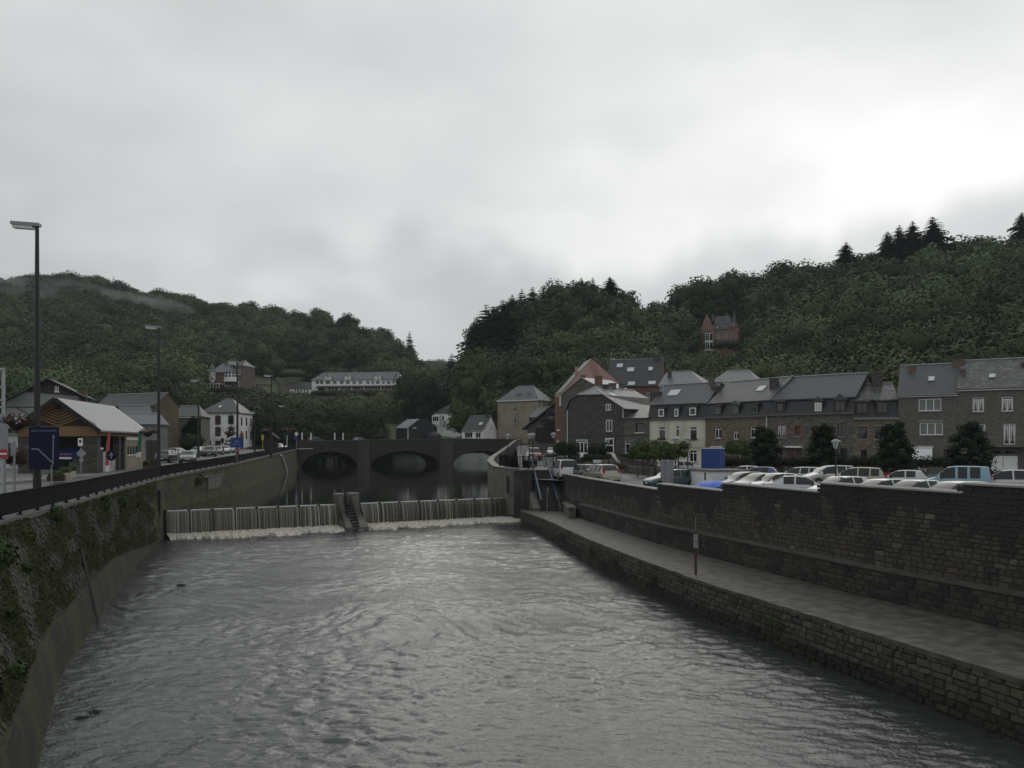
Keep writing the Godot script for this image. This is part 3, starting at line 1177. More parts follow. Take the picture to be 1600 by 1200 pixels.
func make_stairs():
	# abutment left of the stairs
	var w := thing("abutment", "dark wet concrete abutment between the weir and the quay stairs", "wall")
	var a := MB.new()
	a.box(Vector3(0.15, -1.2, -82.0), Vector3(1.9, EYE - 2.52, -78.0))
	part(w, "dark_panel", a, M.wet_and_shade_concrete)
	var lip := MB.new()
	lip.box(Vector3(0.05, EYE - 2.518, -82.0), Vector3(2.0, EYE - 2.38, -77.85))
	part(w, "coping", lip, M.concrete)
	var s := thing("stairs", "steep narrow concrete stairs from the car park down to the quay", "stairs")
	var x0 := 2.55
	var x1 := 4.15
	for k in 19:
		var mb := MB.new()
		var z := -74.2 - k * 0.31
		var y := EYE - 5.98 + k * 0.184
		var o := -0.033 * k
		mb.box(Vector3(x0 + o, EYE - 6.4, z - 0.31 + 0.002), Vector3(x1 + o, y + 0.13, z))
		var so := part(s, "step", mb, M.wet_and_shade_concrete)  # dark colour paints shade onto the risers, treads stay lighter
		var tr := MB.new()
		tr.box(Vector3(x0 + o, y + 0.132, z - 0.31 + 0.004), Vector3(x1 + o, y + 0.184, z + 0.04))
		part(so, "tread", tr, M.quay_top)
	for q in [[1.905, 2.545], [4.155, 4.9]]:
		var mb := MB.new()
		var za := -74.6
		var zb := -80.2
		var sk := -0.6
		var b := [Vector3(q[1], EYE - 6.3, za), Vector3(q[1] + sk, EYE - 6.3, -82), Vector3(q[1] + sk, EYE - 2.54, -82), Vector3(q[1] + sk, EYE - 2.54, zb), Vector3(q[1], EYE - 5.75, za)]
		if q[0] < 2.0:
			b = [Vector3(q[1], EYE - 6.3, za), Vector3(q[1], EYE - 6.3, -76), Vector3(q[1] + sk, EYE - 6.3, -82), Vector3(q[1] + sk, EYE - 3.0, -82), Vector3(q[1], EYE - 5.75, za)]
		mb.slab(b, Vector3(q[0] - q[1], 0, 0))
		part(s, "side_wall", mb, M.concrete)
	for x in [2.62, 4.08]:
		var h := MB.new()
		h.bar(Vector3(x, EYE - 5.05, -74.2), Vector3(x - 0.72, EYE - 1.5, -80.3), 0.14, 0.26)
		part(s, "handrail", h, M.rail_blue)
		var p := MB.new()
		p.box(Vector3(x - 0.06, EYE - 6.0, -74.45), Vector3(x + 0.06, EYE - 5.1, -74.3))
		part(s, "handrail_post", p, M.black_metal)
	var mid := MB.new()
	mid.tube([Vector3(3.15, EYE - 5.95, -74.0), Vector3(3.15, EYE - 3.9, -74.0), Vector3(3.22, EYE - 3.82, -74.0), Vector3(3.3, EYE - 4.3, -74.0)], 0.04, 0.04, 6)
	part(s, "pipe_rail", mid, M.galvanised)
	# platform on top with black railings
	var pf := thing("viewing_platform", "small platform with black bar railings at the head of the stairs", "platform")
	var slab := MB.new()
	slab.box(Vector3(0.3, EYE - 3.6, -90.0), Vector3(4.6, EYE - 2.535, -82.005))
	part(pf, "slab", slab, M.paving)
	var runs := [[Vector3(-1.2, EYE - 2.2, -81.0), Vector3(0.4, EYE - 2.35, -78.5)], [Vector3(0.4, EYE - 2.35, -78.5), Vector3(2.3, EYE - 2.35, -78.5)], [Vector3(4.3, EYE - 2.5, -80.6), Vector3(6.2, EYE - 2.5, -82.2)], [Vector3(6.2, EYE - 2.5, -82.2), Vector3(7.4, EYE - 2.6, -83.5)], [Vector3(1.2, EYE - 2.5, -88.5), Vector3(4.4, EYE - 2.5, -88.5)]]
	for e in runs:
		var mb := MB.new()
		var p: Vector3 = e[0]
		var q: Vector3 = e[1]
		var n := int(p.distance_to(q) / 0.14)
		for k in n + 1:
			var b := p.lerp(q, float(k) / n)
			mb.cbox(b + Vector3(0, 0.62, 0), Vector3(0.06, 0.9, 0.06) if k % 8 else Vector3(0.09, 1.24, 0.09))
		mb.bar(p + Vector3(0, 1.15, 0), q + Vector3(0, 1.15, 0), 0.09, 0.09)
		mb.bar(p + Vector3(0, 0.16, 0), q + Vector3(0, 0.16, 0), 0.06, 0.06)
		part(pf, "railing", mb, M.rail_paint)
	# bench-like block against the wall
	var bn := MB.new()
	bn.box(Vector3(4.55, EYE - 5.95, -72.6), Vector3(5.1, EYE - 5.2, -66.4))
	bn.box(Vector3(4.45, EYE - 5.2, -72.7), Vector3(5.15, EYE - 5.06, -66.3))
	one("stone_bench", "long low concrete bench against the high wall beside the stairs", "bench", bn, M.concrete)
	# curved wall along the pool
	var cw := thing("river_wall", "curved rendered pool wall with pale coping sweeping up to the old bridge", "wall")
	var f := MB.new()
	var d := 78.0
	var ds := [78.0, 78.5, 79.0, 79.7, 80.5, 82.0, 84.0, 87.0, 91.0, 95.0, 101.0, 108.0, 114.0, 120.0, 132.0, 145.0, 168.0, 192.0, 225.0]
	for i in ds.size() - 1:
		d = ds[i]
		var e: float = ds[i + 1]
		var pa := Vector3(lut(RC, d), EYE + lut(RCY, d), -d)
		var pb := Vector3(lut(RC, e), EYE + lut(RCY, e), -e)
		f.quad(Vector3(pb.x, 0.5, pb.z), Vector3(pa.x, 0.5, pa.z), pa, pb)
		f.quad(Vector3(pa.x + 0.6, 2.5, pa.z), Vector3(pb.x + 0.6, 2.5, pb.z), pb + Vector3(0.6, 0, 0), pa + Vector3(0.6, 0, 0))
		var t := (pb - pa).normalized()
		var nx := Vector3.UP.cross(t).normalized()
		var mb := MB.new()
		mb.slab([pa + nx * 0.09 + Vector3(0, 0.10, 0), pa - nx * 0.65 + Vector3(0, 0.12, 0), pb - nx * 0.65 + Vector3(0, 0.12, 0), pb + nx * 0.09 + Vector3(0, 0.10, 0)], Vector3(0, -0.098, 0))
		part(cw, "coping_stone", mb, M.coping)
	part(cw, "face", f, M.concrete)
	var slot := MB.new()
	slot.obox(Transform3D(Basis(), Vector3(-0.36, EYE - 3.8, -78.85)), Vector3(0.35, 1.6, 0.5))
	part(cw, "gate_slot", slot, M.black_metal)

# ================= WEIR =================
func make_weir():
	var A := Vector3(-26.6, POOL, -63.6)
	var B := Vector3(-0.25, POOL, -79.4)
	var e := (B - A).normalized()
	var nrm := Vector3.UP.cross(e).normalized()
	if nrm.z < 0:
		nrm = -nrm
	var L := A.distance_to(B)
	var r := RandomNumberGenerator.new()
	r.seed = 91
	var w := thing("weir", "long low weir of steel gates with water falling over, crossing the river", "weir")
	var tf := Transform3D(Basis(e, Vector3.UP, nrm), A)
	# tower zone, in metres along
	var t0 := 13.6
	var t1 := 15.6
	var xs := []
	var x := 0.0
	while x < t0 - 0.8:
		xs.append([x, minf(x + 1.72, t0)])
		x += 1.72
	var y := t1
	var bays := 8
	for k in bays:
		xs.append([lerpf(t1, L, float(k) / bays), lerpf(t1, L, float(k + 1) / bays)])
	for q in xs:
		var a: float = q[0]
		var b: float = q[1]
		var g := MB.new()
		g.box(Vector3(a + 0.08, -1.6, -0.25), Vector3(b - 0.08, -0.10, 0.0))
		part(w, "gate", g, M.rust).transform = tf
		var bar := MB.new()
		bar.tube([Vector3(a + 0.12, 0.02, -0.12), Vector3(b - 0.12, 0.02, -0.12)], 0.085, 0.085, 8)
		part(w, "crest_bar", bar, M.steel).transform = tf
		var p := MB.new()
		p.box(Vector3(a - 0.075, -3.0, -0.6), Vector3(a + 0.075, 0.14, 0.02))
		part(w, "pier", p, M.wet_and_shade_concrete).transform = tf
		# the sheet of water: a back sheet with strands standing off it
		var f := MB.new()
		var u := a + 0.03
		while u < b - 0.04:
			var wd := r.randf_range(0.012, 0.055)
			var v := minf(u + wd, b - 0.03)
			var k := r.randf()
			var thick := 0.5 + 0.5 * sin(u * 2.3) * sin(u * 0.71 + 1.0)
			var c := Color(.045, .043, .036)
			if k > 0.93 - 0.08 * thick:
				c = Color(.36, .34, .28)
			elif k > 0.74 - 0.2 * thick:
				c = Color(.15, .138, .10)
			elif k > 0.45 - 0.2 * thick:
				c = Color(.085, .079, .06)
			f.col = c * r.randf_range(0.8, 1.2)
			var off := r.randf_range(0.0, 0.06)
			var prev := []
			for s in 7:
				var h := s / 6.0
				var zz := 0.03 + off + 0.38 * pow(h, 0.55) + r.randf_range(-0.01, 0.01)
				var yy := -0.02 - 1.98 * h
				var row := [Vector3(u, yy, zz), Vector3(v, yy, zz)]
				if s:
					f.quad(row[0], row[1], prev[1], prev[0])
				prev = row
			f.quad(Vector3(u, -0.02, 0.03 + off), Vector3(v, -0.02, 0.03 + off), Vector3(v, 0.0, -0.2), Vector3(u, 0.0, -0.2))
			u = v
		part(w, "falling_water", f, M.falling_water).transform = tf
	# foam at the foot: a churned, lumpy band
	var fo := MB.new()
	var n := FastNoiseLite.new()
	n.seed = 17
	n.frequency = 1.0
	n.fractal_octaves = 4
	var du := 0.11
	var nu := int((L + 0.5) / du)
	var nz := 26
	var P := []
	for i in nu + 1:
		var row := []
		for j in nz + 1:
			var u := i * du
			var ext := 2.4 + 1.7 * n.get_noise_1d(u * 0.3) + 1.1 * n.get_noise_1d(u * 1.3) + 0.5 * n.get_noise_1d(u * 4.0)
			var z := 0.25 + float(j) / nz * ext
			var k := float(j) / nz
			var h := -1.93 + (0.30 * (1.0 - k)) + 0.10 * (1.0 - k * 0.6) * n.get_noise_2d(u * 1.9, z * 2.6) - 0.16 * smoothstep(0.72, 1.0, k)
			row.append(Vector3(u, h, z))
		P.append(row)
	for i in nu:
		for j in nz:
			var q: Vector3 = P[i][j]
			var k := n.get_noise_2d(q.x * 2.6 + 20.0, q.z * 4.0)
			var br := 0.44 + 0.36 * k
			fo.col = Color(br * 1.0, br * 0.94, br * 0.82)
			fo.quad(P[i][j + 1], P[i + 1][j + 1], P[i + 1][j], P[i][j])
	var foam := part(self, "foam", fo, M.foam)
	foam.transform = tf
	foam.set_meta("kind", "stuff")
	tag(foam, "brownish white foam along the foot of the weir", "foam")
	# tower with stepped fish pass: two sloping concrete cheeks
	var tower := thing("weir_tower", "pair of tall concrete cheeks with water stepping down between them, mid weir", "sluice", tf)
	for q in [[t0, t0 + 0.62], [t1 - 0.78, t1]]:
		var c := MB.new()
		var xa: float = q[0]
		var xb: float = q[1]
		c.slab([Vector3(xb, -3.0, 2.3), Vector3(xb, -3.0, -0.9), Vector3(xb, 0.85, -0.9), Vector3(xb, 0.85, -0.1), Vector3(xb, -0.65, 0.35), Vector3(xb, -1.75, 2.3)], Vector3(xa - xb, 0, 0))
		part(tower, "cheek", c, M.concrete)
		var cap := MB.new()
		cap.box(Vector3(xa - 0.03, 0.853, -0.95), Vector3(xb + 0.03, 0.98, -0.02))
		part(tower, "cap", cap, M.trim_grey)
	for k in 8:
		var s := MB.new()
		s.box(Vector3(t0 + 0.625, -3.0, -0.3 + k * 0.3), Vector3(t1 - 0.785, -0.25 - k * 0.23, 0.0 + k * 0.3))
		part(tower, "step", s, M.wet_and_shade_concrete)
		var wv := MB.new()
		for j in 6:
			var xx := t0 + 0.66 + j * 0.17
			wv.col = Color(.22, .24, .24) * r.randf_range(0.5, 1.5)
			wv.box(Vector3(xx, -0.245 - k * 0.23, -0.2 + k * 0.3), Vector3(xx + 0.15, -0.215 - k * 0.23 + r.randf() * 0.03, 0.04 + k * 0.3))
		part(tower, "running_water", wv, M.falling_water)

# ================= OLD BRIDGE =================
func make_bridge():
	var A := Vector3(-48.3, 0, -187.0)
	var B := Vector3(2.4, 0, -226.0)
	var e := (B - A).normalized()
	var tf := Transform3D(Basis(e, Vector3.UP, e.cross(Vector3.UP)), A)
	var L := A.distance_to(B)
	var b := thing("stone_bridge", "old dark stone bridge with low arches and pointed piers over the river", "bridge", tf)
	var dx := func(px: float) -> float:
		var k := (px - 800.0) / F
		return -(A.x + k * A.z) / (e.x + k * e.z)
	var arches := [[dx.call(470), dx.call(559)], [dx.call(578), dx.call(688)], [dx.call(708), dx.call(796)]]
	var deck := func(x: float) -> float:
		return EYE + 0.55 + 0.75 * sin(PI * 0.5 * clampf(x / L * 1.25, 0.0, 1.0))
	var under := func(x: float) -> float:
		for a in arches:
			if x > a[0] and x < a[1]:
				var k: float = (x - a[0]) / (a[1] - a[0]) * 2.0 - 1.0
				return POOL - 0.6 + (EYE - 1.75 - POOL + 0.6) * sqrt(maxf(0.0, 1.0 - k * k * 0.97))
		return POOL - 2.5
	var f := MB.new()
	var vault := MB.new()
	var step := 0.4
	var n := int(L / step)
	for i in n:
		var x0 := i * step
		var x1 := x0 + step
		f.quad(Vector3(x0, under.call(x0), 0), Vector3(x1, under.call(x1), 0), Vector3(x1, deck.call(x1), 0), Vector3(x0, deck.call(x0), 0))
		f.quad(Vector3(x1, under.call(x1), -6.5), Vector3(x0, under.call(x0), -6.5), Vector3(x0, deck.call(x0) - 1.0, -6.5), Vector3(x1, deck.call(x1) - 1.0, -6.5))
		vault.quad(Vector3(x0, under.call(x0), -6.5), Vector3(x1, under.call(x1), -6.5), Vector3(x1, under.call(x1), 0), Vector3(x0, under.call(x0), 0))
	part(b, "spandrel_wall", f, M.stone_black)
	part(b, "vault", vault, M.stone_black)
	var road := MB.new()
	for i in n:
		var x0 := i * step
		var x1 := x0 + step
		road.quad(Vector3(x0, deck.call(x0) - 0.98, -0.4), Vector3(x1, deck.call(x1) - 0.98, -0.4), Vector3(x1, deck.call(x1) - 0.98, -6.4), Vector3(x0, deck.call(x0) - 0.98, -6.4))
		road.quad(Vector3(x1, deck.call(x1) - 1.0, -0.4), Vector3(x0, deck.call(x0) - 1.0, -0.4), Vector3(x0, deck.call(x0), -0.4), Vector3(x1, deck.call(x1), -0.4))
	part(b, "deck", road, M.asphalt)
	var x := 0.0
	while x < L - 0.1:
		var x1 := minf(x + 2.2, L)
		var c := MB.new()
		var ya: float = deck.call(x)
		var yb: float = deck.call(x1)
		c.slab([Vector3(x, ya + 0.16, 0.10), Vector3(x1 - 0.02, yb + 0.16, 0.10), Vector3(x1 - 0.02, yb + 0.16, -0.5), Vector3(x, ya + 0.16, -0.5)], Vector3(0, -0.158, 0))
		part(b, "coping_stone", c, M.coping_dark)
		x = x1
	for q in [[559, 578], [688, 708]]:
		var p := MB.new()
		var a: float = dx.call(q[0])
		var c: float = dx.call(q[1])
		var m := (a + c) * 0.5
		var y: float = deck.call(m) - 0.35
		for face in [[Vector3(a, 0, 0), Vector3(m - 0.5, 0, 1.5)], [Vector3(m - 0.5, 0, 1.5), Vector3(m + 0.5, 0, 1.5)], [Vector3(m + 0.5, 0, 1.5), Vector3(c, 0, 0)]]:
			var u: Vector3 = face[0]
			var v: Vector3 = face[1]
			p.quad(Vector3(u.x, -1, u.z), Vector3(v.x, -1, v.z), Vector3(v.x, y, v.z), Vector3(u.x, y, u.z))
		p.poly([Vector3(a, y, 0), Vector3(m - 0.5, y, 1.5), Vector3(m + 0.5, y, 1.5), Vector3(c, y, 0)])
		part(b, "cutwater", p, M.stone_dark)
		var cr := MB.new()
		cr.box(Vector3(m - 0.06, y - 0.9, 1.503), Vector3(m + 0.06, y + 0.1, 1.55))
		cr.box(Vector3(m - 0.3, y - 0.35, 1.503), Vector3(m + 0.3, y - 0.22, 1.54))
		part(b, "iron_anchor", cr, M.black_metal)
	var sg := MB.new()
	sg.box(Vector3(dx.call(463), EYE - 1.1, 0.01), Vector3(dx.call(488), EYE - 0.98, 0.2))
	part(b, "pale_pipe", sg, M.trim_white)
	# boats stacked on the far bank
	var cols := [M.paint_white, M.car_red, M.flag_red, M.sign_yellow, M.car_red]
	var words := ["white kayak on the boat stack under the left arch", "lowest red kayak stacked at the left arch", "dark red kayak in the middle of the boat stack", "yellow kayak on the boat stack under the left arch", "topmost red kayak of the boat stack beyond the bridge"]
	for k in 5:
		var mb := MB.new()
		var pr := []
		for i in 9:
			var s := i / 8.0
			var wd := 0.42 * sin(PI * clampf(s, 0.03, 0.97))
			pr.append([Vector3(s * 4.4 - 2.2, 0.25 + 0.12 * pow(absf(s * 2 - 1), 2.0), 0), wd])
		for i in 8:
			var p: Vector3 = pr[i][0]
			var q: Vector3 = pr[i + 1][0]
			var wp: float = pr[i][1]
			var wq: float = pr[i + 1][1]
			mb.quad(p + Vector3(0, 0, wp), q + Vector3(0, 0, wq), q + Vector3(0, 0, -wq), p + Vector3(0, 0, -wp))
			mb.quad(p + Vector3(0, -0.32, wp * .5), q + Vector3(0, -0.32, wq * .5), q + Vector3(0, 0, wq), p + Vector3(0, 0, wp))
			mb.quad(q + Vector3(0, -0.32, -wq * .5), p + Vector3(0, -0.32, -wp * .5), p + Vector3(0, 0, -wp), q + Vector3(0, 0, -wq))
		var pos := Vector3(-49.6 + (k % 3) * 2.6, POOL + 1.75 + 0.36 * (k / 3) , -226.0 - (k % 2) * 0.9)
		one("kayak", words[k], "kayak", mb, cols[k], pos, "kayaks stacked beyond the bridge")
	var rack := MB.new()
	for k in 5:
		rack.box(Vector3(-52.5 + k * 2.2, POOL - 1.0, -227.6), Vector3(-52.3 + k * 2.2, POOL + 1.4, -225.4))
	rack.box(Vector3(-52.8, POOL + 1.35, -227.8), Vector3(-43.4, POOL + 1.46, -225.2))
	rack.box(Vector3(-50.6, POOL + 0.0, -225.9), Vector3(-48.7, POOL + 1.2, -225.5))
	one("landing_stage", "pale boat landing stage on stilts beyond the left arch", "landing stage", rack, M.trim_white)
	var pier := MB.new()
	pier.box(Vector3(-34, POOL - 1, -240), Vector3(-5, POOL + 2.6, -236))
	pier.box(Vector3(-24.5, POOL - 1, -235.99), Vector3(-18, POOL + 3.4, -235))
	pier.box(Vector3(-20.7, POOL - 1, -234.99), Vector3(-20.3, POOL + 2.0, -234.7))
	one("jetty", "grey concrete jetty in the water behind the middle arch", "jetty", pier, M.pale_grey_wall)

# ================= BUILDINGS =================
# A house frame: facade from corner a to corner b (photo column, distance), standing on `g` (relative to the eye).
# Local axes: x along the facade, y up from the ground, z out of the facade.
func frame_of(pxa: float, da: float, pxb: float, db: float, g: float) -> Dictionary:
	var A := Vector3(gx(pxa, da), EYE + g, -da)
	var B := Vector3(gx(pxb, db), EYE + g, -db)
	var e := (B - A).normalized()
	var t := Transform3D(Basis(e, Vector3.UP, e.cross(Vector3.UP)), A)
	return {"t": t, "inv": t.affine_inverse(), "w": A.distance_to(B)}

func on_plane(h: Dictionary, px: float, py: float, p: Vector3, n: Vector3) -> Vector3:
	var inv: Transform3D = h.inv
	var o := inv * Vector3(0, EYE, 0)
	var d := inv.basis * Vector3((px - 800.0) / F, (HZ - py) / F, -1.0)
	return o + d * ((p - o).dot(n) / d.dot(n))

func fp(h: Dictionary, px: float, py: float, z := 0.0) -> Vector3:
	return on_plane(h, px, py, Vector3(0, 0, z), Vector3.BACK)

# px rectangle on the plane z -> [x, y, w, h] in local metres
func rect_of(h: Dictionary, r: Array, z := 0.0) -> Array:
	var a := fp(h, r[0], (r[1] + r[3]) * 0.5, z)
	var b := fp(h, r[2], (r[1] + r[3]) * 0.5, z)
	var mx: float = (r[0] + r[2]) * 0.5
	var lo := fp(h, mx, r[3], z).y
	var hi := fp(h, mx, r[1], z).y
	return [a.x, lo, b.x - a.x, hi - lo]

# front wall with openings cut in it, plain sides and back
func wall_mesh(w: float, top: float, depth: float, open: Array, reveal := 0.16, ridge := 0.0, ridge_z := 0.0, base := -1.5) -> MB:
	var mb := MB.new()
	var xs := [0.0, w]
	var ys := [base, top]
	for o in open:
		xs.append_array([clampf(o[0], 0.0, w), clampf(o[0] + o[2], 0.0, w)])
		ys.append_array([clampf(o[1], base, top), clampf(o[1] + o[3], base, top)])
	xs.sort()
	ys.sort()
	for i in xs.size() - 1:
		if xs[i + 1] - xs[i] < 0.001:
			continue
		for j in ys.size() - 1:
			if ys[j + 1] - ys[j] < 0.001:
				continue
			var mx: float = (xs[i] + xs[i + 1]) * 0.5
			var my: float = (ys[j] + ys[j + 1]) * 0.5
			var hole := false
			for o in open:
				if mx > o[0] and mx < o[0] + o[2] and my > o[1] and my < o[1] + o[3]:
					hole = true
			if not hole:
				mb.quad(Vector3(xs[i], ys[j], 0), Vector3(xs[i + 1], ys[j], 0), Vector3(xs[i + 1], ys[j + 1], 0), Vector3(xs[i], ys[j + 1], 0))
	for o in open:
		var a := Vector3(o[0], o[1], 0)
		var b := Vector3(o[0] + o[2], o[1], 0)
		var c := Vector3(o[0] + o[2], o[1] + o[3], 0)
		var d := Vector3(o[0], o[1] + o[3], 0)
		var k := Vector3(0, 0, -reveal)
		mb.quad(a, b, b + k, a + k)
		mb.quad(b, c, c + k, b + k)
		mb.quad(c, d, d + k, c + k)
		mb.quad(d, a, a + k, d + k)
		mb.quad(a + k, b + k, c + k, d + k)
	mb.quad(Vector3(w, base, 0), Vector3(w, base, -depth), Vector3(w, top, -depth), Vector3(w, top, 0))
	mb.quad(Vector3(0, base, -depth), Vector3(0, base, 0), Vector3(0, top, 0), Vector3(0, top, -depth))
	mb.quad(Vector3(w, base, -depth), Vector3(0, base, -depth), Vector3(0, top, -depth), Vector3(w, top, -depth))
	if ridge > top:
		mb.tri(Vector3(w, top, 0), Vector3(w, top, -depth), Vector3(w, ridge, ridge_z))
		mb.tri(Vector3(0, top, -depth), Vector3(0, top, 0), Vector3(0, ridge, ridge_z))
	return mb

# a window as frame (with bars), pane and sill. r = [x, y, w, h]; z = plane of the wall
func add_window(parent: Node3D, r: Array, st := {}, z := 0.0) -> Node3D:
	var w: float = r[2]
	var h: float = r[3]
	var fw: float = st.get("fw", 0.085)
	var mull: int = st.get("mull", 1)
	var trans: float = st.get("trans", 0.0)
	var fm: Material = M[st.get("frame", "frame_white")]
	var deep: float = st.get("deep", 0.10)
	var mb := MB.new()
	mb.box(Vector3(-w / 2, 0, -0.05), Vector3(-w / 2 + fw, h, 0.02))
	mb.box(Vector3(w / 2 - fw, 0, -0.05), Vector3(w / 2, h, 0.02))
	mb.box(Vector3(-w / 2 + fw, 0, -0.05), Vector3(w / 2 - fw, fw, 0.02))
	mb.box(Vector3(-w / 2 + fw, h - fw, -0.05), Vector3(w / 2 - fw, h, 0.02))
	var f0 := fw
	var top := h - fw
	if trans > 0.0:
		top = h * trans
		mb.box(Vector3(-w / 2 + fw, top, -0.05), Vector3(w / 2 - fw, top + fw, 0.02))
	for k in mull:
		var x := -w / 2 + w * (k + 1.0) / (mull + 1.0)
		mb.box(Vector3(x - fw * 0.5, f0, -0.05), Vector3(x + fw * 0.5, top, 0.02))
	var o := part(parent, "window", mb, fm, Vector3(r[0] + w / 2, r[1], z - deep))
	for k in mull + 1:
		var x0 := -w / 2 + w * float(k) / (mull + 1.0) + fw * 0.5
		var x1 := -w / 2 + w * float(k + 1) / (mull + 1.0) - fw * 0.5
		var p := MB.new()
		p.quad(Vector3(x0, f0 * 0.5, -0.02), Vector3(x1, f0 * 0.5, -0.02), Vector3(x1, h - f0 * 0.5, -0.02), Vector3(x0, h - f0 * 0.5, -0.02))
		part(o, "pane", p, M[st.get("pane", "glass")])
	if st.get("curtain", false):
		for s in [-1, 1]:
			var c := MB.new()
			for k in mull + 1:
				var xa := -w / 2 + w * float(k) / (mull + 1.0) + fw
				var xb := -w / 2 + w * float(k + 1) / (mull + 1.0) - fw
				var xo := xa if s < 0 else xb
				var tp := h * 0.92 if trans == 0.0 else h * trans - 0.02
				c.poly([Vector3(xo, tp, -0.014), Vector3(xo, h * 0.12, -0.014), Vector3(lerpf(xo, (xa + xb) * 0.5, 0.55), h * 0.2, -0.014), Vector3((xa + xb) * 0.5, tp, -0.014)] if s < 0 else [Vector3(xo, tp, -0.014), Vector3((xa + xb) * 0.5, tp, -0.014), Vector3(lerpf(xo, (xa + xb) * 0.5, 0.55), h * 0.2, -0.014), Vector3(xo, h * 0.12, -0.014)])
			part(o, "curtain", c, M.curtain)
	var sill: String = st.get("sill", "trim_grey")
	if sill != "":
		var s := MB.new()
		s.box(Vector3(-w / 2 - 0.1, -0.13, -0.02), Vector3(w / 2 + 0.1, -0.002, deep + 0.09))
		part(o, "sill", s, M[sill])
	var sur: String = st.get("surround", "")
	if sur != "":
		var q := MB.new()
		var b: float = st.get("band", 0.22)
		q.box(Vector3(-w / 2 - b, 0, deep + 0.002), Vector3(-w / 2, h, deep + 0.04))
		q.box(Vector3(w / 2, 0, deep + 0.002), Vector3(w / 2 + b, h, deep + 0.04))
		q.box(Vector3(-w / 2 - b, h, deep + 0.002), Vector3(w / 2 + b, h + b, deep + 0.045))
		part(o, "surround", q, M[sur])
	if st.get("box", false):
		var q := MB.new()
		q.box(Vector3(-w / 2 - 0.05, -0.12, deep + 0.01), Vector3(w / 2 + 0.05, 0.08, deep + 0.3))
		part(o, "flower_box", q, M.timber_dark)
	return o

func add_chimney(parent: Node3D, h: Dictionary, r: Array, z: float, m: String, deep := 0.7, pots := 0):
	var q := rect_of(h, r, z)
	var mb := MB.new()
	mb.box(Vector3(q[0], q[1] - 1.0, z - deep), Vector3(q[0] + q[2], q[1] + q[3] - 0.14, z))
	var o := part(parent, "chimney", mb, M[m])
	var c := MB.new()
	c.box(Vector3(q[0] - 0.06, q[1] + q[3] - 0.138, z - deep - 0.06), Vector3(q[0] + q[2] + 0.06, q[1] + q[3], z + 0.06))
	part(o, "cap", c, M.coping_dark)
	for k in pots:
		var p := MB.new()
		p.tube([Vector3(q[0] + q[2] * (k + 0.5) / pots, q[1] + q[3], z - deep / 2), Vector3(q[0] + q[2] * (k + 0.5) / pots, q[1] + q[3] + 0.35, z - deep / 2)], 0.13, 0.11, 7)
		part(o, "pot", p, M.brick_red)

# roof with its ridge along x. hip_l / hip_r: how far the ridge ends stand in from the ends
func add_roof(parent: Node3D, w: float, depth: float, eave: float, ridge: float, rz: float, m: String, over := 0.25, hip_l := 0.0, hip_r := 0.0, side := 0.12) -> MeshInstance3D:
	var mb := MB.new()
	var sf := (ridge - eave) / absf(rz)
	var fe := eave - over * sf
	var sb := (ridge - eave) / (depth - absf(rz))
	var be := eave - over * sb
	var l := -side if hip_l == 0.0 else -over
	var r := w + side if hip_r == 0.0 else w + over
	var rl := l if hip_l == 0.0 else hip_l
	var rr := r if hip_r == 0.0 else w - hip_r
	var t := Vector3(0, -0.14, 0)
	var up := Vector3(0, 0.14, 0)
	mb.slab([Vector3(l, fe, over) + up, Vector3(r, fe, over) + up, Vector3(rr, ridge, rz) + up, Vector3(rl, ridge, rz) + up], t)
	mb.slab([Vector3(r, be, -depth - over) + up, Vector3(l, be, -depth - over) + up, Vector3(rl, ridge, rz) + up, Vector3(rr, ridge, rz) + up], t)
	if hip_l > 0.0:
		mb.slab([Vector3(l, be, -depth - over) + up, Vector3(l, fe, over) + up, Vector3(rl, ridge, rz) + up], t)
	if hip_r > 0.0:
		mb.slab([Vector3(r, fe, over) + up, Vector3(r, be, -depth - over) + up, Vector3(rr, ridge, rz) + up], t)
	var o := part(parent, "roof", mb, M[m])
	var cap := MB.new()
	cap.tube([Vector3(rl, ridge + 0.16, rz), Vector3(rr, ridge + 0.16, rz)], 0.09, 0.09, 6)
	part(o, "ridge", cap, M.zinc)
	return o

func add_gutter(parent: Node3D, w: float, y: float, z: float, m := "trim_white"):
	var mb := MB.new()
	mb.box(Vector3(-0.05, y - 0.20, z - 0.04), Vector3(w + 0.05, y + 0.02, z + 0.14))
	part(parent, "gutter", mb, M[m])

func add_pipe(parent: Node3D, x: float, y0: float, y1: float, z := 0.08, m := "zinc"):
	var mb := MB.new()
	mb.tube([Vector3(x, y0, z), Vector3(x, y1, z)], 0.055, 0.055, 6)
	part(parent, "downpipe", mb, M[m])

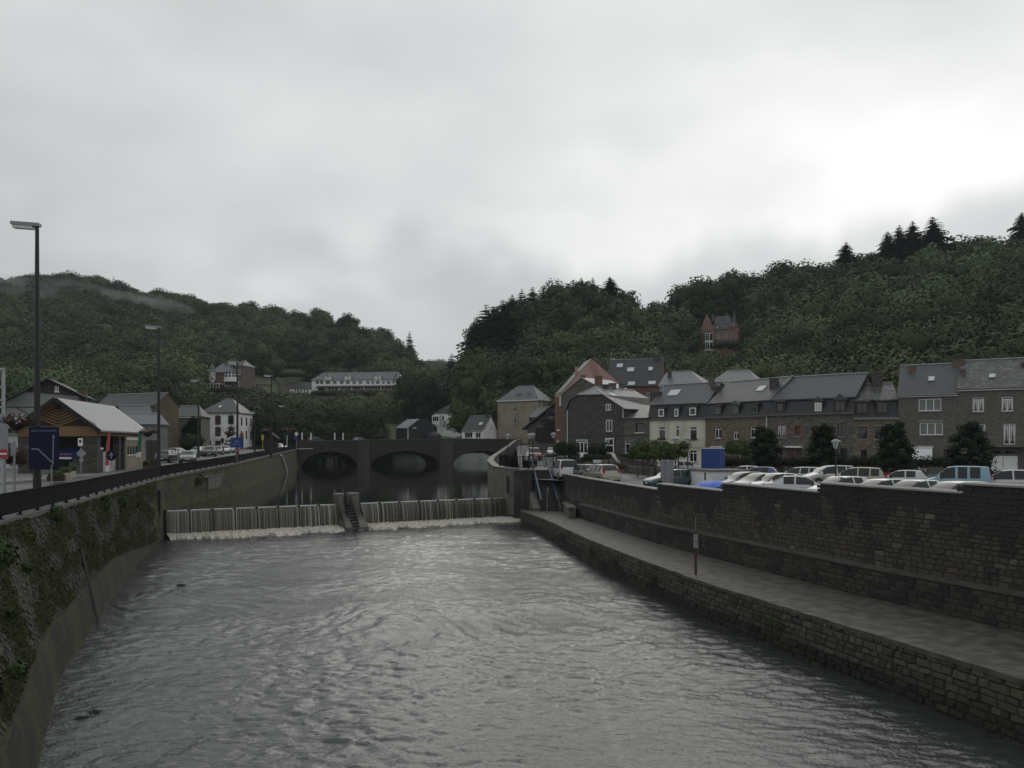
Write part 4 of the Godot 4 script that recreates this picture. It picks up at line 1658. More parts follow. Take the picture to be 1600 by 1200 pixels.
# roof window lying on a front slope through (y0, z0) and (y1, z1)
func add_skylight(parent: Node3D, h: Dictionary, r: Array, y0: float, z0: float, y1: float, z1: float):
	var up := Vector3(0, y1 - y0, z1 - z0).normalized()
	var n := Vector3.RIGHT.cross(up).normalized()
	var p := Vector3(0, y0 + 0.15, z0)
	var a := on_plane(h, r[0], r[3], p, n)
	var b := on_plane(h, r[2], r[3], p, n)
	var c := on_plane(h, (r[0] + r[2]) * 0.5, r[1], p, n)
	var w := absf(b.x - a.x)
	var ln := (c - (a + b) * 0.5).dot(up)
	var mb := MB.new()
	mb.cbox(Vector3(0, 0, 0.05), Vector3(w + 0.12, ln + 0.12, 0.12))
	var o := part(parent, "skylight", mb, M.zinc)
	o.transform = Transform3D(Basis(Vector3.RIGHT, up, n), Vector3((a.x + b.x) * 0.5, 0, 0) + Vector3(0, (a.y + c.y) * 0.5, (a.z + c.z) * 0.5))
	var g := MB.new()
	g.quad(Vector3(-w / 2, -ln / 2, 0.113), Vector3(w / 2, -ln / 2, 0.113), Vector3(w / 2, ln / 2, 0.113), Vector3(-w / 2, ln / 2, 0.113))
	part(o, "pane", g, M.blind_and_sky_sheen)  # pale albedo stands for the sky mirrored in the glass

# dormer standing out of a mansard: r = window px rectangle on the plane z
func add_dormer(parent: Node3D, h: Dictionary, r: Array, z: float, st: Dictionary, pointed := false, cheek := "slate_dark"):
	var q := rect_of(h, r, z)
	var mb := MB.new()
	var m := 0.18
	mb.box(Vector3(q[0] - m, q[1] - 0.2, z - 1.6), Vector3(q[0] + q[2] + m, q[1] + q[3] + 0.12, z - 0.003))
	var o := part(parent, "dormer", mb, M[cheek])
	var rf := MB.new()
	var y: float = q[1] + q[3] + 0.123
	var xm: float = q[0] + q[2] / 2
	if pointed:
		var a := Vector3(q[0] - m - 0.15, y, z + 0.15)
		var b := Vector3(q[0] + q[2] + m + 0.15, y, z + 0.15)
		var c := Vector3(xm, y + q[2] * 0.55 + 0.15, z + 0.15)
		var k := Vector3(0, 0, -2.2)
		rf.tri(a, b, c)
		rf.slab([a + k, a, c, c + k], Vector3(0, -0.06, 0))
		rf.slab([b, b + k, c + k, c], Vector3(0, -0.06, 0))
	else:
		rf.slab([Vector3(q[0] - m - 0.12, y + 0.02, z + 0.18), Vector3(q[0] + q[2] + m + 0.12, y + 0.02, z + 0.18), Vector3(q[0] + q[2] + m + 0.12, y + 0.32, z - 2.2), Vector3(q[0] - m - 0.12, y + 0.32, z - 2.2)], Vector3(0, 0.10, 0))
	part(o, "dormer_roof", rf, M.slate)
	var s := st.duplicate()
	s["deep"] = 0.0
	s["sill"] = s.get("sill", "")
	var wn := add_window(o, q, s, z + 0.02)
	wn.name = "window"

func door(parent: Node3D, q: Array, m: String, called := "door", leaves := 1):
	for k in leaves:
		var x0: float = q[0] + q[2] * k / leaves
		var x1: float = q[0] + q[2] * (k + 1) / leaves
		var mb := MB.new()
		mb.box(Vector3(x0 + 0.02, q[1], -0.12), Vector3(x1 - 0.02, q[1] + q[3], -0.07))
		var o := part(parent, called, mb, M[m])
		var hd := MB.new()
		hd.box(Vector3(x1 - 0.16, q[1] + 1.0, -0.07), Vector3(x1 - 0.12, q[1] + 1.15, -0.02))
		part(o, "handle", hd, M.black_metal)

# a terrace house of the row, from a table of photo measurements
func row_house(s: Dictionary) -> Node3D:
	var h := frame_of(s.a[0], s.a[1], s.b[0], s.b[1], s.get("g", -3.3))
	var w: float = h.w
	var depth: float = s.get("depth", 9.0)
	var o := thing(s.name, s.label, "house", h.t)
	var eave := fp(h, s.eave[0], s.eave[1]).y
	var rz: float = -s.get("ridge_back", depth * 0.5)
	var ridge := fp(h, s.ridge[0], s.ridge[1], rz).y
	var open := []
	for e in s.wins:
		open.append(rect_of(h, e))
	for e in s.get("doors", []):
		open.append(rect_of(h, e))
	var man: bool = s.has("brk")
	var hip: bool = s.has("hip_l") or s.has("hip_r")
	part(o, "wall", wall_mesh(w, eave, depth, open, 0.16, ridge if not man and not hip else 0.0, rz), M[s.wall])
	if hip and not (s.has("hip_l") and s.has("hip_r")):
		var gm := MB.new()
		if s.has("hip_l"):
			gm.tri(Vector3(w, eave, 0), Vector3(w, eave, -depth), Vector3(w, ridge, rz))
		else:
			gm.tri(Vector3(0, eave, -depth), Vector3(0, eave, 0), Vector3(0, ridge, rz))
		part(o, "gable", gm, M[s.wall])
	for i in s.wins.size():
		var e: Array = s.wins[i]
		var st: Dictionary = e[4] if e.size() > 4 else {}
		add_window(o, open[i], st)
	for i in s.get("doors", []).size():
		var e: Array = s.doors[i]
		door(o, open[s.wins.size() + i], e[4], "door" if e[4] != "frame_white" else "garage_door", e[5] if e.size() > 5 else 1)
	var y0 := eave
	var z0 := 0.0
	if man:
		var inset: float = s.get("inset", 0.55)
		var by := fp(h, s.brk[0], s.brk[1], -inset).y
		var mb := MB.new()
		mb.slab([Vector3(-0.1, eave, 0.12), Vector3(w + 0.1, eave, 0.12), Vector3(w + 0.1, by, -inset), Vector3(-0.1, by, -inset)], Vector3(0, 0, -0.25))
		var mo := part(o, "mansard", mb, M.slate_dark)
		var gb := MB.new()
		for x in [0.0, w]:
			var pp := [Vector3(x, eave - 0.1, -0.02), Vector3(x, eave - 0.1, -depth), Vector3(x, by, -depth), Vector3(x, ridge, rz), Vector3(x, by, -inset - 0.05)]
			if x == 0.0:
				pp.reverse()
			gb.poly(pp)
		part(o, "gable", gb, M.slate_dark)
		y0 = by
		z0 = -inset
		var t := Vector3(0, -0.14, 0)
		var rb := MB.new()
		rb.slab([Vector3(-0.12, by + 0.1, -inset + 0.22), Vector3(w + 0.12, by + 0.1, -inset + 0.22), Vector3(w + 0.12, ridge + 0.14, rz), Vector3(-0.12, ridge + 0.14, rz)], t)
		rb.slab([Vector3(w + 0.12, by, -depth), Vector3(-0.12, by, -depth), Vector3(-0.12, ridge + 0.14, rz), Vector3(w + 0.12, ridge + 0.14, rz)], t)
		var ro := part(o, "roof", rb, M[s.roof])
		var cap := MB.new()
		cap.tube([Vector3(-0.1, ridge + 0.16, rz), Vector3(w + 0.1, ridge + 0.16, rz)], 0.09, 0.09, 6)
		part(ro, "ridge", cap, M.zinc)
		for e in s.get("dormers", []):
			add_dormer(o, h, e, 0.05, e[4], e[5])
		add_gutter(o, w, eave, 0.12, s.get("gutter", "coping_dark"))
	else:
		add_roof(o, w, depth, eave, ridge, rz, s.roof, 0.25, s.get("hip_l", 0.0), s.get("hip_r", 0.0))
		add_gutter(o, w, eave - 0.05, 0.10, s.get("gutter", "trim_white"))
	for e in s.get("sky", []):
		add_skylight(o, h, e, y0, z0, ridge, rz)
	for e in s.get("chim", []):
		add_chimney(o, h, e, e[5] if e.size() > 5 else rz + 0.6, e[4], 0.8, e[6] if e.size() > 6 else 0)
	for px in s.get("pipes", []):
		add_pipe(o, fp(h, px, 680).x, 0.0, eave, 0.08, "trim_white")
	for e in s.get("bands", []):
		var q := rect_of(h, e)
		var mb := MB.new()
		mb.box(Vector3(q[0], q[1], 0.003), Vector3(q[0] + q[2], q[1] + q[3], e[5] if e.size() > 5 else 0.1))
		part(o, "cornice", mb, M[e[4]])
	o.set_meta("frame", h)
	return o

func make_right_buildings():
	var sash := {"trans": 0.72, "mull": 1}
	var brick := {"trans": 0.74, "mull": 1, "surround": "brick_red"}
	var dark := {"mull": 1, "frame": "frame_dark"}
	var boxed := {"trans": 0.72, "mull": 0, "box": true}
	var dw := {"mull": 0, "fw": 0.14}
	row_house({"name": "terraced_house", "label": "cream rendered terraced house with dark mansard and three white dormer windows", "a": [1013.5, 118.5], "b": [1102, 112.5], "eave": [1013.5, 655], "brk": [1020, 633.5], "ridge": [1040, 603], "wall": "cream_wall", "roof": "slate",
		"wins": [[1029, 666.4, 1039.5, 685.5, boxed], [1055.6, 665, 1061.5, 683, {"mull": 0, "trans": 0.7, "sill": "trim_white"}], [1077.6, 666.4, 1089, 685.5, boxed], [1028, 703, 1040, 722, sash], [1077, 703, 1089, 722, sash]],
		"dormers": [[1029, 639, 1037.4, 651, dw, false], [1054, 638.6, 1060, 651, dw, false], [1077.2, 636.7, 1087.6, 649, dw, false]],
		"sky": [[1043, 610.5, 1058, 618.5]], "chim": [[1016, 612, 1030, 630, "stone_dark", -2.2], [1107, 592, 1112, 604, "brick"]], "pipes": [1042.5], "bands": [[1013.8, 692, 1101.8, 699, "cream_wall", 0.14]]})
	row_house({"name": "terraced_house", "label": "brown stone terraced house with brick window surrounds, next to the cream house", "a": [1102.2, 112.5], "b": [1199, 103], "eave": [1102, 652.4], "brk": [1110, 631.5], "ridge": [1150, 597.5], "wall": "stone_light", "roof": "slate",
		"wins": [[1117.3, 666, 1127, 685, brick], [1146, 674, 1154.3, 686.5, brick], [1172.5, 666, 1183.4, 684, brick], [1117, 704, 1130, 724, sash], [1172, 704, 1184, 724, sash]],
		"dormers": [[1117.3, 636.3, 1125.5, 646.6, {"mull": 1, "frame": "trim_grey"}, false], [1145, 634.7, 1153.3, 646, {"mull": 1, "frame": "trim_grey"}, true], [1173, 633.8, 1183, 645.3, {"mull": 1, "frame": "trim_grey"}, false]],
		"sky": [[1181, 604.7, 1191, 611.5]], "chim": [[1111, 603, 1120, 618, "stone_dark", -2.6]], "pipes": [1198.5], "bands": [[1112, 697.5, 1148, 699, "trim_white", 0.3]]})
	row_house({"name": "terraced_house", "label": "long brown stone terraced house with a wide dark dormer and big chimney", "a": [1199.2, 103], "b": [1334, 96], "eave": [1199, 647.5], "brk": [1205, 626], "ridge": [1260, 589.5], "wall": "stone", "roof": "slate",
		"wins": [[1214.3, 663.5, 1228, 683.6, {"mull": 1, "curtain": true, "surround": "brick_red", "frame": "trim_grey"}], [1242, 665.4, 1251, 681, {"mull": 0, "surround": "brick_red", "pane": "shutter_red", "frame": "shutter_red"}], [1275, 664, 1286, 683, sash], [1308.3, 661, 1321, 681.7, dark], [1312.5, 700, 1324, 720, dark], [1206, 701, 1222, 724, {"mull": 2, "frame": "trim_grey"}]],
		"doors": [[1231, 701, 1241.5, 736, "shutter_red"], [1244, 701, 1253, 736, "door_brown"]],
		"dormers": [[1213.7, 630, 1224.3, 643.4, {"mull": 0, "frame": "frame_dark"}, false], [1273, 629, 1283.7, 642.4, {"mull": 1, "frame": "frame_white", "pane": "curtain"}, true], [1305, 627, 1320, 642, {"mull": 1, "frame": "frame_dark"}, true]],
		"chim": [[1202, 590, 1213, 615, "stone_dark", -2.6]], "bands": [[1222, 697, 1254, 699.5, "trim_white", 0.7]]})
	row_house({"name": "terraced_house", "label": "small narrow house with shiny slate roof between the two taller terraces", "a": [1334.2, 96], "b": [1403.5, 94.8], "eave": [1334, 653], "brk": [1345, 626], "ridge": [1390, 601], "ridge_back": 4.0, "wall": "stone_light", "roof": "slate_large", "gutter": "trim_grey",
		"wins": [[1342, 666.7, 1355, 685.8, {"mull": 0, "frame": "door_brown", "sill": "trim_grey"}], [1367, 666.7, 1380, 685.8, {"mull": 0, "frame": "door_brown"}], [1344.8, 702.5, 1355, 719, dark], [1380, 702, 1392, 719, dark]],
		"dormers": [[1339.6, 629.6, 1355, 646, {"mull": 1, "frame": "frame_dark"}, false], [1370.8, 628.5, 1386.5, 645, {"mull": 1, "frame": "frame_dark"}, false]],
		"chim": [[1363, 580, 1379, 607, "stone_dark", -3.2]], "bands": [[1340, 664, 1357, 666, "beige_wall", 0.05], [1365, 664, 1383, 666, "beige_wall", 0.05]]})
	var five := row_house({"name": "terraced_house", "label": "plain brown brick house with three-light windows and a white roller shutter", "a": [1403.7, 94.8], "b": [1496.5, 91.9], "eave": [1403, 617.5], "ridge": [1460, 571], "ridge_back": 4.6, "wall": "brick_brown", "roof": "slate",
		"wins": [[1435.4, 623, 1470.8, 642, {"mull": 2, "pane": "net"}], [1437, 660.4, 1473.3, 679.6, {"mull": 2, "pane": "net"}]],
		"doors": [[1474, 702, 1484, 738, "frame_dark"]],
		"sky": [[1451, 589.6, 1459.4, 595.5]], "chim": [[1419.8, 571, 1428.8, 586, "brick_red", -3.4], [1489, 562, 1507.5, 578, "brick_red", -4.0], [1500, 577, 1507.5, 596, "brick", -2.0]], "bands": [[1434, 656.5, 1475, 659, "beige_wall", 0.05], [1434, 696, 1459, 699, "beige_wall", 0.08]]})
	var h: Dictionary = five.get_meta("frame")
	var q := rect_of(h, [1425.5, 700, 1456.5, 721], 0.5)
	var sh := MB.new()
	sh.slab([Vector3(q[0], q[1], 0.75), Vector3(q[0] + q[2], q[1], 0.75), Vector3(q[0] + q[2], q[1] + q[3], 0.12), Vector3(q[0], q[1] + q[3], 0.12)], Vector3(0, 0, -0.04))
	part(five, "awning", sh, M.container_white).set_meta("label", "white slanting window awning")
	var bx := MB.new()
	bx.box(Vector3(q[0] - 0.05, q[1] + q[3], 0.01), Vector3(q[0] + q[2] + 0.05, q[1] + q[3] + 0.16, 0.2))
	part(five, "shutter_box", bx, M.trim_white)
	var six := row_house({"name": "terraced_house", "label": "brown brick house with a balcony over white garage doors at the right edge", "a": [1496.8, 91.9], "b": [1650, 87], "eave": [1497, 607.7], "ridge": [1550, 563.5], "ridge_back": 4.6, "wall": "brick_brown", "roof": "slate_large",
		"wins": [[1519.8, 621, 1537.5, 643, {"mull": 1, "trans": 0.8, "curtain": true}], [1565, 620, 1582.7, 642.5, {"mull": 1, "trans": 0.8, "curtain": true}], [1524, 663, 1539.6, 685, {"mull": 1, "trans": 0.8, "curtain": true}], [1568, 662, 1586.5, 694.5, {"mull": 1, "curtain": true, "sill": ""}], [1612, 621, 1630, 643, {"mull": 1}], [1545, 703, 1566, 710, {"mull": 0, "sill": "", "frame": "trim_grey"}], [1569, 703, 1590, 710, {"mull": 0, "sill": "", "frame": "trim_grey"}]],
		"doors": [[1545, 712, 1590.5, 740, "frame_white", 2]],
		"sky": [[1545.8, 585.4, 1554.6, 590.6]], "chim": [[1596, 566, 1606, 584, "stone_dark", -3.0]], "bands": [[1541, 695, 1640, 698.5, "concrete", 1.3]]})
	h = six.get_meta("frame")
	q = rect_of(h, [1541, 682, 1640, 695], 1.25)
	var rl := MB.new()
	rl.bar(Vector3(q[0], q[1] + q[3], 1.25), Vector3(q[0] + q[2], q[1] + q[3], 1.25), 0.05, 0.05)
	for k in 40:
		var x: float = q[0] + q[2] * k / 39.0
		rl.box(Vector3(x - 0.012, q[1], 1.238), Vector3(x + 0.012, q[1] + q[3], 1.262))
	part(six, "balcony_railing", rl, M.trim_grey)
	stone_gable_house()
	pink_houses()
	far_right_houses()

func gable_wall(pts: Array, depth: float) -> MB:
	var mb := MB.new()
	mb.slab(pts, Vector3(0, 0, -depth))
	return mb

func stone_gable_house():
	var h := frame_of(886, 128, 975, 121, -2.9)
	var w: float = h.w
	var o := thing("stone_house", "tall dark grey stone house with half-hipped gable and white windows", "house", h.t)
	var prof := [Vector3(0, -2, 0), Vector3(w, -2, 0)]
	for q in [[975, 638], [943, 617], [903, 618], [892.5, 625], [886, 641]]:
		prof.append(fp(h, q[0], q[1]))
	prof[2].x = w
	prof[6].x = 0.0
	part(o, "wall", gable_wall(prof, 13.0), M.stone_dark)
	var rf := MB.new()
	var apex := fp(h, 928.8, 604.5, -2.2)
	var bz := -13.2
	var tr: Vector3 = prof[3] + Vector3(0, 0.12, 0.25)
	var tl: Vector3 = prof[4] + Vector3(0, 0.12, 0.25)
	var er: Vector3 = prof[2] + Vector3(0.3, -0.05, 0.25)
	var ml: Vector3 = prof[5] + Vector3(-0.15, 0.1, 0.25)
	var el: Vector3 = prof[6] + Vector3(-0.2, 0.05, 0.25)
	var ab := Vector3(apex.x, apex.y, bz)
	var t := Vector3(0, -0.12, 0)
	rf.slab([tl, tr, apex], t)
	rf.slab([er, Vector3(er.x, er.y, bz), ab, apex, tr], t)
	rf.slab([Vector3(ml.x, ml.y, bz), ml, tl, apex, ab], t)
	rf.slab([Vector3(el.x, el.y, bz), el, ml, Vector3(ml.x, ml.y, bz)], t)
	var ro := part(o, "roof", rf, M.slate_grey)
	var rd := MB.new()
	rd.tube([apex + Vector3(0, .05, 0), ab + Vector3(0, .05, 0)], 0.1, 0.1, 6)
	rd.tube([tl, apex], 0.08, 0.08, 5)
	rd.tube([tr, apex], 0.08, 0.08, 5)
	part(ro, "ridge", rd, M.zinc)
	for e in [[901, 687, 918.5, 708.5, {"mull": 2, "trans": 0.78, "deep": -0.01, "fw": 0.12}], [946, 684.5, 959.5, 708.5, {"mull": 0, "trans": 0.5, "deep": -0.01, "fw": 0.14}], [947.5, 656.5, 957, 674, {"mull": 1, "deep": -0.01, "surround": "coping_dark"}], [947, 631.5, 955, 641, {"mull": 1, "deep": -0.01, "fw": 0.1}]]:
		var st: Dictionary = e[4]
		st["sill"] = "trim_grey"
		if not st.has("surround"):
			st["surround"] = "coping_dark"
			st["band"] = 0.12
		add_window(o, rect_of(h, e), st, 0.045)
	var band := MB.new()
	var by := fp(h, 930, 680).y
	band.box(Vector3(0, by - 0.1, 0.002), Vector3(w + 4.2, by + 0.05, 0.06))
	part(o, "string_course", band, M.stone_dark)
	add_pipe(o, 0.15, -2, prof[6].y, 0.1, "trim_white")
	add_pipe(o, w - 0.1, fp(h, 975, 653).y, prof[2].y, 0.1, "trim_white")
	for e in [[929, 587, 937, 606, "brick_red", -9.0], [939, 600.5, 946.5, 611, "stone_dark", -4.5], [951, 598.5, 958.5, 611, "brick", -7.0], [984, 626, 991, 640, "stone_dark", -6.5], [966.6, 599, 972, 612, "stone", -10.5]]:
		add_chimney(o, h, e, e[5], e[4], 0.8)
	var fy := (apex.y - er.y) / (apex.x - er.x)
	var sk := MB.new()
	sk.cbox(Vector3.ZERO, Vector3(1.0, 0.12, 0.8))
	var p := Vector3(lerpf(apex.x, er.x, 0.35), lerpf(apex.y, er.y, 0.35) + 0.05, -3.4)
	var so := part(o, "skylight", sk, M.blind_and_sky_sheen)  # sky reflection painted in as a pale colour
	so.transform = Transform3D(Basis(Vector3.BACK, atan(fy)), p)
	# annex joined on the right
	var aw := 4.15
	var wy := fp(h, 990, 653).y
	var open := [rect_of(h, [976.5, 689, 984, 708]), rect_of(h, [993, 661, 1005, 675.5])]
	open[0][0] -= w
	open[1][0] -= w
	var an := part(o, "annex", wall_mesh(aw, wy, 6.0, open, 0.3), M.stone, Vector3(w + 0.01, 0, 0.0))
	add_window(an, open[0], {"mull": 0, "trans": 0.75})
	add_window(an, open[1], {"mull": 0, "frame": "frame_dark", "sill": "trim_white", "deep": 0.22})
	var ar := MB.new()
	var top := fp(h, 1000, 633, -5.0).y
	ar.slab([Vector3(-0.1, wy, 0.25), Vector3(aw + 0.1, wy, 0.25), Vector3(aw + 0.1, top, -5.5), Vector3(-0.1, top, -5.5)], t)
	part(an, "annex_roof", ar, M.slate_large)
	# the second stone house close behind, with its brick flank
	var k := frame_of(877, 143, 950, 137, -2.5)
	var v: float = k.w
	var b := thing("stone_house", "brown stone house with a steep gable close behind the half-hipped house", "house", k.t)
	var pr := [Vector3(0, -2, 0), Vector3(v, -2, 0), fp(k, 950, 612), fp(k, 909, 590.5), fp(k, 878.5, 617)]
	pr[2].x = v
	pr[4].x = 0.0
	part(b, "wall", gable_wall(pr, 9.0), M.stone)
	var br := MB.new()
	var up := Vector3(0, 0.12, 0.2)
	var bk := Vector3(0, 0, -9.4)
	br.slab([pr[2] + up, pr[2] + up + bk, pr[3] + up + bk, pr[3] + up], t)
	br.slab([pr[4] + up + bk, pr[4] + up, pr[3] + up, pr[3] + up + bk], t)
	part(b, "roof", br, M.zinc)
	add_chimney(b, k, [907, 586, 912, 593, "brick"], -0.4, "brick", 0.6)
	var fl := MB.new()
	fl.box(Vector3(-1.55, -2, -8), Vector3(-0.004, pr[4].y - 0.3, -0.3))
	part(b, "brick_flank", fl, M.brick_red)
	var dp := MB.new()
	dp.tube([Vector3(-0.3, pr[4].y - 0.2, -0.15), Vector3(-0.3, pr[4].y - 1.9, -0.15)], 0.12, 0.2, 7)
	part(b, "white_hopper", dp, M.trim_white)
	for e in [[869, 672], [869, 690]]:
		var sb := MB.new()
		var y := fp(k, 879, e[1]).y
		sb.box(Vector3(-1.0, y - 0.12, -0.298), Vector3(-0.3, y + 0.12, -0.05))
		part(b, "stone_bracket", sb, M.trim_white)
	# rounded turret roof seen over its left shoulder
	var tu := MB.new()
	tu.lathe([Vector2(1.5, 0), Vector2(1.45, 0.6), Vector2(1.1, 1.2), Vector2(0.5, 1.55), Vector2(0.02, 1.65)], 12, fp(k, 892, 608, -4.0) + Vector3(0, -1.4, 0))
	part(b, "dome_roof", tu, M.zinc)

func pink_houses():
	var h := frame_of(877, 164, 965, 165, -2.0)
	var w: float = h.w
	var o := thing("pink_house", "house with a plain pink rendered gable rising behind the stone houses", "house", h.t)
	var pr := [Vector3(0, -2, 0), Vector3(w, -2, 0), fp(h, 965, 596), fp(h, 924.6, 560.5), fp(h, 878, 613)]
	pr[2].x = w
	pr[4].x = 0.0
	part(o, "wall", gable_wall(pr, 9.0), M.pink_wall)
	var t := Vector3(0, -0.12, 0)
	var up := Vector3(0, 0.12, 0.05)
	var bk := Vector3(0, 0, -9.2)
	var r := MB.new()
	r.slab([pr[2] + up, pr[2] + up + bk, pr[3] + up + bk, pr[3] + up], t)
	r.slab([pr[4] + up + bk, pr[4] + up, pr[3] + up, pr[3] + up + bk], t)
	part(o, "roof", r, M.slate)
	add_chimney(o, h, [899, 572, 903.5, 590], -0.6, "pink_wall", 0.5)
	row_house({"name": "brick_house", "label": "brick house under a broad plain dark roof with five white skylights", "a": [947, 173], "b": [1032.5, 170], "g": -1.0, "eave": [960, 603.5], "ridge": [990, 562.5], "ridge_back": 6.5, "depth": 12.0, "wall": "brick_red", "roof": "slate_dark", "gutter": "coping_dark", "wins": [[985, 613, 990, 622, {"mull": 0}], [1010, 613, 1015, 622, {"mull": 0}]],
		"sky": [[963.8, 569, 972.5, 574], [980, 575, 990, 580.5], [1013, 574, 1019.3, 579], [981, 597, 991.4, 602], [1013, 596, 1023.7, 600.6]], "chim": [[1020, 555, 1032, 572, "stone_dark", -6.2, 1], [940, 563, 947, 576, "stone_dark", -5.0]]})

func far_right_houses():
	row_house({"name": "grey_house", "label": "low house behind the terrace showing only a long grey hipped roof", "a": [1030, 158], "b": [1098, 154], "g": -1.0, "eave": [1060, 601], "ridge": [1050, 582], "ridge_back": 5.0, "depth": 10.0, "hip_r": 3.6, "wall": "grey_wall", "roof": "slate_grey", "wins": [], "chim": [[1043, 580, 1047.5, 601, "stone_dark", -2.5]]})
	row_house({"name": "grey_house", "label": "small house behind the terrace with a short grey hipped roof", "a": [1111, 150], "b": [1178, 146], "g": -1.0, "eave": [1140, 597], "ridge": [1140, 580.5], "ridge_back": 4.0, "depth": 8.0, "hip_l": 1.7, "hip_r": 1.9, "wall": "pale_grey_wall", "roof": "slate_grey", "wins": [[1113, 596, 1117, 602, {"mull": 0}]], "chim": [[1168, 582, 1173, 592, "brick", -3.0]]})
	# beige block by the bridge head
	var h := frame_of(777.5, 243, 841, 236, -0.2)
	var w: float = h.w
	var eave := fp(h, 778, 626).y
	var o := thing("beige_house", "square beige rendered block with hipped slate roof beyond the bridge", "house", h.t)
	var open := [rect_of(h, [801, 633.3, 806.9, 643]), rect_of(h, [802, 651.5, 806.9, 661.5])]
	part(o, "wall", wall_mesh(w, eave, 8.6, open), M.beige_wall)
	for q in open:
		add_window(o, q, {"mull": 1, "trans": 0.7})
	var ridge := fp(h, 820, 604, -4.3).y
	add_roof(o, w, 8.6, eave, ridge, -4.3, "slate_grey", 0.4, 4.2, 4.0)
	add_gutter(o, w, eave - 0.1, 0.3, "trim_white")
	for e in [[807, 615, 813, 624], [822, 613.5, 827, 623]]:
		add_chimney(o, h, e, -1.2, "beige_wall", 0.7)
	var side := Transform3D(Basis(Vector3.UP, PI / 2), Vector3(w + 0.05, eave - 1.25, -2.0))
	text_part(o, "letter", "R", 1.5, 0.06, M.paint_white, side)
	text_part(o, "letter", "H", 1.0, 0.06, M.paint_white, side.translated(Vector3(0, 0.3, -2.9)))
	for q in [[-1.9, 0.6], [-4.2, 0.6]]:
		var mb := MB.new()
		mb.box(Vector3(w + 0.002, eave - 6.4, q[0] - q[1]), Vector3(w + 0.05, eave - 5.0, q[0] + q[1]))
		part(o, "window", mb, M.glass)
	# chalet with the big sloping roof
	var k := frame_of(820, 158, 905, 150, -1.3)
	var cw: float = k.w
	var c := thing("chalet", "dark timber chalet with a great sloping roof and balcony beside the road", "chalet", k.t)
	var pr := [Vector3(0.6, -1, 0), Vector3(cw, -1, 0), fp(k, 900, 632), fp(k, 878, 626), fp(k, 824, 668)]
	pr[2].x = cw
	part(c, "wall", gable_wall(pr, 8.0), M.stone)
	var t := Vector3(0, -0.2, 0)
	var up := Vector3(0, 0.2, 0.9)
	var bk := Vector3(0, 0, -9.0)
	var r := MB.new()
	var low: Vector3 = pr[4] + (pr[4] - pr[3]).normalized() * 0.8
	r.slab([low + up + bk, low + up, pr[3] + up, pr[3] + up + bk], t)
	r.slab([pr[2] + up, pr[2] + up + bk, pr[3] + up + bk, pr[3] + up], t)
	part(c, "roof", r, M.slate)
	var q := rect_of(k, [846, 655, 880, 662], 0.9)
	var bl := MB.new()
	bl.box(Vector3(q[0], q[1] - 0.2, 0.01), Vector3(q[0] + q[2], q[1], 1.0))
	bl.box(Vector3(q[0], q[1] + 0.1, 0.9), Vector3(q[0] + q[2], q[1] + q[3], 0.98))
	part(c, "balcony", bl, M.timber_black)
	q = rect_of(k, [838, 668, 880, 690], 0.0)
	var dk := MB.new()
	dk.box(Vector3(q[0], q[1], 0.01), Vector3(q[0] + q[2], q[1] + q[3], 0.3))
	part(c, "shop_front", dk, M.timber_black)
	add_window(c, rect_of(k, [857.5, 650, 864, 661]), {"mull": 0, "deep": -0.03, "frame": "trim_grey", "sill": ""}, 0.0)
	add_window(c, rect_of(k, [866, 650, 872, 661]), {"mull": 0, "deep": -0.03, "frame": "trim_grey", "sill": ""}, 0.0)
	q = rect_of(k, [866, 640, 874, 643.5], 0.95)
	var bd := MB.new()
	bd.box(Vector3(q[0] - 2.0, q[1] - 0.35, 0.0), Vector3(q[0] + q[2] + 0.6, q[1] + q[3] + 0.3, 0.93))
	part(c, "sign_board", bd, M.timber_black)
	text_part(c, "lettering", "Chal", 0.5, 0.03, M.paint_white, Transform3D(Basis(), Vector3(q[0] + q[2] / 2, q[1] + q[3] / 2, 0.96)))
	# slate-hung cabin behind the chalet
	row_house({"name": "cabin", "label": "little slate-roofed cabin between the beige block and the chalet", "a": [827, 178], "b": [852, 175], "g": -0.9, "eave": [838, 651.5], "ridge": [838, 637.5], "ridge_back": 3.0, "depth": 6.0, "wall": "slate_dark", "roof": "slate", "gutter": "coping_dark", "wins": []})
	# dark barn
	var m := frame_of(637, 238, 683, 245, 0.0)
	var mw: float = m.w
	var bn := thing("barn", "dark slate-clad barn with a pale roof slope behind the bridge", "barn", m.t)
	var pb := [Vector3(0, -1, 0), Vector3(mw, -1, 0), fp(m, 682, 668), fp(m, 666, 655), fp(m, 655, 655), fp(m, 638, 668.5)]
	pb[2].x = mw
	pb[5].x = 0.0
	part(bn, "wall", gable_wall(pb, 6.0), M.slate_dark)
	var rb := MB.new()
	var ub := Vector3(0, 0.1, 0.2)
	var kb := Vector3(0, 0, -6.3)
	rb.slab([pb[5] + ub + kb, pb[5] + ub + Vector3(-0.3, -0.2, 0), pb[4] + ub, pb[4] + ub + kb], t * 0.5)
	rb.slab([pb[4] + ub + kb, pb[4] + ub, pb[3] + ub, pb[3] + ub + kb], t * 0.5)
	rb.slab([pb[3] + ub + kb, pb[3] + ub, pb[2] + ub, pb[2] + ub + kb], t * 0.5)
	part(bn, "roof", rb, M.slate_grey)
	add_window(bn, rect_of(m, [645, 667.5, 650, 670]), {"mull": 1, "deep": -0.03, "sill": ""})
	var bp := MB.new()
	bp.box(Vector3(-0.05, -1, 0.0), Vector3(0.15, pb[5].y, 0.12))
	part(bn, "corner_board", bp, M.trim_white)
	var ext := MB.new()
	ext.lathe([Vector2(2.6, -2.0), Vector2(2.6, 2.6), Vector2(2.0, 3.3), Vector2(0.02, 3.9)], 14, Vector3(mw - 2.2, 0, 0.6))
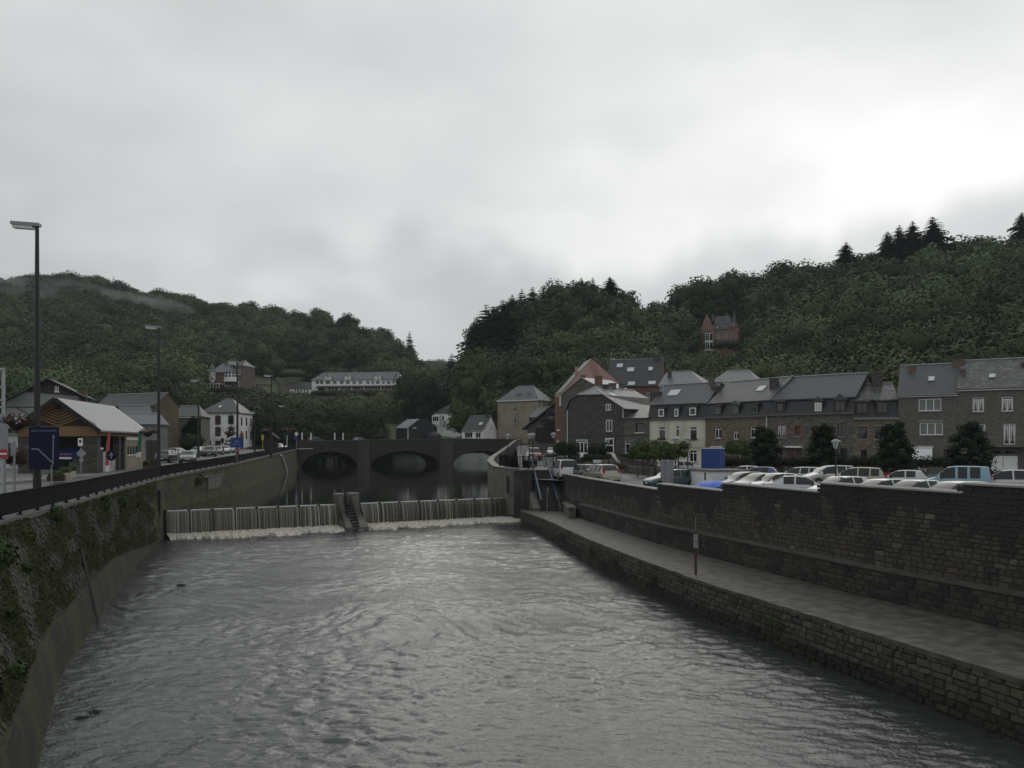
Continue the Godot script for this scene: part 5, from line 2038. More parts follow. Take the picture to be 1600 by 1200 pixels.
	part(bn, "rounded_bay", ext, M.slate_dark)
	# white villa behind the tree
	row_house({"name": "white_villa", "label": "white villa with an enclosed balcony, half hidden by the tree above the barn", "a": [678, 276], "b": [733, 272], "g": 2.0, "eave": [680, 646], "ridge": [700, 633], "ridge_back": 4.5, "depth": 9.0, "hip_l": 3.5, "wall": "white_wall", "roof": "slate_dark", "wins": [[688, 650, 694, 657, {"mull": 1}], [714, 650, 720, 657, {"mull": 1}], [727, 650, 732, 657, {"mull": 1}]]})
	var wv := frame_of(675, 272, 687, 271, 2.0)
	var q2 := rect_of(wv, [675, 649, 686.5, 663])
	var bal := thing("balcony_room", "white glazed balcony box hanging on the white villa", "balcony", wv.t)
	var bb := MB.new()
	bb.box(Vector3(q2[0], q2[1], -2.2), Vector3(q2[0] + q2[2], q2[1] + q2[3], 0))
	part(bal, "box", bb, M.white_wall)
	add_window(bal, [q2[0] + 0.2, q2[1] + 1.0, q2[2] - 0.4, q2[3] - 1.3], {"mull": 2, "deep": -0.04, "sill": ""})
	var sp := MB.new()
	sp.box(Vector3(q2[0] + q2[2] - 0.3, -1, -0.4), Vector3(q2[0] + q2[2] - 0.1, q2[1], -0.2))
	part(bal, "post", sp, M.trim_white)
	# white cottage
	row_house({"name": "white_cottage", "label": "small white cottage with a steep dark roof and one skylight behind the parapet", "a": [722, 242], "b": [754, 238], "g": 0.0, "eave": [735, 673], "ridge": [748, 650.5], "ridge_back": 4.2, "depth": 7.5, "wall": "white_wall", "roof": "slate_dark", "wins": [[726, 675.5, 738, 684, {"mull": 2}], [743, 676, 751, 684, {"mull": 1}]], "sky": [[748, 660.5, 753, 664]], "chim": [[757, 647, 761, 656, "stone_dark"]]})

func make_left_buildings():
	# market hall
	var h := frame_of(30, 70, 152, 71, -2.5)
	var w: float = h.w
	var o := thing("market_hall", "open market hall with timber slat gable and pale metal roof", "building", h.t)
	var eave := fp(h, 152, 668).y
	var apex := fp(h, 91, 624.5)
	apex.x = w * 0.5
	var depth := 15.0
	var t := Vector3(0, -0.14, 0)
	var r := MB.new()
	var ov := 0.5
	var sl := (apex.y - eave) / (w * 0.5)
	r.slab([Vector3(w + ov, eave - ov * sl + 0.14, 0.9), Vector3(w + ov, eave - ov * sl + 0.14, -depth), Vector3(w / 2, apex.y + 0.14, -depth), Vector3(w / 2, apex.y + 0.14, 0.9)], t)
	r.slab([Vector3(-ov, eave - ov * sl + 0.14, -depth), Vector3(-ov, eave - ov * sl + 0.14, 0.9), Vector3(w / 2, apex.y + 0.14, 0.9), Vector3(w / 2, apex.y + 0.14, -depth)], t)
	var ro := part(o, "roof", r, M.zinc)
	for k in 17:
		var z := 0.7 - k * 0.9
		var sm := MB.new()
		sm.bar(Vector3(w / 2, apex.y + 0.15, z), Vector3(w + ov, eave - ov * sl + 0.15, z), 0.03, 0.03)
		part(ro, "seam", sm, M.zinc)
	var fs := MB.new()
	fs.bar(Vector3(w / 2, apex.y + 0.02, 0.86), Vector3(w + ov, eave - ov * sl + 0.02, 0.86), 0.1, 0.34)
	fs.bar(Vector3(w / 2, apex.y + 0.02, 0.86), Vector3(-ov, eave - ov * sl + 0.02, 0.86), 0.1, 0.34)
	part(o, "barge_board", fs, M.timber_black)
	# gable of boards with chevron slats
	var g := MB.new()
	g.slab([Vector3(0, eave + 0.1, 0), Vector3(w, eave + 0.1, 0), Vector3(w / 2, apex.y, 0)], Vector3(0, 0, -0.1))
	part(o, "gable_backing", g, M.timber_dark)
	for k in 11:
		var off := k * 0.27
		for s in [-1, 1]:
			var tip := Vector3(w / 2 + s * 0.03, apex.y - 0.42 - off * 0.95, 0.06)
			var reach := minf(w / 2 - 0.35, (w / 2) * 1.0)
			var out := reach
			# slats rise outwards from the middle and end at the slope
			var a := tip
			var b := tip + Vector3(s * out, out * 0.42, 0)
			for it in 30:
				if b.y < apex.y - absf(b.x - w / 2) * sl - 0.14:
					break
				out -= 0.12
				b = tip + Vector3(s * out, out * 0.42, 0)
			if out > 0.3 and a.y > eave + 0.12:
				var mb := MB.new()
				mb.bar(a, b, 0.07, 0.13)
				part(o, "slat", mb, M.timber)
	var vt := MB.new()
	vt.slab([Vector3(w / 2 - 0.35, apex.y - 0.85, 0.12), Vector3(w / 2 + 0.35, apex.y - 0.85, 0.12), Vector3(w / 2, apex.y - 0.4, 0.12)], Vector3(0, 0, -0.05))
	part(o, "gable_vent", vt, M.timber_black)
	for s in [-1, 1]:
		var mb := MB.new()
		mb.bar(Vector3(w / 2, apex.y - 0.22, 0.08), Vector3(w / 2 + s * (w / 2 - 0.1), eave + 0.14, 0.08), 0.12, 0.24)
		part(o, "rafter", mb, M.timber)
	var beam := MB.new()
	beam.box(Vector3(-0.1, eave - 0.75, -0.15), Vector3(w + 0.05, eave + 0.098, 0.12))
	part(o, "tie_beam", beam, M.timber)
	var sb := MB.new()
	sb.box(Vector3(w - 0.3, eave - 0.7, -depth + 0.2), Vector3(w + 0.1, eave - 0.2, -0.16))
	part(o, "side_beam", sb, M.timber)
	# piers
	for q in [[w - 1.15, w, -0.9, 0.0, eave - 0.76], [-0.1, 0.9, -0.9, 0.0, eave - 0.76], [w - 0.5, w, -6.6, -6.1, eave - 0.71], [w - 0.5, w, -8.2, -7.7, eave - 0.71]]:
		var mb := MB.new()
		mb.box(Vector3(q[0], -0.5, q[2]), Vector3(q[1], q[4], q[3]))
		part(o, "pier", mb, M.stone_dark)
	var bw := MB.new()
	bw.box(Vector3(w - 0.35, -0.5, -depth + 0.2), Vector3(w - 0.05, eave - 0.71, -8.21))
	part(o, "side_wall", bw, M.beige_wall)
	var pn := MB.new()
	pn.box(Vector3(w - 0.45, -0.5, -6.09), Vector3(w - 0.3, eave - 2.1, -2.6))
	part(o, "panel", pn, M.pale_grey_wall)
	var dr := MB.new()
	dr.box(Vector3(w - 0.42, -0.2, -2.5), Vector3(w - 0.35, 2.0, -1.1))
	part(o, "door", dr, M.frame_dark)
	var lt := MB.new()
	lt.box(Vector3(w - 0.5, 2.02, -2.6), Vector3(w - 0.3, 2.2, -0.92))
	part(o, "lintel", lt, M.trim_white)
	for k in 4:
		var mb := MB.new()
		mb.box(Vector3(w - 0.049, 1.5, -9.3 - k * 0.9), Vector3(w - 0.02, 2.3, -8.9 - k * 0.9))
		var wn := part(o, "window", mb, M.glass)
		var sm := MB.new()
		sm.box(Vector3(w - 0.049, 1.38, -9.4 - k * 0.9), Vector3(w + 0.06, 1.49, -8.8 - k * 0.9))
		part(wn, "sill", sm, M.trim_white)
	var ls := MB.new()
	ls.box(Vector3(w - 0.049, 2.9, -13.0), Vector3(w + 0.03, 3.2, -8.4))
	part(o, "shutter_box", ls, M.trim_white)
	var inner := MB.new()
	inner.box(Vector3(0.1, -0.5, -7.5), Vector3(w - 0.46, eave - 0.3, -7.2))
	part(o, "inner_wall", inner, M.timber_black)
	var fl := MB.new()
	fl.box(Vector3(0.1, -0.4, -7.0), Vector3(w - 0.1, 0.03, 0.1))
	part(o, "floor", fl, M.paving)
	# shop awning inside the hall
	var aw := frame_of(90, 72, 127, 71.8, -2.5)
	var q := rect_of(aw, [90, 701, 127, 714])
	var aa := thing("awning", "blue shop awning with pink lettering inside the market hall", "awning", aw.t)
	var mb := MB.new()
	mb.slab([Vector3(-0.1, q[1], 0.3), Vector3(aw.w, q[1], 0.3), Vector3(aw.w, q[1] + q[3], -0.7), Vector3(-0.1, q[1] + q[3], -0.7)], Vector3(0, -0.03, 0))
	part(aa, "canvas", mb, M.awning_blue)
	var vl := MB.new()
	vl.box(Vector3(-0.1, q[1] - 0.18, 0.28), Vector3(aw.w * 0.68, q[1] - 0.01, 0.31))
	part(aa, "valance", vl, M.paint_white)
	var rr := RandomNumberGenerator.new()
	rr.seed = 3
	var up := Vector3(0, q[3], -1.0).normalized()
	for k in 8:
		var lm := MB.new()
		var bh := 0.26 + 0.06 * rr.randf()
		var bx := Transform3D(Basis(Vector3.RIGHT, up, Vector3.RIGHT.cross(up)), Vector3(0.12 + k * 0.155, q[1] + 0.22, 0.04))
		lm.obox(bx.translated_local(Vector3(0, 0, 0.02)), Vector3(0.035, bh, 0.01))
		lm.obox(bx.translated_local(Vector3(0.055, bh * 0.4 * (1 if k % 2 else -1), 0.02)), Vector3(0.08, 0.04, 0.01))
		lm.obox(bx.translated_local(Vector3(0.1, 0, 0.02)), Vector3(0.03, bh * 0.8, 0.01))
		part(aa, "letter", lm, M.letter_pink)
	var pz := MB.new()
	pz.box(Vector3(0, 0, -2.2), Vector3(aw.w, 0.9, -1.6))
	pz.box(Vector3(0.2, 0.9, -2.1), Vector3(0.9, 1.3, -1.8))
	pz.box(Vector3(1.1, 0.9, -2.1), Vector3(1.6, 1.25, -1.8))
	part(aa, "counter", pz, M.grey_wall)
	# white notice on the pier
	var nb := frame_of(122, 69.8, 130, 69.7, -2.5)
	q = rect_of(nb, [122.5, 684.5, 129.5, 697])
	var no := MB.new()
	no.box(Vector3(q[0], q[1], 0), Vector3(q[0] + q[2], q[1] + q[3], 0.06))
	var nn := thing("notice", "small white hanging notice with a dark mark by the hall's stone pier", "sign", nb.t)
	part(nn, "board", no, M.paint_white)
	var nd := MB.new()
	nd.box(Vector3(q[0] + 0.12, q[1] + 0.28, 0.061), Vector3(q[0] + q[2] - 0.1, q[1] + 0.52, 0.068))
	part(nn, "mark", nd, M.black_metal)
	# dark gabled house behind the hall
	var k := frame_of(10, 118, 122, 121, -2.4)
	var kw: float = k.w
	var dk := thing("dark_house", "wide dark gabled house with grey boarded front behind the market hall", "house", k.t)
	var pr := [Vector3(0, -1, 0), Vector3(kw, -1, 0), fp(k, 120, 616), fp(k, 76, 593.5), fp(k, 12, 628)]
	pr[2].x = kw
	pr[4].x = 0.0
	part(dk, "wall", gable_wall(pr, 12.0), M.grey_wall)
	var dr2 := MB.new()
	var u2 := Vector3(0, 0.2, 0.9)
	var b2 := Vector3(0, 0, -13.0)
	var low: Vector3 = pr[4] + (pr[4] - pr[3]).normalized() * 0.9
	var low2: Vector3 = pr[2] + (pr[2] - pr[3]).normalized() * 0.9
	dr2.slab([low + u2 + b2, low + u2, pr[3] + u2, pr[3] + u2 + b2], t)
	dr2.slab([low2 + u2, low2 + u2 + b2, pr[3] + u2 + b2, pr[3] + u2], t)
	part(dk, "roof", dr2, M.slate_dark)
	var gb := MB.new()
	var y1 := fp(k, 76, 611).y
	gb.slab([pr[3] + Vector3(-3.2, -1.75, 0.02), pr[3] + Vector3(4.4, -2.3, 0.02), pr[3] + Vector3(0, 0.05, 0.02)], Vector3(0, 0, 0.12))
	part(dk, "gable_boards", gb, M.timber_dark)
	add_window(dk, rect_of(k, [86, 604, 92, 612]), {"mull": 1, "deep": -0.2, "sill": "trim_white"})
	add_chimney(dk, k, [121, 611, 135, 626], -3.0, "brick_red", 1.0)
	# long roof with the ochre gable
	var oc := row_house({"name": "ochre_house", "label": "old house with mossy brown roof and ochre gable end behind the hall", "a": [150, 146], "b": [243, 140], "g": -2.3, "eave": [200, 634], "ridge": [190, 617.5], "ridge_back": 2.6, "depth": 5.0, "wall": "ochre_wall", "roof": "slate_dark", "gutter": "coping_dark", "wins": []})
	row_house({"name": "dark_house", "label": "low flat-fronted house with dark roof just behind the market hall", "a": [188, 124], "b": [236, 126], "g": -2.4, "eave": [210, 645], "ridge": [210, 634.5], "ridge_back": 3.5, "depth": 7.0, "wall": "grey_wall", "roof": "slate_dark", "gutter": "coping_dark", "wins": []})
	# grey shed with gable towards the road
	var s := frame_of(206, 102, 262, 105, -2.45)
	var so := thing("grey_shed", "grey workshop with plain grey gable and dark doorway past the hall", "shed", s.t)
	var sw: float = s.w
	var se := fp(s, 225, 663).y
	var open := [rect_of(s, [228, 688, 245, 726])]
	part(so, "wall", wall_mesh(sw, se, 6.0, open, 0.3), M.grey_wall)
	add_roof(so, sw, 6.0, se, fp(s, 225, 647, -3.0).y, -3.0, "slate_grey", 0.3)
	door(so, open[0], "frame_dark", "door", 2)
	# brown house with ivy
	var b := row_house({"name": "brown_house", "label": "plain brown house whose side wall is half covered by ivy", "a": [258, 150], "b": [313, 151], "g": -2.2, "eave": [290, 650.5], "ridge": [280, 635.5], "ridge_back": 4.5, "depth": 9.0, "hip_r": 1.0, "wall": "brick_brown", "roof": "slate_dark", "gutter": "trim_white", "wins": [], "chim": [[255, 640, 259, 653, "brick", -0.6]]})
	b.set_meta("ivy", true)
	# white hotel-like house at the bridge corner
	var f := frame_of(314, 190, 373, 190, -1.4)
	var fw: float = f.w
	var we := fp(f, 315, 644).y
	var wo := thing("white_house", "tall white house with dark-trimmed windows and slate roof at the bridge corner", "house", f.t)
	var rects := [[316, 651.5, 323.5, 664], [337, 650.5, 344, 663], [357.3, 650, 364.3, 662], [316.5, 669, 323.5, 681.5], [337, 668.5, 344, 681], [357.5, 668, 364.5, 680], [315.5, 689.5, 329, 698.5], [337, 689.5, 344, 698.5], [354, 688.5, 362, 697]]
	var op := []
	for e in rects:
		op.append(rect_of(f, e))
	part(wo, "wall", wall_mesh(fw, we, 10.0, op), M.white_wall)
	for i in op.size():
		var wn := add_window(wo, op[i], {"mull": 0, "frame": "frame_dark", "sill": "coping_dark", "surround": "coping_dark", "band": 0.16, "trans": 0.7, "pane": ["blind_and_sky_sheen", "door_brown", "glass", "glass", "door_brown", "glass", "glass", "door_brown", "glass"][i]})
		if i < 6:
			var ks := MB.new()
			ks.box(Vector3(-0.12, op[i][3] + 0.16, 0.1), Vector3(0.12, op[i][3] + 0.5, 0.17))
			part(wn, "keystone", ks, M.coping_dark)
	for i in 6:
		var z := -2.0 - 3.4 * (i % 3)
		var y := we - 3.0 - 3.2 * (i / 3)
		var sm := MB.new()
		sm.box(Vector3(fw + 0.002, y, z - 0.45), Vector3(fw + 0.05, y + 1.9, z + 0.45))
		part(wo, "side_window", sm, M.glass)
	add_roof(wo, fw, 10.0, we, fp(f, 354, 624.5, -5.0).y, -5.0, "slate", 0.4, 3.8, 3.0)
	add_gutter(wo, fw, we - 0.05, 0.28, "coping_dark")
	var bd := MB.new()
	bd.box(Vector3(0.05, fp(f, 330, 688).y + 0.25, 0.003), Vector3(fw - 0.05, fp(f, 330, 684).y, 0.1))
	part(wo, "fascia", bd, M.trim_white)
	var rs := MB.new()
	rs.lathe([Vector2(0.0, -0.05), Vector2(0.5, -0.05), Vector2(0.5, 0.05), Vector2(0.0, 0.05)], 16)
	var sp := part(wo, "hanging_sign", rs, M.black_metal)
	sp.transform = Transform3D(Basis(Vector3.RIGHT, PI / 2), fp(f, 347.5, 688.5, 1.0)).scaled_local(Vector3(0.7, 1, 1.3))
	add_skylight(wo, f, [341, 634, 345, 637], we, 0.0, fp(f, 354, 624.5, -5.0).y, -5.0)
	var red := MB.new()
	red.box(Vector3(fw + 0.2, -0.2, -1.0), Vector3(fw + 0.8, 4.0, -0.4))
	part(wo, "red_pillar", red, M.car_red)
	# buildings at the far left edge
	row_house({"name": "grey_house", "label": "low grey house front behind the hanging flowers at the left edge", "a": [-60, 84], "b": [28, 80], "g": -2.5, "eave": [0, 676], "ridge": [0, 655], "ridge_back": 4.0, "depth": 8.0, "wall": "pale_grey_wall", "roof": "slate_dark", "gutter": "trim_grey", "wins": [[-40, 690, -28, 712, {"mull": 1}], [-10, 690, 2, 712, {"mull": 1}], [10, 690, 22, 712, {"mull": 1}]]})

func make_hill_buildings():
	hotel()
	villa()
	chateau()
	# retaining walls and pergola by the villa
	for e in [["garden_wall", "pale stone terrace wall right of the brick villa", 384, 300, 412, 306, 607, 613], ["garden_wall", "longer pale stone terrace wall below the meadow, left of the hotel", 402, 312, 424, 318, 601, 609], ["garden_wall", "low brown terrace wall between the meadow and the hotel wing", 438, 330, 452, 334, 601, 606]]:
		var h := frame_of(e[2], e[3], e[4], e[5], 0.0)
		var q := rect_of(h, [e[2], e[6], e[4], e[7]])
		var mb := MB.new()
		mb.box(Vector3(0, q[1] - 3.0, -0.8), Vector3(h.w, q[1] + q[3], 0))
		var o := thing(e[0], e[1], "wall", h.t)
		part(o, "face", mb, M.stone_light)
		var c := MB.new()
		c.box(Vector3(-0.1, q[1] + q[3] + 0.002, -0.9), Vector3(h.w + 0.1, q[1] + q[3] + 0.2, 0.1))
		part(o, "coping", c, M.coping_dark)

func hotel():
	var h := frame_of(487, 352, 626, 347, 14.0)
	var w: float = h.w
	var o := thing("hotel", "long white hillside hotel with three pointed dormer gables", "hotel", h.t)
	var eave := fp(h, 500, 593.3).y
	var open := []
	for e in [[493.3, 498], [500, 505], [508.8, 515.8], [520, 526], [530.5, 536.7], [540.3, 546.5], [550.5, 556], [560.3, 566], [572, 577.5], [580, 584.5], [587.4, 593.2], [597, 601.2], [604.4, 610.2], [613, 617], [618.6, 622.5]]:
		open.append(rect_of(h, [e[0], 594.8, e[1], 600.3]))
	part(o, "wall", wall_mesh(w, eave, 9.0, open, 0.25, 0.0, 0.0, -6.0), M.white_wall)
	for q in open:
		add_window(o, q, {"mull": 1, "fw": 0.1, "sill": ""})
	var ridge := fp(h, 560, 582.3, -4.5).y
	add_roof(o, w, 9.0, eave, ridge, -4.5, "slate_grey", 0.4, 3.6, 2.4)
	for px in [512.3, 543.2, 590.3]:
		var a := fp(h, px - 5.2, 593, 0.3)
		var b := fp(h, px + 5.2, 593, 0.3)
		var top := fp(h, px, 583.6, 0.3)
		var mb := MB.new()
		var sh := fp(h, px - 5.2, 588.0, 0.3).y
		mb.slab([Vector3(a.x, a.y - 0.4, 0.3), Vector3(b.x, b.y - 0.4, 0.3), Vector3(b.x, sh, 0.3), Vector3(top.x, top.y, 0.3), Vector3(a.x, sh, 0.3)], Vector3(0, 0, -4.0))
		var g := part(o, "gable", mb, M.white_wall)
		var rf := MB.new()
		var u := Vector3(0, 0.12, 0.25)
		var k := Vector3(0, 0, -4.6)
		var l := Vector3(a.x - 0.25, sh - 0.3, 0.3) + u
		var r := Vector3(b.x + 0.25, sh - 0.3, 0.3) + u
		var t := top + u
		rf.slab([l + k, l, t, t + k], Vector3(0, -0.15, 0))
		rf.slab([r, r + k, t + k, t], Vector3(0, -0.15, 0))
		part(g, "gable_roof", rf, M.slate_dark)
		var q := rect_of(h, [px - 0.9, 586, px + 0.9, 589.8], 0.3)
		add_window(g, q, {"mull": 0, "deep": -0.03, "sill": "", "frame": "frame_dark"}, 0.3)
	# covered terrace in front
	var q := rect_of(h, [492, 602.3, 624, 611.5], 3.0)
	var aw := MB.new()
	aw.slab([Vector3(q[0], q[1] + q[3] - 0.7, 3.2), Vector3(q[0] + q[2], q[1] + q[3] - 0.7, 3.2), Vector3(q[0] + q[2], q[1] + q[3] + 0.2, 0.01), Vector3(q[0], q[1] + q[3] + 0.2, 0.01)], Vector3(0, -0.12, 0))
	part(o, "terrace_awning", aw, M.timber_dark)
	var fl := MB.new()
	fl.box(Vector3(q[0], q[1] - 4.0, 0.01), Vector3(q[0] + q[2], q[1] + 0.5, 3.4))
	part(o, "terrace", fl, M.stone_light)
	for px in [492.5, 510, 530, 550, 569, 595.5, 623]:
		var x := fp(h, px, 607, 3.0).x
		var p := MB.new()
		p.box(Vector3(x - 0.14, q[1] + 0.5, 2.9), Vector3(x + 0.14, q[1] + q[3] - 0.72, 3.1))
		part(o, "terrace_post", p, M.trim_white)
	var gl := MB.new()
	gl.box(Vector3(q[0] + 0.3, q[1] + 0.5, 0.012), Vector3(q[0] + q[2] - 0.3, q[1] + q[3] - 0.2, 0.06))
	part(o, "terrace_glazing", gl, M.glass)
	for k in 22:
		var x: float = q[0] + 4.0 + k * (q[2] - 5.0) / 22.0
		var c := MB.new()
		c.box(Vector3(x - 0.24, q[1] + 0.9, 1.9), Vector3(x + 0.24, q[1] + 1.0, 2.4))
		c.box(Vector3(x - 0.24, q[1] + 1.0, 1.9), Vector3(x + 0.24, q[1] + 1.55, 1.98))
		for sx in [-0.2, 0.2]:
			for sz in [1.94, 2.36]:
				c.box(Vector3(x + sx - 0.03, q[1] + 0.5, sz - 0.03), Vector3(x + sx + 0.03, q[1] + 0.9, sz + 0.03))
		var wo := one("terrace_chair", "pale chair in the row on the hotel terrace", "chair", c, M.trim_white, Vector3.ZERO, "chairs along the hotel terrace")
		wo.transform = h.t
	row_house({"name": "hotel_wing", "label": "low white wing with brown roof at the left end of the hotel", "a": [453, 347], "b": [486.5, 350], "g": 18.0, "eave": [455, 606.5], "ridge": [470, 598], "ridge_back": 4.0, "depth": 8.0, "wall": "white_wall", "roof": "slate_dark", "gutter": "coping_dark", "wins": [[460, 607.5, 463, 613, {"mull": 0}], [464.5, 607.5, 467.5, 613, {"mull": 0}], [469, 607.5, 472, 613, {"mull": 0}], [474, 607.5, 477, 613, {"mull": 0}], [479, 607.5, 482, 613, {"mull": 0}]]})

func villa():
	var h := frame_of(329, 284, 368, 282, 15.0)
	var w: float = h.w
	var o := thing("brick_villa", "brick villa with white bay windows and small turrets on the left hillside", "villa", h.t)
	var eave := fp(h, 340, 581).y
	var open := [rect_of(h, [351.5, 596, 360, 603]), rect_of(h, [338, 599, 340.5, 602.5])]
	part(o, "wall", wall_mesh(w, eave, 9.0, open, 0.2, 0, 0, -6.0), M.brick)
	add_window(o, open[0], {"mull": 1, "surround": "trim_grey", "sill": "trim_white"})
	add_window(o, open[1], {"mull": 0})
	var ridge := fp(h, 350, 568.5, -4.0).y
	add_roof(o, w, 9.0, eave, ridge, -4.0, "slate_grey", 0.5, 2.4, 1.0)
	# bay
	var q := rect_of(h, [348, 581, 368, 592.5], 1.2)
	var bay := MB.new()
	var cx: float = q[0] + q[2] / 2
	var rr: float = q[2] / 2
	var ring := []
	for k in 7:
		var a := PI * k / 6.0
		ring.append(Vector3(cx - cos(a) * rr, 0, sin(a) * rr * 0.8))
	for k in 6:
		var a: Vector3 = ring[k]
		var b: Vector3 = ring[k + 1]
		bay.quad(Vector3(a.x, q[1] - 0.8, a.z), Vector3(b.x, q[1] - 0.8, b.z), Vector3(b.x, q[1] + q[3], b.z), Vector3(a.x, q[1] + q[3], a.z))
	var bo := part(o, "bay", bay, M.white_wall)
	for k in 6:
		var a: Vector3 = ring[k]
		var b: Vector3 = ring[k + 1]
		var e := (b - a).normalized()
		var nn := e.cross(Vector3.UP)
		for row in 2:
			var mb := MB.new()
			var y0: float = q[1] + 0.75 + row * 0.95
			var c := (a + b) * 0.5 + nn * 0.02
			var ww := a.distance_to(b) * 0.36
			mb.quad(Vector3(c.x, y0, c.z) - e * ww, Vector3(c.x, y0, c.z) + e * ww, Vector3(c.x, y0 + 0.75, c.z) + e * ww, Vector3(c.x, y0 + 0.75, c.z) - e * ww)
			part(bo, "pane", mb, M.glass)
	var br := MB.new()
	var tip := Vector3(cx, q[1] + q[3] + 2.2, -0.4)
	for k in 6:
		var a: Vector3 = ring[k] * Vector3(1, 1, 1.15)
		var b: Vector3 = ring[k + 1] * Vector3(1, 1, 1.15)
		br.tri(Vector3(a.x, q[1] + q[3], a.z + 0.1), Vector3(b.x, q[1] + q[3], b.z + 0.1), tip)
	part(o, "bay_roof", br, M.slate_grey)
	var lan := MB.new()
	lan.lathe([Vector2(1.0, 0), Vector2(1.0, 0.7), Vector2(1.3, 0.75), Vector2(0.5, 1.4), Vector2(0.02, 1.9)], 10, tip + Vector3(0, -0.5, -0.8))
	part(o, "lantern", lan, M.slate_grey)
	# turret at the left corner
	var tu := MB.new()
	var tp := fp(h, 331.5, 593, 0.6)
	tu.lathe([Vector2(0.5, -1.0), Vector2(1.1, 0), Vector2(1.1, 2.6)], 10, tp)
	var to := part(o, "oriel", tu, M.trim_white)
	var ts := MB.new()
	ts.lathe([Vector2(1.35, 2.6), Vector2(0.8, 3.5), Vector2(0.75, 4.0), Vector2(0.85, 4.05), Vector2(0.35, 4.7), Vector2(0.02, 5.8)], 10, tp)
	part(to, "spire", ts, M.slate_grey)
	for k in 3:
		var wn := MB.new()
		var a := PI * (0.28 + 0.22 * k)
		wn.obox(Transform3D(Basis(Vector3.UP, PI / 2 - a), tp + Vector3(-cos(a) * 1.1, 1.3, sin(a) * 1.1)), Vector3(0.34, 1.6, 0.06))
		part(to, "pane", wn, M.glass)
	# tall wing on the right
	var tw := MB.new()
	var x0 := fp(h, 368.5, 590).x
	var x1 := fp(h, 379, 590).x
	var ty := fp(h, 372, 571.5).y
	tw.box(Vector3(x0, -6, -8), Vector3(x1, ty, 0.2))
	var two := part(o, "tower", tw, M.brick)
	add_window(two, [x0 + 0.6, ty - 3.2, 1.1, 1.8], {"mull": 1, "deep": -0.03, "surround": "trim_grey"}, 0.2)
	add_window(two, [x0 + 0.6, ty - 7.2, 1.1, 1.8], {"mull": 1, "deep": -0.03, "surround": "trim_grey"}, 0.2)
	var tr := MB.new()
	var ap := Vector3((x0 + x1) / 2, fp(h, 373, 561).y, -3.5)
	var cs := [Vector3(x0 - .3, ty, 0.5), Vector3(x1 + .3, ty, 0.5), Vector3(x1 + .3, ty, -8.3), Vector3(x0 - .3, ty, -8.3)]
	for k in 4:
		tr.tri(cs[k], cs[(k + 1) % 4], ap + Vector3(0, 0, 1.0 if k == 0 else 0.0))
	part(o, "tower_roof", tr, M.slate)
	var lw := MB.new()
	lw.box(Vector3(-0.8, -6, 0.01), Vector3(w * 0.75, fp(h, 340, 607, 3.0).y, 3.0))
	part(o, "terrace", lw, M.stone_light)
	var yb := fp(h, 340, 607, 3.0).y
	for k in 6:
		var p := MB.new()
		p.box(Vector3(-0.7 + k * 1.1, yb, 2.6), Vector3(-0.5 + k * 1.1, yb + 1.5, 2.8))
		part(o, "veranda_post", p, M.trim_white)
	var vb := MB.new()
	vb.box(Vector3(-0.8, yb + 1.5, 0.1), Vector3(5.2, yb + 1.75, 2.9))
	part(o, "veranda_roof", vb, M.trim_white)
	add_chimney(o, h, [350.5, 565, 353, 574], -3.0, "brick", 0.6)

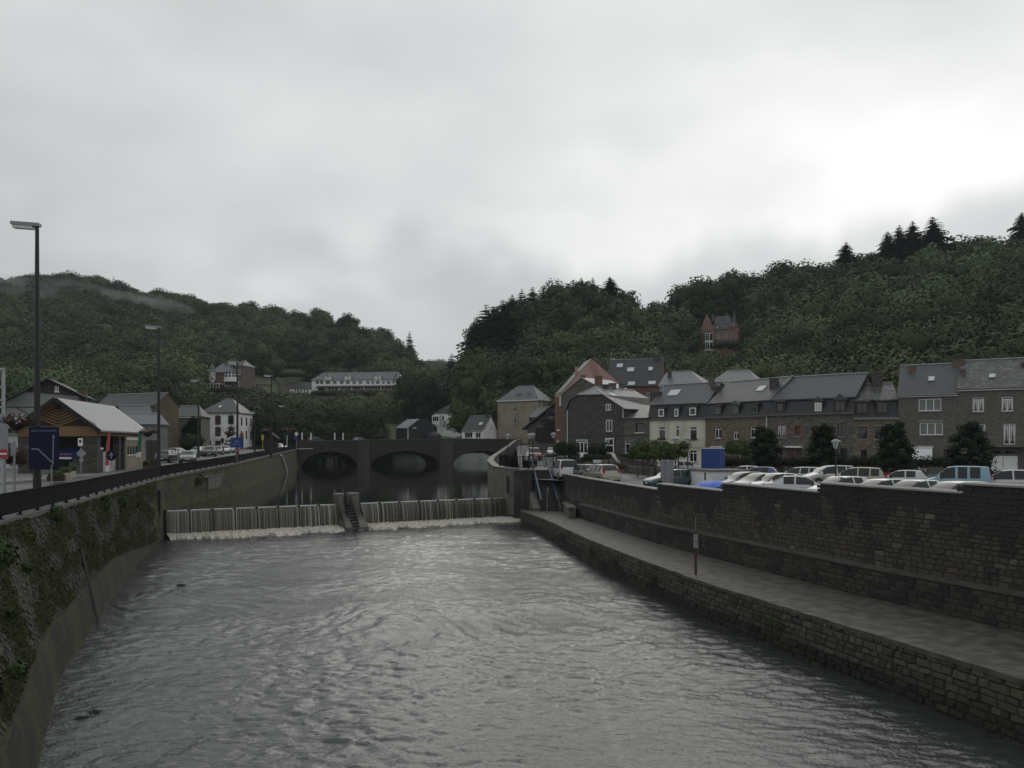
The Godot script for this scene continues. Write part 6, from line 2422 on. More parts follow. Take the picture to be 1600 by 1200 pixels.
func chateau():
	var h := frame_of(1095, 337, 1115, 335, 34.0)
	var w: float = h.w
	var o := thing("brick_chateau", "red brick chateau with white bay window and corner spire on the right hillside", "chateau", h.t)
	var pr := [Vector3(0, -8, 0), Vector3(w, -8, 0), fp(h, 1115, 512), fp(h, 1114.5, 508), fp(h, 1111, 506), fp(h, 1109.5, 499), fp(h, 1106.5, 496), fp(h, 1105.3, 491), fp(h, 1103.8, 491), fp(h, 1102, 497), fp(h, 1099, 501), fp(h, 1098, 507), fp(h, 1095.5, 509), fp(h, 1095, 512)]
	var gw := MB.new()
	# fan from a point inside: the stepped gable is not convex
	var mid := fp(h, 1104.8, 520)
	for i in pr.size():
		gw.tri(mid, pr[i], pr[(i + 1) % pr.size()])
	gw.quad(Vector3(w, -8, 0), Vector3(w, -8, -9), Vector3(w, pr[2].y, -9), Vector3(w, pr[2].y, 0))
	gw.quad(Vector3(0, -8, -9), Vector3(0, -8, 0), Vector3(0, pr[2].y, 0), Vector3(0, pr[2].y, -9))
	part(o, "gable_wall", gw, M.brick_pale)
	var gr := MB.new()
	var tp: Vector3 = pr[8] + Vector3(0.2, -0.6, -0.1)
	gr.quad(Vector3(w, pr[2].y, -0.1), Vector3(w, pr[2].y, -9), Vector3(tp.x, tp.y, -9), Vector3(tp.x, tp.y, -0.1))
	gr.quad(Vector3(0, pr[2].y, -9), Vector3(0, pr[2].y, -0.1), Vector3(tp.x, tp.y, -0.1), Vector3(tp.x, tp.y, -9))
	part(o, "gable_roof", gr, M.slate)
	# white bay, two storeys
	var q := rect_of(h, [1098, 520, 1113, 548], 1.2)
	var bx := MB.new()
	bx.slab([Vector3(q[0], q[1], 0), Vector3(q[0] + 1.0, q[1], 1.2), Vector3(q[0] + q[2] - 1.0, q[1], 1.2), Vector3(q[0] + q[2], q[1], 0)], Vector3(0, q[3], 0))
	var bo := part(o, "bay", bx, M.white_wall)
	for row in 2:
		var y: float = q[1] + 0.7 + row * q[3] * 0.49
		add_window(bo, [q[0] + 1.15, y, q[2] - 2.3, q[3] * 0.38], {"mull": 1, "trans": 0.7, "deep": -0.03, "sill": ""}, 1.2)
		for s in [0, 1]:
			var a := Vector3(q[0] + 0.12, y, 0.25) if s == 0 else Vector3(q[0] + q[2] - 0.92, y, 1.22)
			var b := Vector3(q[0] + 0.85, y, 1.13) if s == 0 else Vector3(q[0] + q[2] - 0.1, y, 0.26)
			var mb := MB.new()
			var k := (b - a).cross(Vector3.UP).normalized() * 0.03
			mb.quad(a + k, b + k, b + k + Vector3(0, q[3] * 0.36, 0), a + k + Vector3(0, q[3] * 0.36, 0))
			part(bo, "side_pane", mb, M.glass)
	var bt := MB.new()
	bt.slab([Vector3(q[0] - 0.1, q[1] + q[3] + 0.002, 1.3), Vector3(q[0] + q[2] + 0.1, q[1] + q[3] + 0.002, 1.3), Vector3(q[0] + q[2] / 2, q[1] + q[3] + 1.3, 0.05)], Vector3(0, 0, -0.05))
	part(o, "bay_roof", bt, M.slate_dark)
	# main range to the right
	var m := frame_of(1115.2, 336, 1155, 332, 34.0)
	var mw: float = m.w
	var open := []
	for e in [[1120, 522, 1123.5, 529.5], [1132.5, 521, 1136.5, 528.5], [1143, 517, 1146, 521], [1143, 522.5, 1146.5, 528]]:
		open.append(rect_of(m, e))
	var my := fp(m, 1118, 514.5).y
	var mo := part(o, "main_range", wall_mesh(mw, my, 9.0, open, 0.2, 0, 0, -8.0), M.brick_pale)
	mo.transform = (h.inv as Transform3D) * (m.t as Transform3D)
	for e in open:
		add_window(mo, e, {"mull": 1, "trans": 0.7, "surround": "trim_grey", "band": 0.3})
	add_roof(mo, mw * 0.72, 9.0, my, fp(m, 1125, 495.3, -4.5).y, -4.5, "slate", 0.3, 0.0, 1.5)
	for e in [[1119, 509.5, 1123.3, 512.7], [1132, 508, 1136.3, 511]]:
		add_dormer(mo, m, e, -0.3, {"mull": 1}, true)
	for e in [[1133, 489.5, 1136.5, 497], [1112, 491.5, 1116, 498]]:
		add_chimney(mo, m, e, -4.5, "brick", 0.8)
	var tu := MB.new()
	var tc := fp(m, 1147.3, 513, -1.5)
	tc.y = my
	tu.lathe([Vector2(1.7, -14), Vector2(1.7, 0.0), Vector2(2.0, 0.1), Vector2(1.85, 1.4), Vector2(1.7, 1.6)], 8, tc)
	var tt := part(mo, "turret", tu, M.brick_pale)
	var sp := MB.new()
	sp.lathe([Vector2(2.1, 0.6), Vector2(1.2, 2.6), Vector2(0.6, 5.0), Vector2(0.02, 7.6)], 8, tc)
	part(tt, "spire", sp, M.slate)

# ================= CARS =================
# stations from nose to tail: [s, top, belt, half width, half roof width, side strip is glass, top strip: 1 windscreen 2 rear window]
const CARS := {
	"hatchback": [[0.0, .58, .55, .62, .50, 0, 0], [.10, .72, .68, .74, .60, 0, 0], [.50, .86, .80, .83, .70, 0, 0], [1.0, .95, .90, .85, .74, 0, 1], [1.35, 1.17, .92, .855, .70, 1, 1], [1.85, 1.40, .93, .86, .62, 1, 0], [2.35, 1.45, .94, .86, .60, 0, 0], [2.45, 1.45, .94, .86, .60, 1, 0], [3.05, 1.43, .96, .86, .60, 0, 0], [3.40, 1.38, .97, .85, .60, 0, 2], [3.74, 1.03, .95, .84, .66, 0, 0], [3.87, .92, .88, .82, .66, 0, 0], [3.93, .60, .55, .74, .6, 0, 0]],
	"saloon": [[0.0, .56, .53, .62, .50, 0, 0], [.12, .69, .65, .76, .62, 0, 0], [.6, .83, .78, .86, .72, 0, 0], [1.25, .93, .88, .88, .76, 0, 1], [1.65, 1.15, .90, .88, .70, 1, 1], [2.15, 1.37, .91, .88, .62, 1, 0], [2.65, 1.42, .92, .88, .61, 0, 0], [2.75, 1.42, .92, .88, .61, 1, 0], [3.35, 1.39, .93, .88, .61, 0, 2], [3.95, 1.05, .95, .87, .68, 0, 0], [4.4, 1.0, .94, .85, .70, 0, 0], [4.5, .62, .58, .78, .65, 0, 0]],
	"estate": [[0.0, .56, .53, .62, .50, 0, 0], [.12, .69, .65, .76, .62, 0, 0], [.6, .84, .79, .86, .72, 0, 0], [1.2, .93, .88, .88, .76, 0, 1], [1.6, 1.16, .90, .88, .70, 1, 1], [2.1, 1.39, .91, .88, .63, 1, 0], [2.6, 1.45, .92, .88, .62, 0, 0], [2.7, 1.45, .92, .88, .62, 1, 0], [3.3, 1.45, .93, .88, .62, 0, 0], [3.4, 1.45, .93, .88, .62, 1, 0], [4.05, 1.42, .94, .87, .62, 0, 2], [4.38, 1.0, .94, .86, .68, 0, 0], [4.5, .62, .58, .78, .65, 0, 0]],
	"people_carrier": [[0.0, .62, .58, .64, .52, 0, 0], [.10, .80, .74, .78, .64, 0, 0], [.45, .95, .88, .87, .74, 0, 0], [.85, 1.05, .97, .89, .78, 0, 1], [1.2, 1.28, .99, .89, .74, 1, 1], [1.75, 1.57, 1.0, .90, .66, 1, 0], [2.3, 1.63, 1.0, .90, .65, 0, 0], [2.4, 1.63, 1.0, .90, .65, 1, 0], [3.1, 1.62, 1.01, .90, .65, 0, 0], [3.2, 1.61, 1.02, .90, .65, 1, 0], [3.75, 1.58, 1.03, .89, .66, 0, 2], [4.08, 1.12, 1.02, .88, .72, 0, 0], [4.2, .95, .9, .86, .7, 0, 0], [4.25, .6, .55, .78, .65, 0, 0]],
	"van": [[0.0, .64, .6, .66, .54, 0, 0], [.08, .85, .8, .80, .66, 0, 0], [.40, 1.0, .93, .88, .76, 0, 0], [.75, 1.10, 1.0, .90, .80, 0, 1], [1.05, 1.4, 1.02, .90, .76, 1, 1], [1.5, 1.76, 1.03, .91, .72, 1, 0], [1.95, 1.83, 1.03, .91, .72, 0, 0], [2.1, 1.84, 1.03, .91, .72, 1, 0], [2.65, 1.84, 1.03, .91, .72, 0, 0], [2.8, 1.84, 1.04, .91, .72, 1, 0], [3.4, 1.83, 1.05, .91, .72, 0, 0], [3.88, 1.80, 1.06, .90, .72, 0, 2], [4.0, 1.16, 1.05, .90, .78, 0, 0], [4.06, .95, .9, .88, .76, 0, 0], [4.1, .5, .48, .82, .7, 0, 0]],
}

func car_ring(e: Array, L: float) -> Array:
	var x: float = L / 2 - e[0]
	var hw: float = e[3]
	var low := 0.24 if e[0] > 0.05 and e[0] < L - 0.05 else 0.36
	var up: float = maxf(e[1] - 0.045, e[2] + 0.004)
	return [Vector3(x, low, hw * 0.93), Vector3(x, minf(low + 0.2, e[2] - .02), hw), Vector3(x, lerpf(low, e[2], 0.75), hw * 1.0), Vector3(x, e[2], hw * 0.965), Vector3(x, up, e[4] if e[1] - e[2] > 0.12 else lerpf(hw * 0.93, e[4], 0.3)), Vector3(x, e[1], e[4] * 0.82), Vector3(x, e[1] + 0.012, 0.0)]

func make_car(kind: String) -> Node3D:
	if cache.has(kind):
		return cache[kind]
	var sts: Array = CARS[kind]
	var L: float = sts[-1][0]
	var full := []
	for e in sts:
		var half := car_ring(e, L)
		var ring := []
		for k in 7:
			ring.append(half[k])
		for k in 6:
			var p: Vector3 = half[5 - k]
			ring.append(Vector3(p.x, p.y, -p.z))
		full.append(ring)
	var nr := []
	for i in full.size():
		var row := []
		for j in 13:
			var a: Vector3 = full[mini(i + 1, full.size() - 1)][j] - full[maxi(i - 1, 0)][j]
			var b: Vector3 = full[i][mini(j + 1, 12)] - full[i][maxi(j - 1, 0)]
			row.append(b.cross(a).normalized() * 1.0)
		nr.append(row)
	var o := Node3D.new()
	o.name = "parked_car"
	var body := MB.new()
	var screen := MB.new()
	var rear := MB.new()
	var sides := []
	for i in full.size() - 1:
		for j in 12:
			var mb := body
			var tone := ""
			if sts[i][5] == 1 and (j == 3 or j == 8):
				mb = MB.new()
				sides.append(mb)
			elif sts[i][6] == 1 and j >= 4 and j <= 7:
				mb = screen
			elif sts[i][6] == 2 and j >= 4 and j <= 7:
				mb = rear
			mb.quadn(full[i][j], full[i + 1][j], full[i + 1][j + 1], full[i][j + 1], nr[i][j], nr[i + 1][j], nr[i + 1][j + 1], nr[i][j + 1])
	# flip so that faces look outwards
	for mb in [body, screen, rear] + sides:
		for k in mb.v.size() / 3:
			var t: Vector3 = mb.v[k * 3 + 1]
			mb.v[k * 3 + 1] = mb.v[k * 3 + 2]
			mb.v[k * 3 + 2] = t
			var n: Vector3 = mb.n[k * 3 + 1]
			mb.n[k * 3 + 1] = mb.n[k * 3 + 2]
			mb.n[k * 3 + 2] = n
	for end in [0, full.size() - 1]:
		var pts: Array = full[end].duplicate()
		if end == 0:
			pts.reverse()
		body.poly(pts)
	part(o, "body", body, M.car_silver)
	part(o, "windscreen", screen, M.car_glass)
	part(o, "rear_window", rear, M.car_glass)
	for mb in sides:
		part(o, "side_window", mb, M.car_glass)
	var un := MB.new()
	un.box(Vector3(-L / 2 + 0.25, 0.16, -0.72), Vector3(L / 2 - 0.25, 0.4, 0.72))
	part(o, "underbody", un, M.bumper_black)
	var hw: float = sts[5][3]
	for x in [L / 2 - 0.78, -L / 2 + 0.72]:
		for s in [-1, 1]:
			var w := MB.new()
			w.tube([Vector3(0, 0, s * (hw - 0.19)), Vector3(0, 0, s * (hw + 0.012))], 0.31, 0.31, 16)
			var wo := part(o, "wheel", w, M.tyre, Vector3(x, 0.31, 0))
			var rm := MB.new()
			rm.tube([Vector3(0, 0, s * (hw - 0.02)), Vector3(0, 0, s * (hw + 0.02))], 0.2, 0.17, 12)
			part(wo, "rim", rm, M.rim)
			var ar := MB.new()
			for k in 8:
				var a := PI * k / 8.0
				var b := PI * (k + 1) / 8.0
				ar.quad(Vector3(cos(a) * .31, sin(a) * .31, s * (hw + .006)), Vector3(cos(a) * .375, sin(a) * .375, s * (hw + .006)), Vector3(cos(b) * .375, sin(b) * .375, s * (hw + .006)), Vector3(cos(b) * .31, sin(b) * .31, s * (hw + .006)))
			part(wo, "arch", ar, M.bumper_black)
	for s in [-1, 1]:
		var hl := MB.new()
		hl.obox(Transform3D(Basis(Vector3.UP, s * 0.45), Vector3(L / 2 - 0.16, 0.64, s * 0.56)), Vector3(0.16, 0.13, 0.30))
		part(o, "headlight", hl, M.head_clear)
		var tl := MB.new()
		var tall := kind == "van" or kind == "people_carrier" or kind == "estate"
		tl.obox(Transform3D(Basis(Vector3.UP, -s * 0.4), Vector3(-L / 2 + (0.14 if not tall else 0.12), 0.82 if not tall else 1.02, s * 0.70)), Vector3(0.14, 0.17 if not tall else 0.5, 0.22 if not tall else 0.16))
		part(o, "tail_light", tl, M.tail_red)
		var mr := MB.new()
		mr.cbox(Vector3(L / 2 - sts[4][0] - 0.1, sts[4][2] + 0.06, s * (hw + 0.09)), Vector3(0.1, 0.13, 0.2))
		part(o, "mirror", mr, M.bumper_black)
		var pl := MB.new()
		pl.cbox(Vector3(s * (L / 2 + 0.012), 0.48, 0), Vector3(0.02, 0.11, 0.46))
		part(o, "number_plate", pl, M.plate)
	cache[kind] = o
	return o

func put_car(kind: String, paint: String, p: Vector3, f: Vector2, label: String, group: String):
	var o: Node3D = make_car(kind).duplicate()
	o.name = "parked_car"
	add_child(o, true)
	var x := Vector3(f.x, 0, f.y).normalized()
	o.transform = Transform3D(Basis(x, Vector3.UP, x.cross(Vector3.UP)), p)
	(o.get_child(0) as MeshInstance3D).material_override = M[paint]
	tag(o, label, "car", group)

func make_car_park():
	var tops := {"hatchback": 1.46, "saloon": 1.43, "estate": 1.46, "people_carrier": 1.64, "van": 1.85}
	var g := "cars in the car park"
	for e in [
		["hatchback", "car_grey", 1158, 737, -1, .35, "dark grey hatchback right beside the white cabin"],
		["saloon", "car_dark", 1184, 739, -1, .5, "black-roofed saloon between the grey hatchback and a white car"],
		["hatchback", "car_white", 1208, 739, -1, .35, "white car with bonnet towards the wall, left of the silver saloon"],
		["saloon", "car_silver", 1254, 743, 1, .3, "silver saloon with red tail light, rear end to the left"],
		["hatchback", "car_white", 1311, 744, -1, .35, "round-roofed white hatchback just behind the wall, below the lantern pole"],
		["estate", "car_silver", 1371, 748, -1, .35, "silver-grey estate, roof just showing over the wall, under the silver hatchback"],
		["hatchback", "car_white", 1424, 749.5, -1, .45, "white hatchback with violet-tinted windscreen close behind the wall"],
		["estate", "car_silver", 1486, 752, -1, .4, "silver estate cut off by the step in the wall, below the blue van"],
		["hatchback", "car_white", 1158, 727.5, -1, -.2, "white car far back, half hidden by the bright blue car"],
		["hatchback", "car_blue", 1182, 729, -.9, -.5, "bright blue hatchback in the far row"],
		["estate", "car_silver", 1247, 729.3, -.8, -.6, "silver-brown estate in the far row under the second yew"],
		["people_carrier", "car_silver", 1296, 727, -1, .1, "silver off-road car behind the beige people carrier"],
		["people_carrier", "car_beige", 1338, 729.8, -.9, -.55, "beige people carrier with slanted red tail lights"],
		["hatchback", "car_silver", 1406, 734, -.9, -.55, "light silver hatchback between the beige car and the blue van"],
		["van", "car_sky", 1495, 728, -.95, -.5, "sky blue high-roofed van in the far row"],
		["people_carrier", "car_silver", 1574, 733.6, -.95, -.4, "rounded grey-green car at the right edge of the picture"],
		["hatchback", "car_teal", 1048, 733, -1, .3, "dark teal car behind the grey metal cabinet"],
		["estate", "car_grey", 906, 725, -.55, -.8, "dark grey estate parked behind the end of the stepped wall"],
		["people_carrier", "car_beige", 939, 725, -.35, -1, "pale beige off-road car next to the dark grey estate"],
		["van", "car_white", 881, 718, -.2, -1, "white van at the head of the quay stairs"],
		["saloon", "car_silver", 1074, 720, 1, .1, "grey saloon glimpsed behind the clipped trees and the blue board"],
	]:
		var d: float = (3.3 - tops[e[0]]) * F / (e[3] - HZ)
		var x := gx(e[2], d)
		put_car(e[0], e[1], Vector3(x, ground_y(x, d) + 0.01, -d), Vector2(e[4], e[5]), e[6], g)
	for e in [["van", "car_red", 835, 126, .1, 1, "orange-red van coming down the ramp road"], ["hatchback", "car_white", 828, 114, -.1, -1, "white car in front of the orange-red van"], ["estate", "car_white", 862, 140, .05, 1, "white car parked by the kerb of the ramp road, nearer one"], ["van", "car_white", 862, 158, .05, 1, "white car parked higher up the ramp road"]]:
		var x := gx(e[2], e[3])
		put_car(e[0], e[1], Vector3(x, ground_y(x, e[3]) + 0.01, -e[3]), Vector2(e[4], e[5]), e[6], "cars on the ramp road")
	for e in [["hatchback", "car_grey", 265, 97, .1, -1, "dark hatchback seen from behind, nearest on the left road"], ["saloon", "car_grey", 294, 95, .35, 1, "dark grey saloon driving towards us on the left road"], ["estate", "car_white", 279, 114, .1, -1, "white car partly hidden behind the dark grey saloon"], ["hatchback", "car_silver", 315, 128, .2, -1, "silver hatchback queuing in the middle of the left road"], ["people_carrier", "car_dark", 328, 124, .3, 1, "black people carrier facing us on the left road"], ["estate", "car_grey", 340, 136, .25, 1, "brownish grey car behind the black people carrier"], ["saloon", "car_white", 351, 146, .3, 1, "white saloon parked before the white house"], ["van", "car_white", 360, 152, .6, 1, "white van in front of the white house door"], ["hatchback", "car_white", 437, 180, .8, .5, "white car at the bridge corner by the traffic light"]]:
		var x := gx(e[2], e[3])
		put_car(e[0], e[1], Vector3(x, EYE + lut(LY, e[3]) - 0.05, -e[3]), Vector2(e[4], e[5]), e[6], "cars on the left bank road")
	for e in [["people_carrier", "car_dark", 494, 196, "dark car on the bridge near its left end"], ["hatchback", "car_green", 564, 203, "blue-green car crossing the bridge"]]:
		var x := gx(e[2], e[3])
		put_car(e[0], e[1], Vector3(x, EYE + (0.05 if e[2] < 520 else 0.2), -e[3]), Vector2(1, -.8), e[4], "cars on the old bridge")
	car_park_things()

func car_park_things():
	# white cabin with a blue board on its roof
	var h := frame_of(1069, 62, 1110.5, 57, -3.3)
	var o := thing("site_cabin", "white corrugated site cabin with small dark slots beside the wall", "cabin", h.t)
	var w: float = h.w
	var top := fp(h, 1069, 732).y
	var b := MB.new()
	b.box(Vector3(0, 0.1, -2.6), Vector3(w, top - 0.08, 0))
	part(o, "box", b, M.container_white)
	for k in 26:
		var z := -0.05 - k * 0.1
		var m := MB.new()
		m.box(Vector3(w + 0.001, 0.15, z - 0.05), Vector3(w + 0.035, top - 0.1, z))
		part(o, "rib", m, M.container_white)
	var r := MB.new()
	r.box(Vector3(-0.12, top - 0.078, -2.75), Vector3(w + 0.12, top + 0.05, 0.12))
	part(o, "roof", r, M.paving)
	for px in [1077.5, 1102]:
		var q := rect_of(h, [px - 0.9, 738, px + 0.9, 750])
		var m := MB.new()
		m.box(Vector3(q[0], q[1], 0.002), Vector3(q[0] + q[2], q[1] + q[3], 0.03))
		part(o, "slot", m, M.black_metal)
	for z in [-0.5, -1.9]:
		var m := MB.new()
		m.box(Vector3(w + 0.04, top - 1.4, z - 0.06), Vector3(w + 0.06, top - 0.9, z + 0.06))
		part(o, "slot", m, M.black_metal)
	var k := frame_of(1087, 60.5, 1117, 59.5, -3.3)
	var q := rect_of(k, [1087, 701, 1116.5, 730])
	var bd := thing("blue_board", "square blue board standing on the white cabin's roof", "board", k.t)
	var m2 := MB.new()
	m2.box(Vector3(q[0], top + 0.052, -0.9), Vector3(q[0] + q[2], q[1] + q[3], -0.84))
	m2.box(Vector3(q[0] + q[2] - 0.05, top + 0.052, -1.6), Vector3(q[0] + q[2], q[1] + q[3], -0.9))
	part(bd, "panel", m2, M.board_blue)
	var m3 := MB.new()
	m3.box(Vector3(q[0], q[1] + q[3], -1.6), Vector3(q[0] + q[2], q[1] + q[3] + 0.05, -0.84))
	part(bd, "top_trim", m3, M.trim_white)
	# blue tarpaulin over a trailer
	var c := at(1115, 757, 47.0)
	var tp := thing("tarpaulin", "bright blue tarpaulin stretched over a low load between wall and cabin", "tarpaulin", Transform3D(Basis(Vector3.UP, 0.35), Vector3(c.x, LOT, c.z)))
	var t := MB.new()
	var hgt := EYE + (HZ - 750.5) / F * 47.0 - LOT
	var rows := []
	for i in 9:
		var row := []
		for j in 7:
			var u := i / 8.0 * 2 - 1
			var v := j / 6.0 * 2 - 1
			row.append(Vector3(u * 1.55, hgt * (1.0 - 0.45 * u * u - 0.25 * v * v) + 0.03 * sin(i * 2.1 + j * 1.3), v * 1.0))
		rows.append(row)
	for i in 8:
		for j in 6:
			t.quad(rows[i][j + 1], rows[i + 1][j + 1], rows[i + 1][j], rows[i][j])
	t.quad(Vector3(-1.55, 0, 1), Vector3(1.55, 0, 1), rows[8][6], rows[0][6])
	part(tp, "sheet", t, M.tarp_blue)
	# grey metal cabinet
	var cb := frame_of(1032, 60, 1047.5, 59.5, -3.3)
	var q3 := rect_of(cb, [1032, 719, 1047.5, 755])
	var co := thing("metal_cabinet", "tall grey double-door metal cabinet behind the wall", "cabinet", cb.t)
	var m4 := MB.new()
	m4.box(Vector3(0, 0, -0.5), Vector3(cb.w, q3[1] + q3[3], 0))
	part(co, "case", m4, M.cabinet_grey)
	for s in 2:
		var m5 := MB.new()
		m5.box(Vector3(0.04 + s * cb.w / 2, 0.1, 0.002), Vector3(cb.w / 2 - 0.02 + s * cb.w / 2, q3[1] + q3[3] - 0.05, 0.03))
		part(co, "door", m5, M.cabinet_grey)
	# low garden wall with sloping end before the stone house
	var gw := frame_of(955, 96, 1040, 84, -3.3)
	var go := thing("garden_wall", "low stone garden wall with a stepped slope in front of the half-hipped house", "wall", gw.t)
	var w3: float = gw.w
	var m6 := MB.new()
	m6.slab([Vector3(0, -0.5, 0), Vector3(w3, -0.5, 0), Vector3(w3, 0.75, 0), Vector3(2.2, 0.85, 0), Vector3(0, 2.1, 0)], Vector3(0, 0, -0.4))
	part(go, "face", m6, M.stone)
	var m7 := MB.new()
	m7.bar(Vector3(2.2, 0.9, -0.2), Vector3(w3, 0.8, -0.2), 0.5, 0.1)
	m7.bar(Vector3(0, 2.16, -0.2), Vector3(2.2, 0.91, -0.2), 0.5, 0.1)
	part(go, "coping", m7, M.coping)
	var tr := MB.new()
	tr.box(Vector3(-12.5, -0.5, -6.0), Vector3(-0.02, 1.4, -0.5))
	part(go, "terrace", tr, M.stone)
	# things on the terrace
	var words := ["leftmost white flower tub on the terrace edge", "second white flower tub on the terrace edge", "third white flower tub on the terrace edge", "rightmost white flower tub on the terrace edge"]
	for i in 4:
		var m := MB.new()
		m.lathe([Vector2(0.0, 0), Vector2(0.22, 0), Vector2(0.3, 0.35), Vector2(0.27, 0.36), Vector2(0.0, 0.33)], 10)
		var p := at(930 + i * 4.2, 721, 100.0)
		one("flower_tub", words[i], "planter", m, M.paint_white, Vector3(p.x, p.y - 0.2, p.z), "white tubs on the terrace")
	var st := MB.new()
	st.lathe([Vector2(0.0, 0), Vector2(0.34, 0), Vector2(0.30, 0.3), Vector2(0.2, 0.85), Vector2(0.13, 0.95), Vector2(0.0, 1.0)], 10)
	one("stone_marker", "pale tapering stone below the wide ground-floor window", "stone", st, M.trim_white, at(909.5, 719, 112.0))
	var ch := thing("white_rack", "small white metal rack leaning below the slanted awning", "rack", Transform3D(Basis(), at(1441, 737, 86.0)))
	var m8 := MB.new()
	for x in [-0.36, 0.30]:
		m8.box(Vector3(x, 0, 0), Vector3(x + 0.06, 1.0, 0.06))
	for y in [0.25, 0.55, 0.94]:
		m8.box(Vector3(-0.36, y, 0.06), Vector3(0.36, y + 0.06, 0.10))
	part(ch, "frame", m8, M.trim_white)

# ================= STREET FURNITURE =================
func tall_lamp(px: float, top: float, d: float, g: float, label: String, basket := 0.0):
	var x := gx(px, d)
	var t := thing("street_lamp", label, "street lamp", Transform3D(Basis(), Vector3(x, EYE + g, -d)), "tall street lamps on the left bank")
	var H := (HZ - top) / F * d - g
	var p := MB.new()
	p.tube([Vector3(0, 0, 0), Vector3(0, H * 0.55, 0), Vector3(0, H - 0.12, 0)], 0.15, 0.075, 10)
	p.tube([Vector3(0, 0, 0), Vector3(0, 1.3, 0)], 0.17, 0.165, 10)
	part(t, "pole", p, M.black_metal)
	var hd := MB.new()
	hd.slab([Vector3(-1.05, H - 0.04, 0.17), Vector3(0.12, H - 0.12, 0.13), Vector3(0.12, H - 0.12, -0.13), Vector3(-1.05, H - 0.04, -0.17)], Vector3(0, 0.14, 0))
	var ho := part(t, "lamp_head", hd, M.galvanised)
	var gl := MB.new()
	gl.slab([Vector3(-0.98, H - 0.045, 0.14), Vector3(-0.98, H - 0.045, -0.14), Vector3(-0.15, H - 0.11, -0.12), Vector3(-0.15, H - 0.11, 0.12)], Vector3(0, -0.13, 0))
	part(ho, "lamp_glass", gl, M.lamp_glass)
	if basket > 0.0:
		var arm := MB.new()
		arm.bar(Vector3(0, basket + 0.62, 0), Vector3(-1.3, basket + 0.62, 0), 0.05, 0.05)
		arm.tube([Vector3(-0.1, basket - 0.1, 0), Vector3(-0.3, basket + 0.3, 0), Vector3(-0.9, basket + 0.6, 0)], 0.025, 0.025, 5)
		part(t, "arm", arm, M.black_metal)
		flower_basket(Vector3(x - 0.85, EYE + g + basket, -d), 0.55, label.replace("tall black street lamp", "hanging flower basket on the lamp"))

func flower_basket(p: Vector3, r: float, label: String):
	var t := thing("flower_basket", label, "flower basket", Transform3D(Basis(), p), "hanging flower baskets")
	var b := MB.new()
	b.lathe([Vector2(0.05, -0.38), Vector2(r * 0.55, -0.2), Vector2(r * 0.7, 0.0)], 10)
	part(t, "bowl", b, M.timber_black)
	var q := RandomNumberGenerator.new()
	q.seed = int(p.x * 100)
	var f := MB.new()
	for k in 420:
		var u := Vector3(q.randfn(), absf(q.randfn()) * 0.55 - 0.2, q.randfn()).normalized()
		var c := u * r * q.randf_range(0.55, 1.0) * Vector3(1.15, 0.65, 1.0)
		var tone := q.randf()
		f.col = Color(.03, .045, .02) if tone < 0.62 else (Color(.20, .035, .05) if tone < 0.82 else (Color(.42, .30, .32) if tone < 0.93 else Color(.05, .07, .025)))
		var a := Vector3(q.randfn(), q.randfn(), q.randfn()).normalized() * 0.07
		f.trin(c + a, c - a, c + a.cross(u) * 1.4 + u * 0.05, u, u, u)
	part(t, "flowers", f, M.flower)

func post(mb: MB, h: float, r := 0.035):
	mb.tube([Vector3.ZERO, Vector3(0, h, 0)], r, r, 8)

func disc(mb: MB, c: Vector3, r: float, t: float):
	mb.tube([c - Vector3(0, 0, t), c], r, r, 20)

func lantern(px: float, top: float, d: float, base: float, label: String):
	var H := (HZ - top) / F * d - base
	var t := thing("lantern_lamp", label, "street lamp", Transform3D(Basis(), Vector3(gx(px, d), EYE + base, -d)), "old-style lanterns round the car park")
	var p := MB.new()
	p.tube([Vector3.ZERO, Vector3(0, 0.8, 0)], 0.10, 0.075, 8)
	p.tube([Vector3(0, 0.8, 0), Vector3(0, H - 0.62, 0)], 0.06, 0.045, 8)
	part(t, "pole", p, M.black_metal)
	var g := MB.new()
	g.lathe([Vector2(0.10, H - 0.6), Vector2(0.24, H - 0.18)], 6)
	part(t, "glass", g, M.lamp_glass)
	var c := MB.new()
	for k in 6:
		var a := TAU * k / 6
		c.bar(Vector3(cos(a) * 0.10, H - 0.6, sin(a) * 0.10), Vector3(cos(a) * 0.245, H - 0.18, sin(a) * 0.245), 0.03, 0.03)
	c.lathe([Vector2(0.12, H - 0.64), Vector2(0.12, H - 0.59)], 6)
	part(t, "frame", c, M.black_metal)
	var r := MB.new()
	r.lathe([Vector2(0.30, H - 0.19), Vector2(0.30, H - 0.14), Vector2(0.12, H - 0.02), Vector2(0.03, H)], 10)
	part(t, "cap", r, M.galvanised)

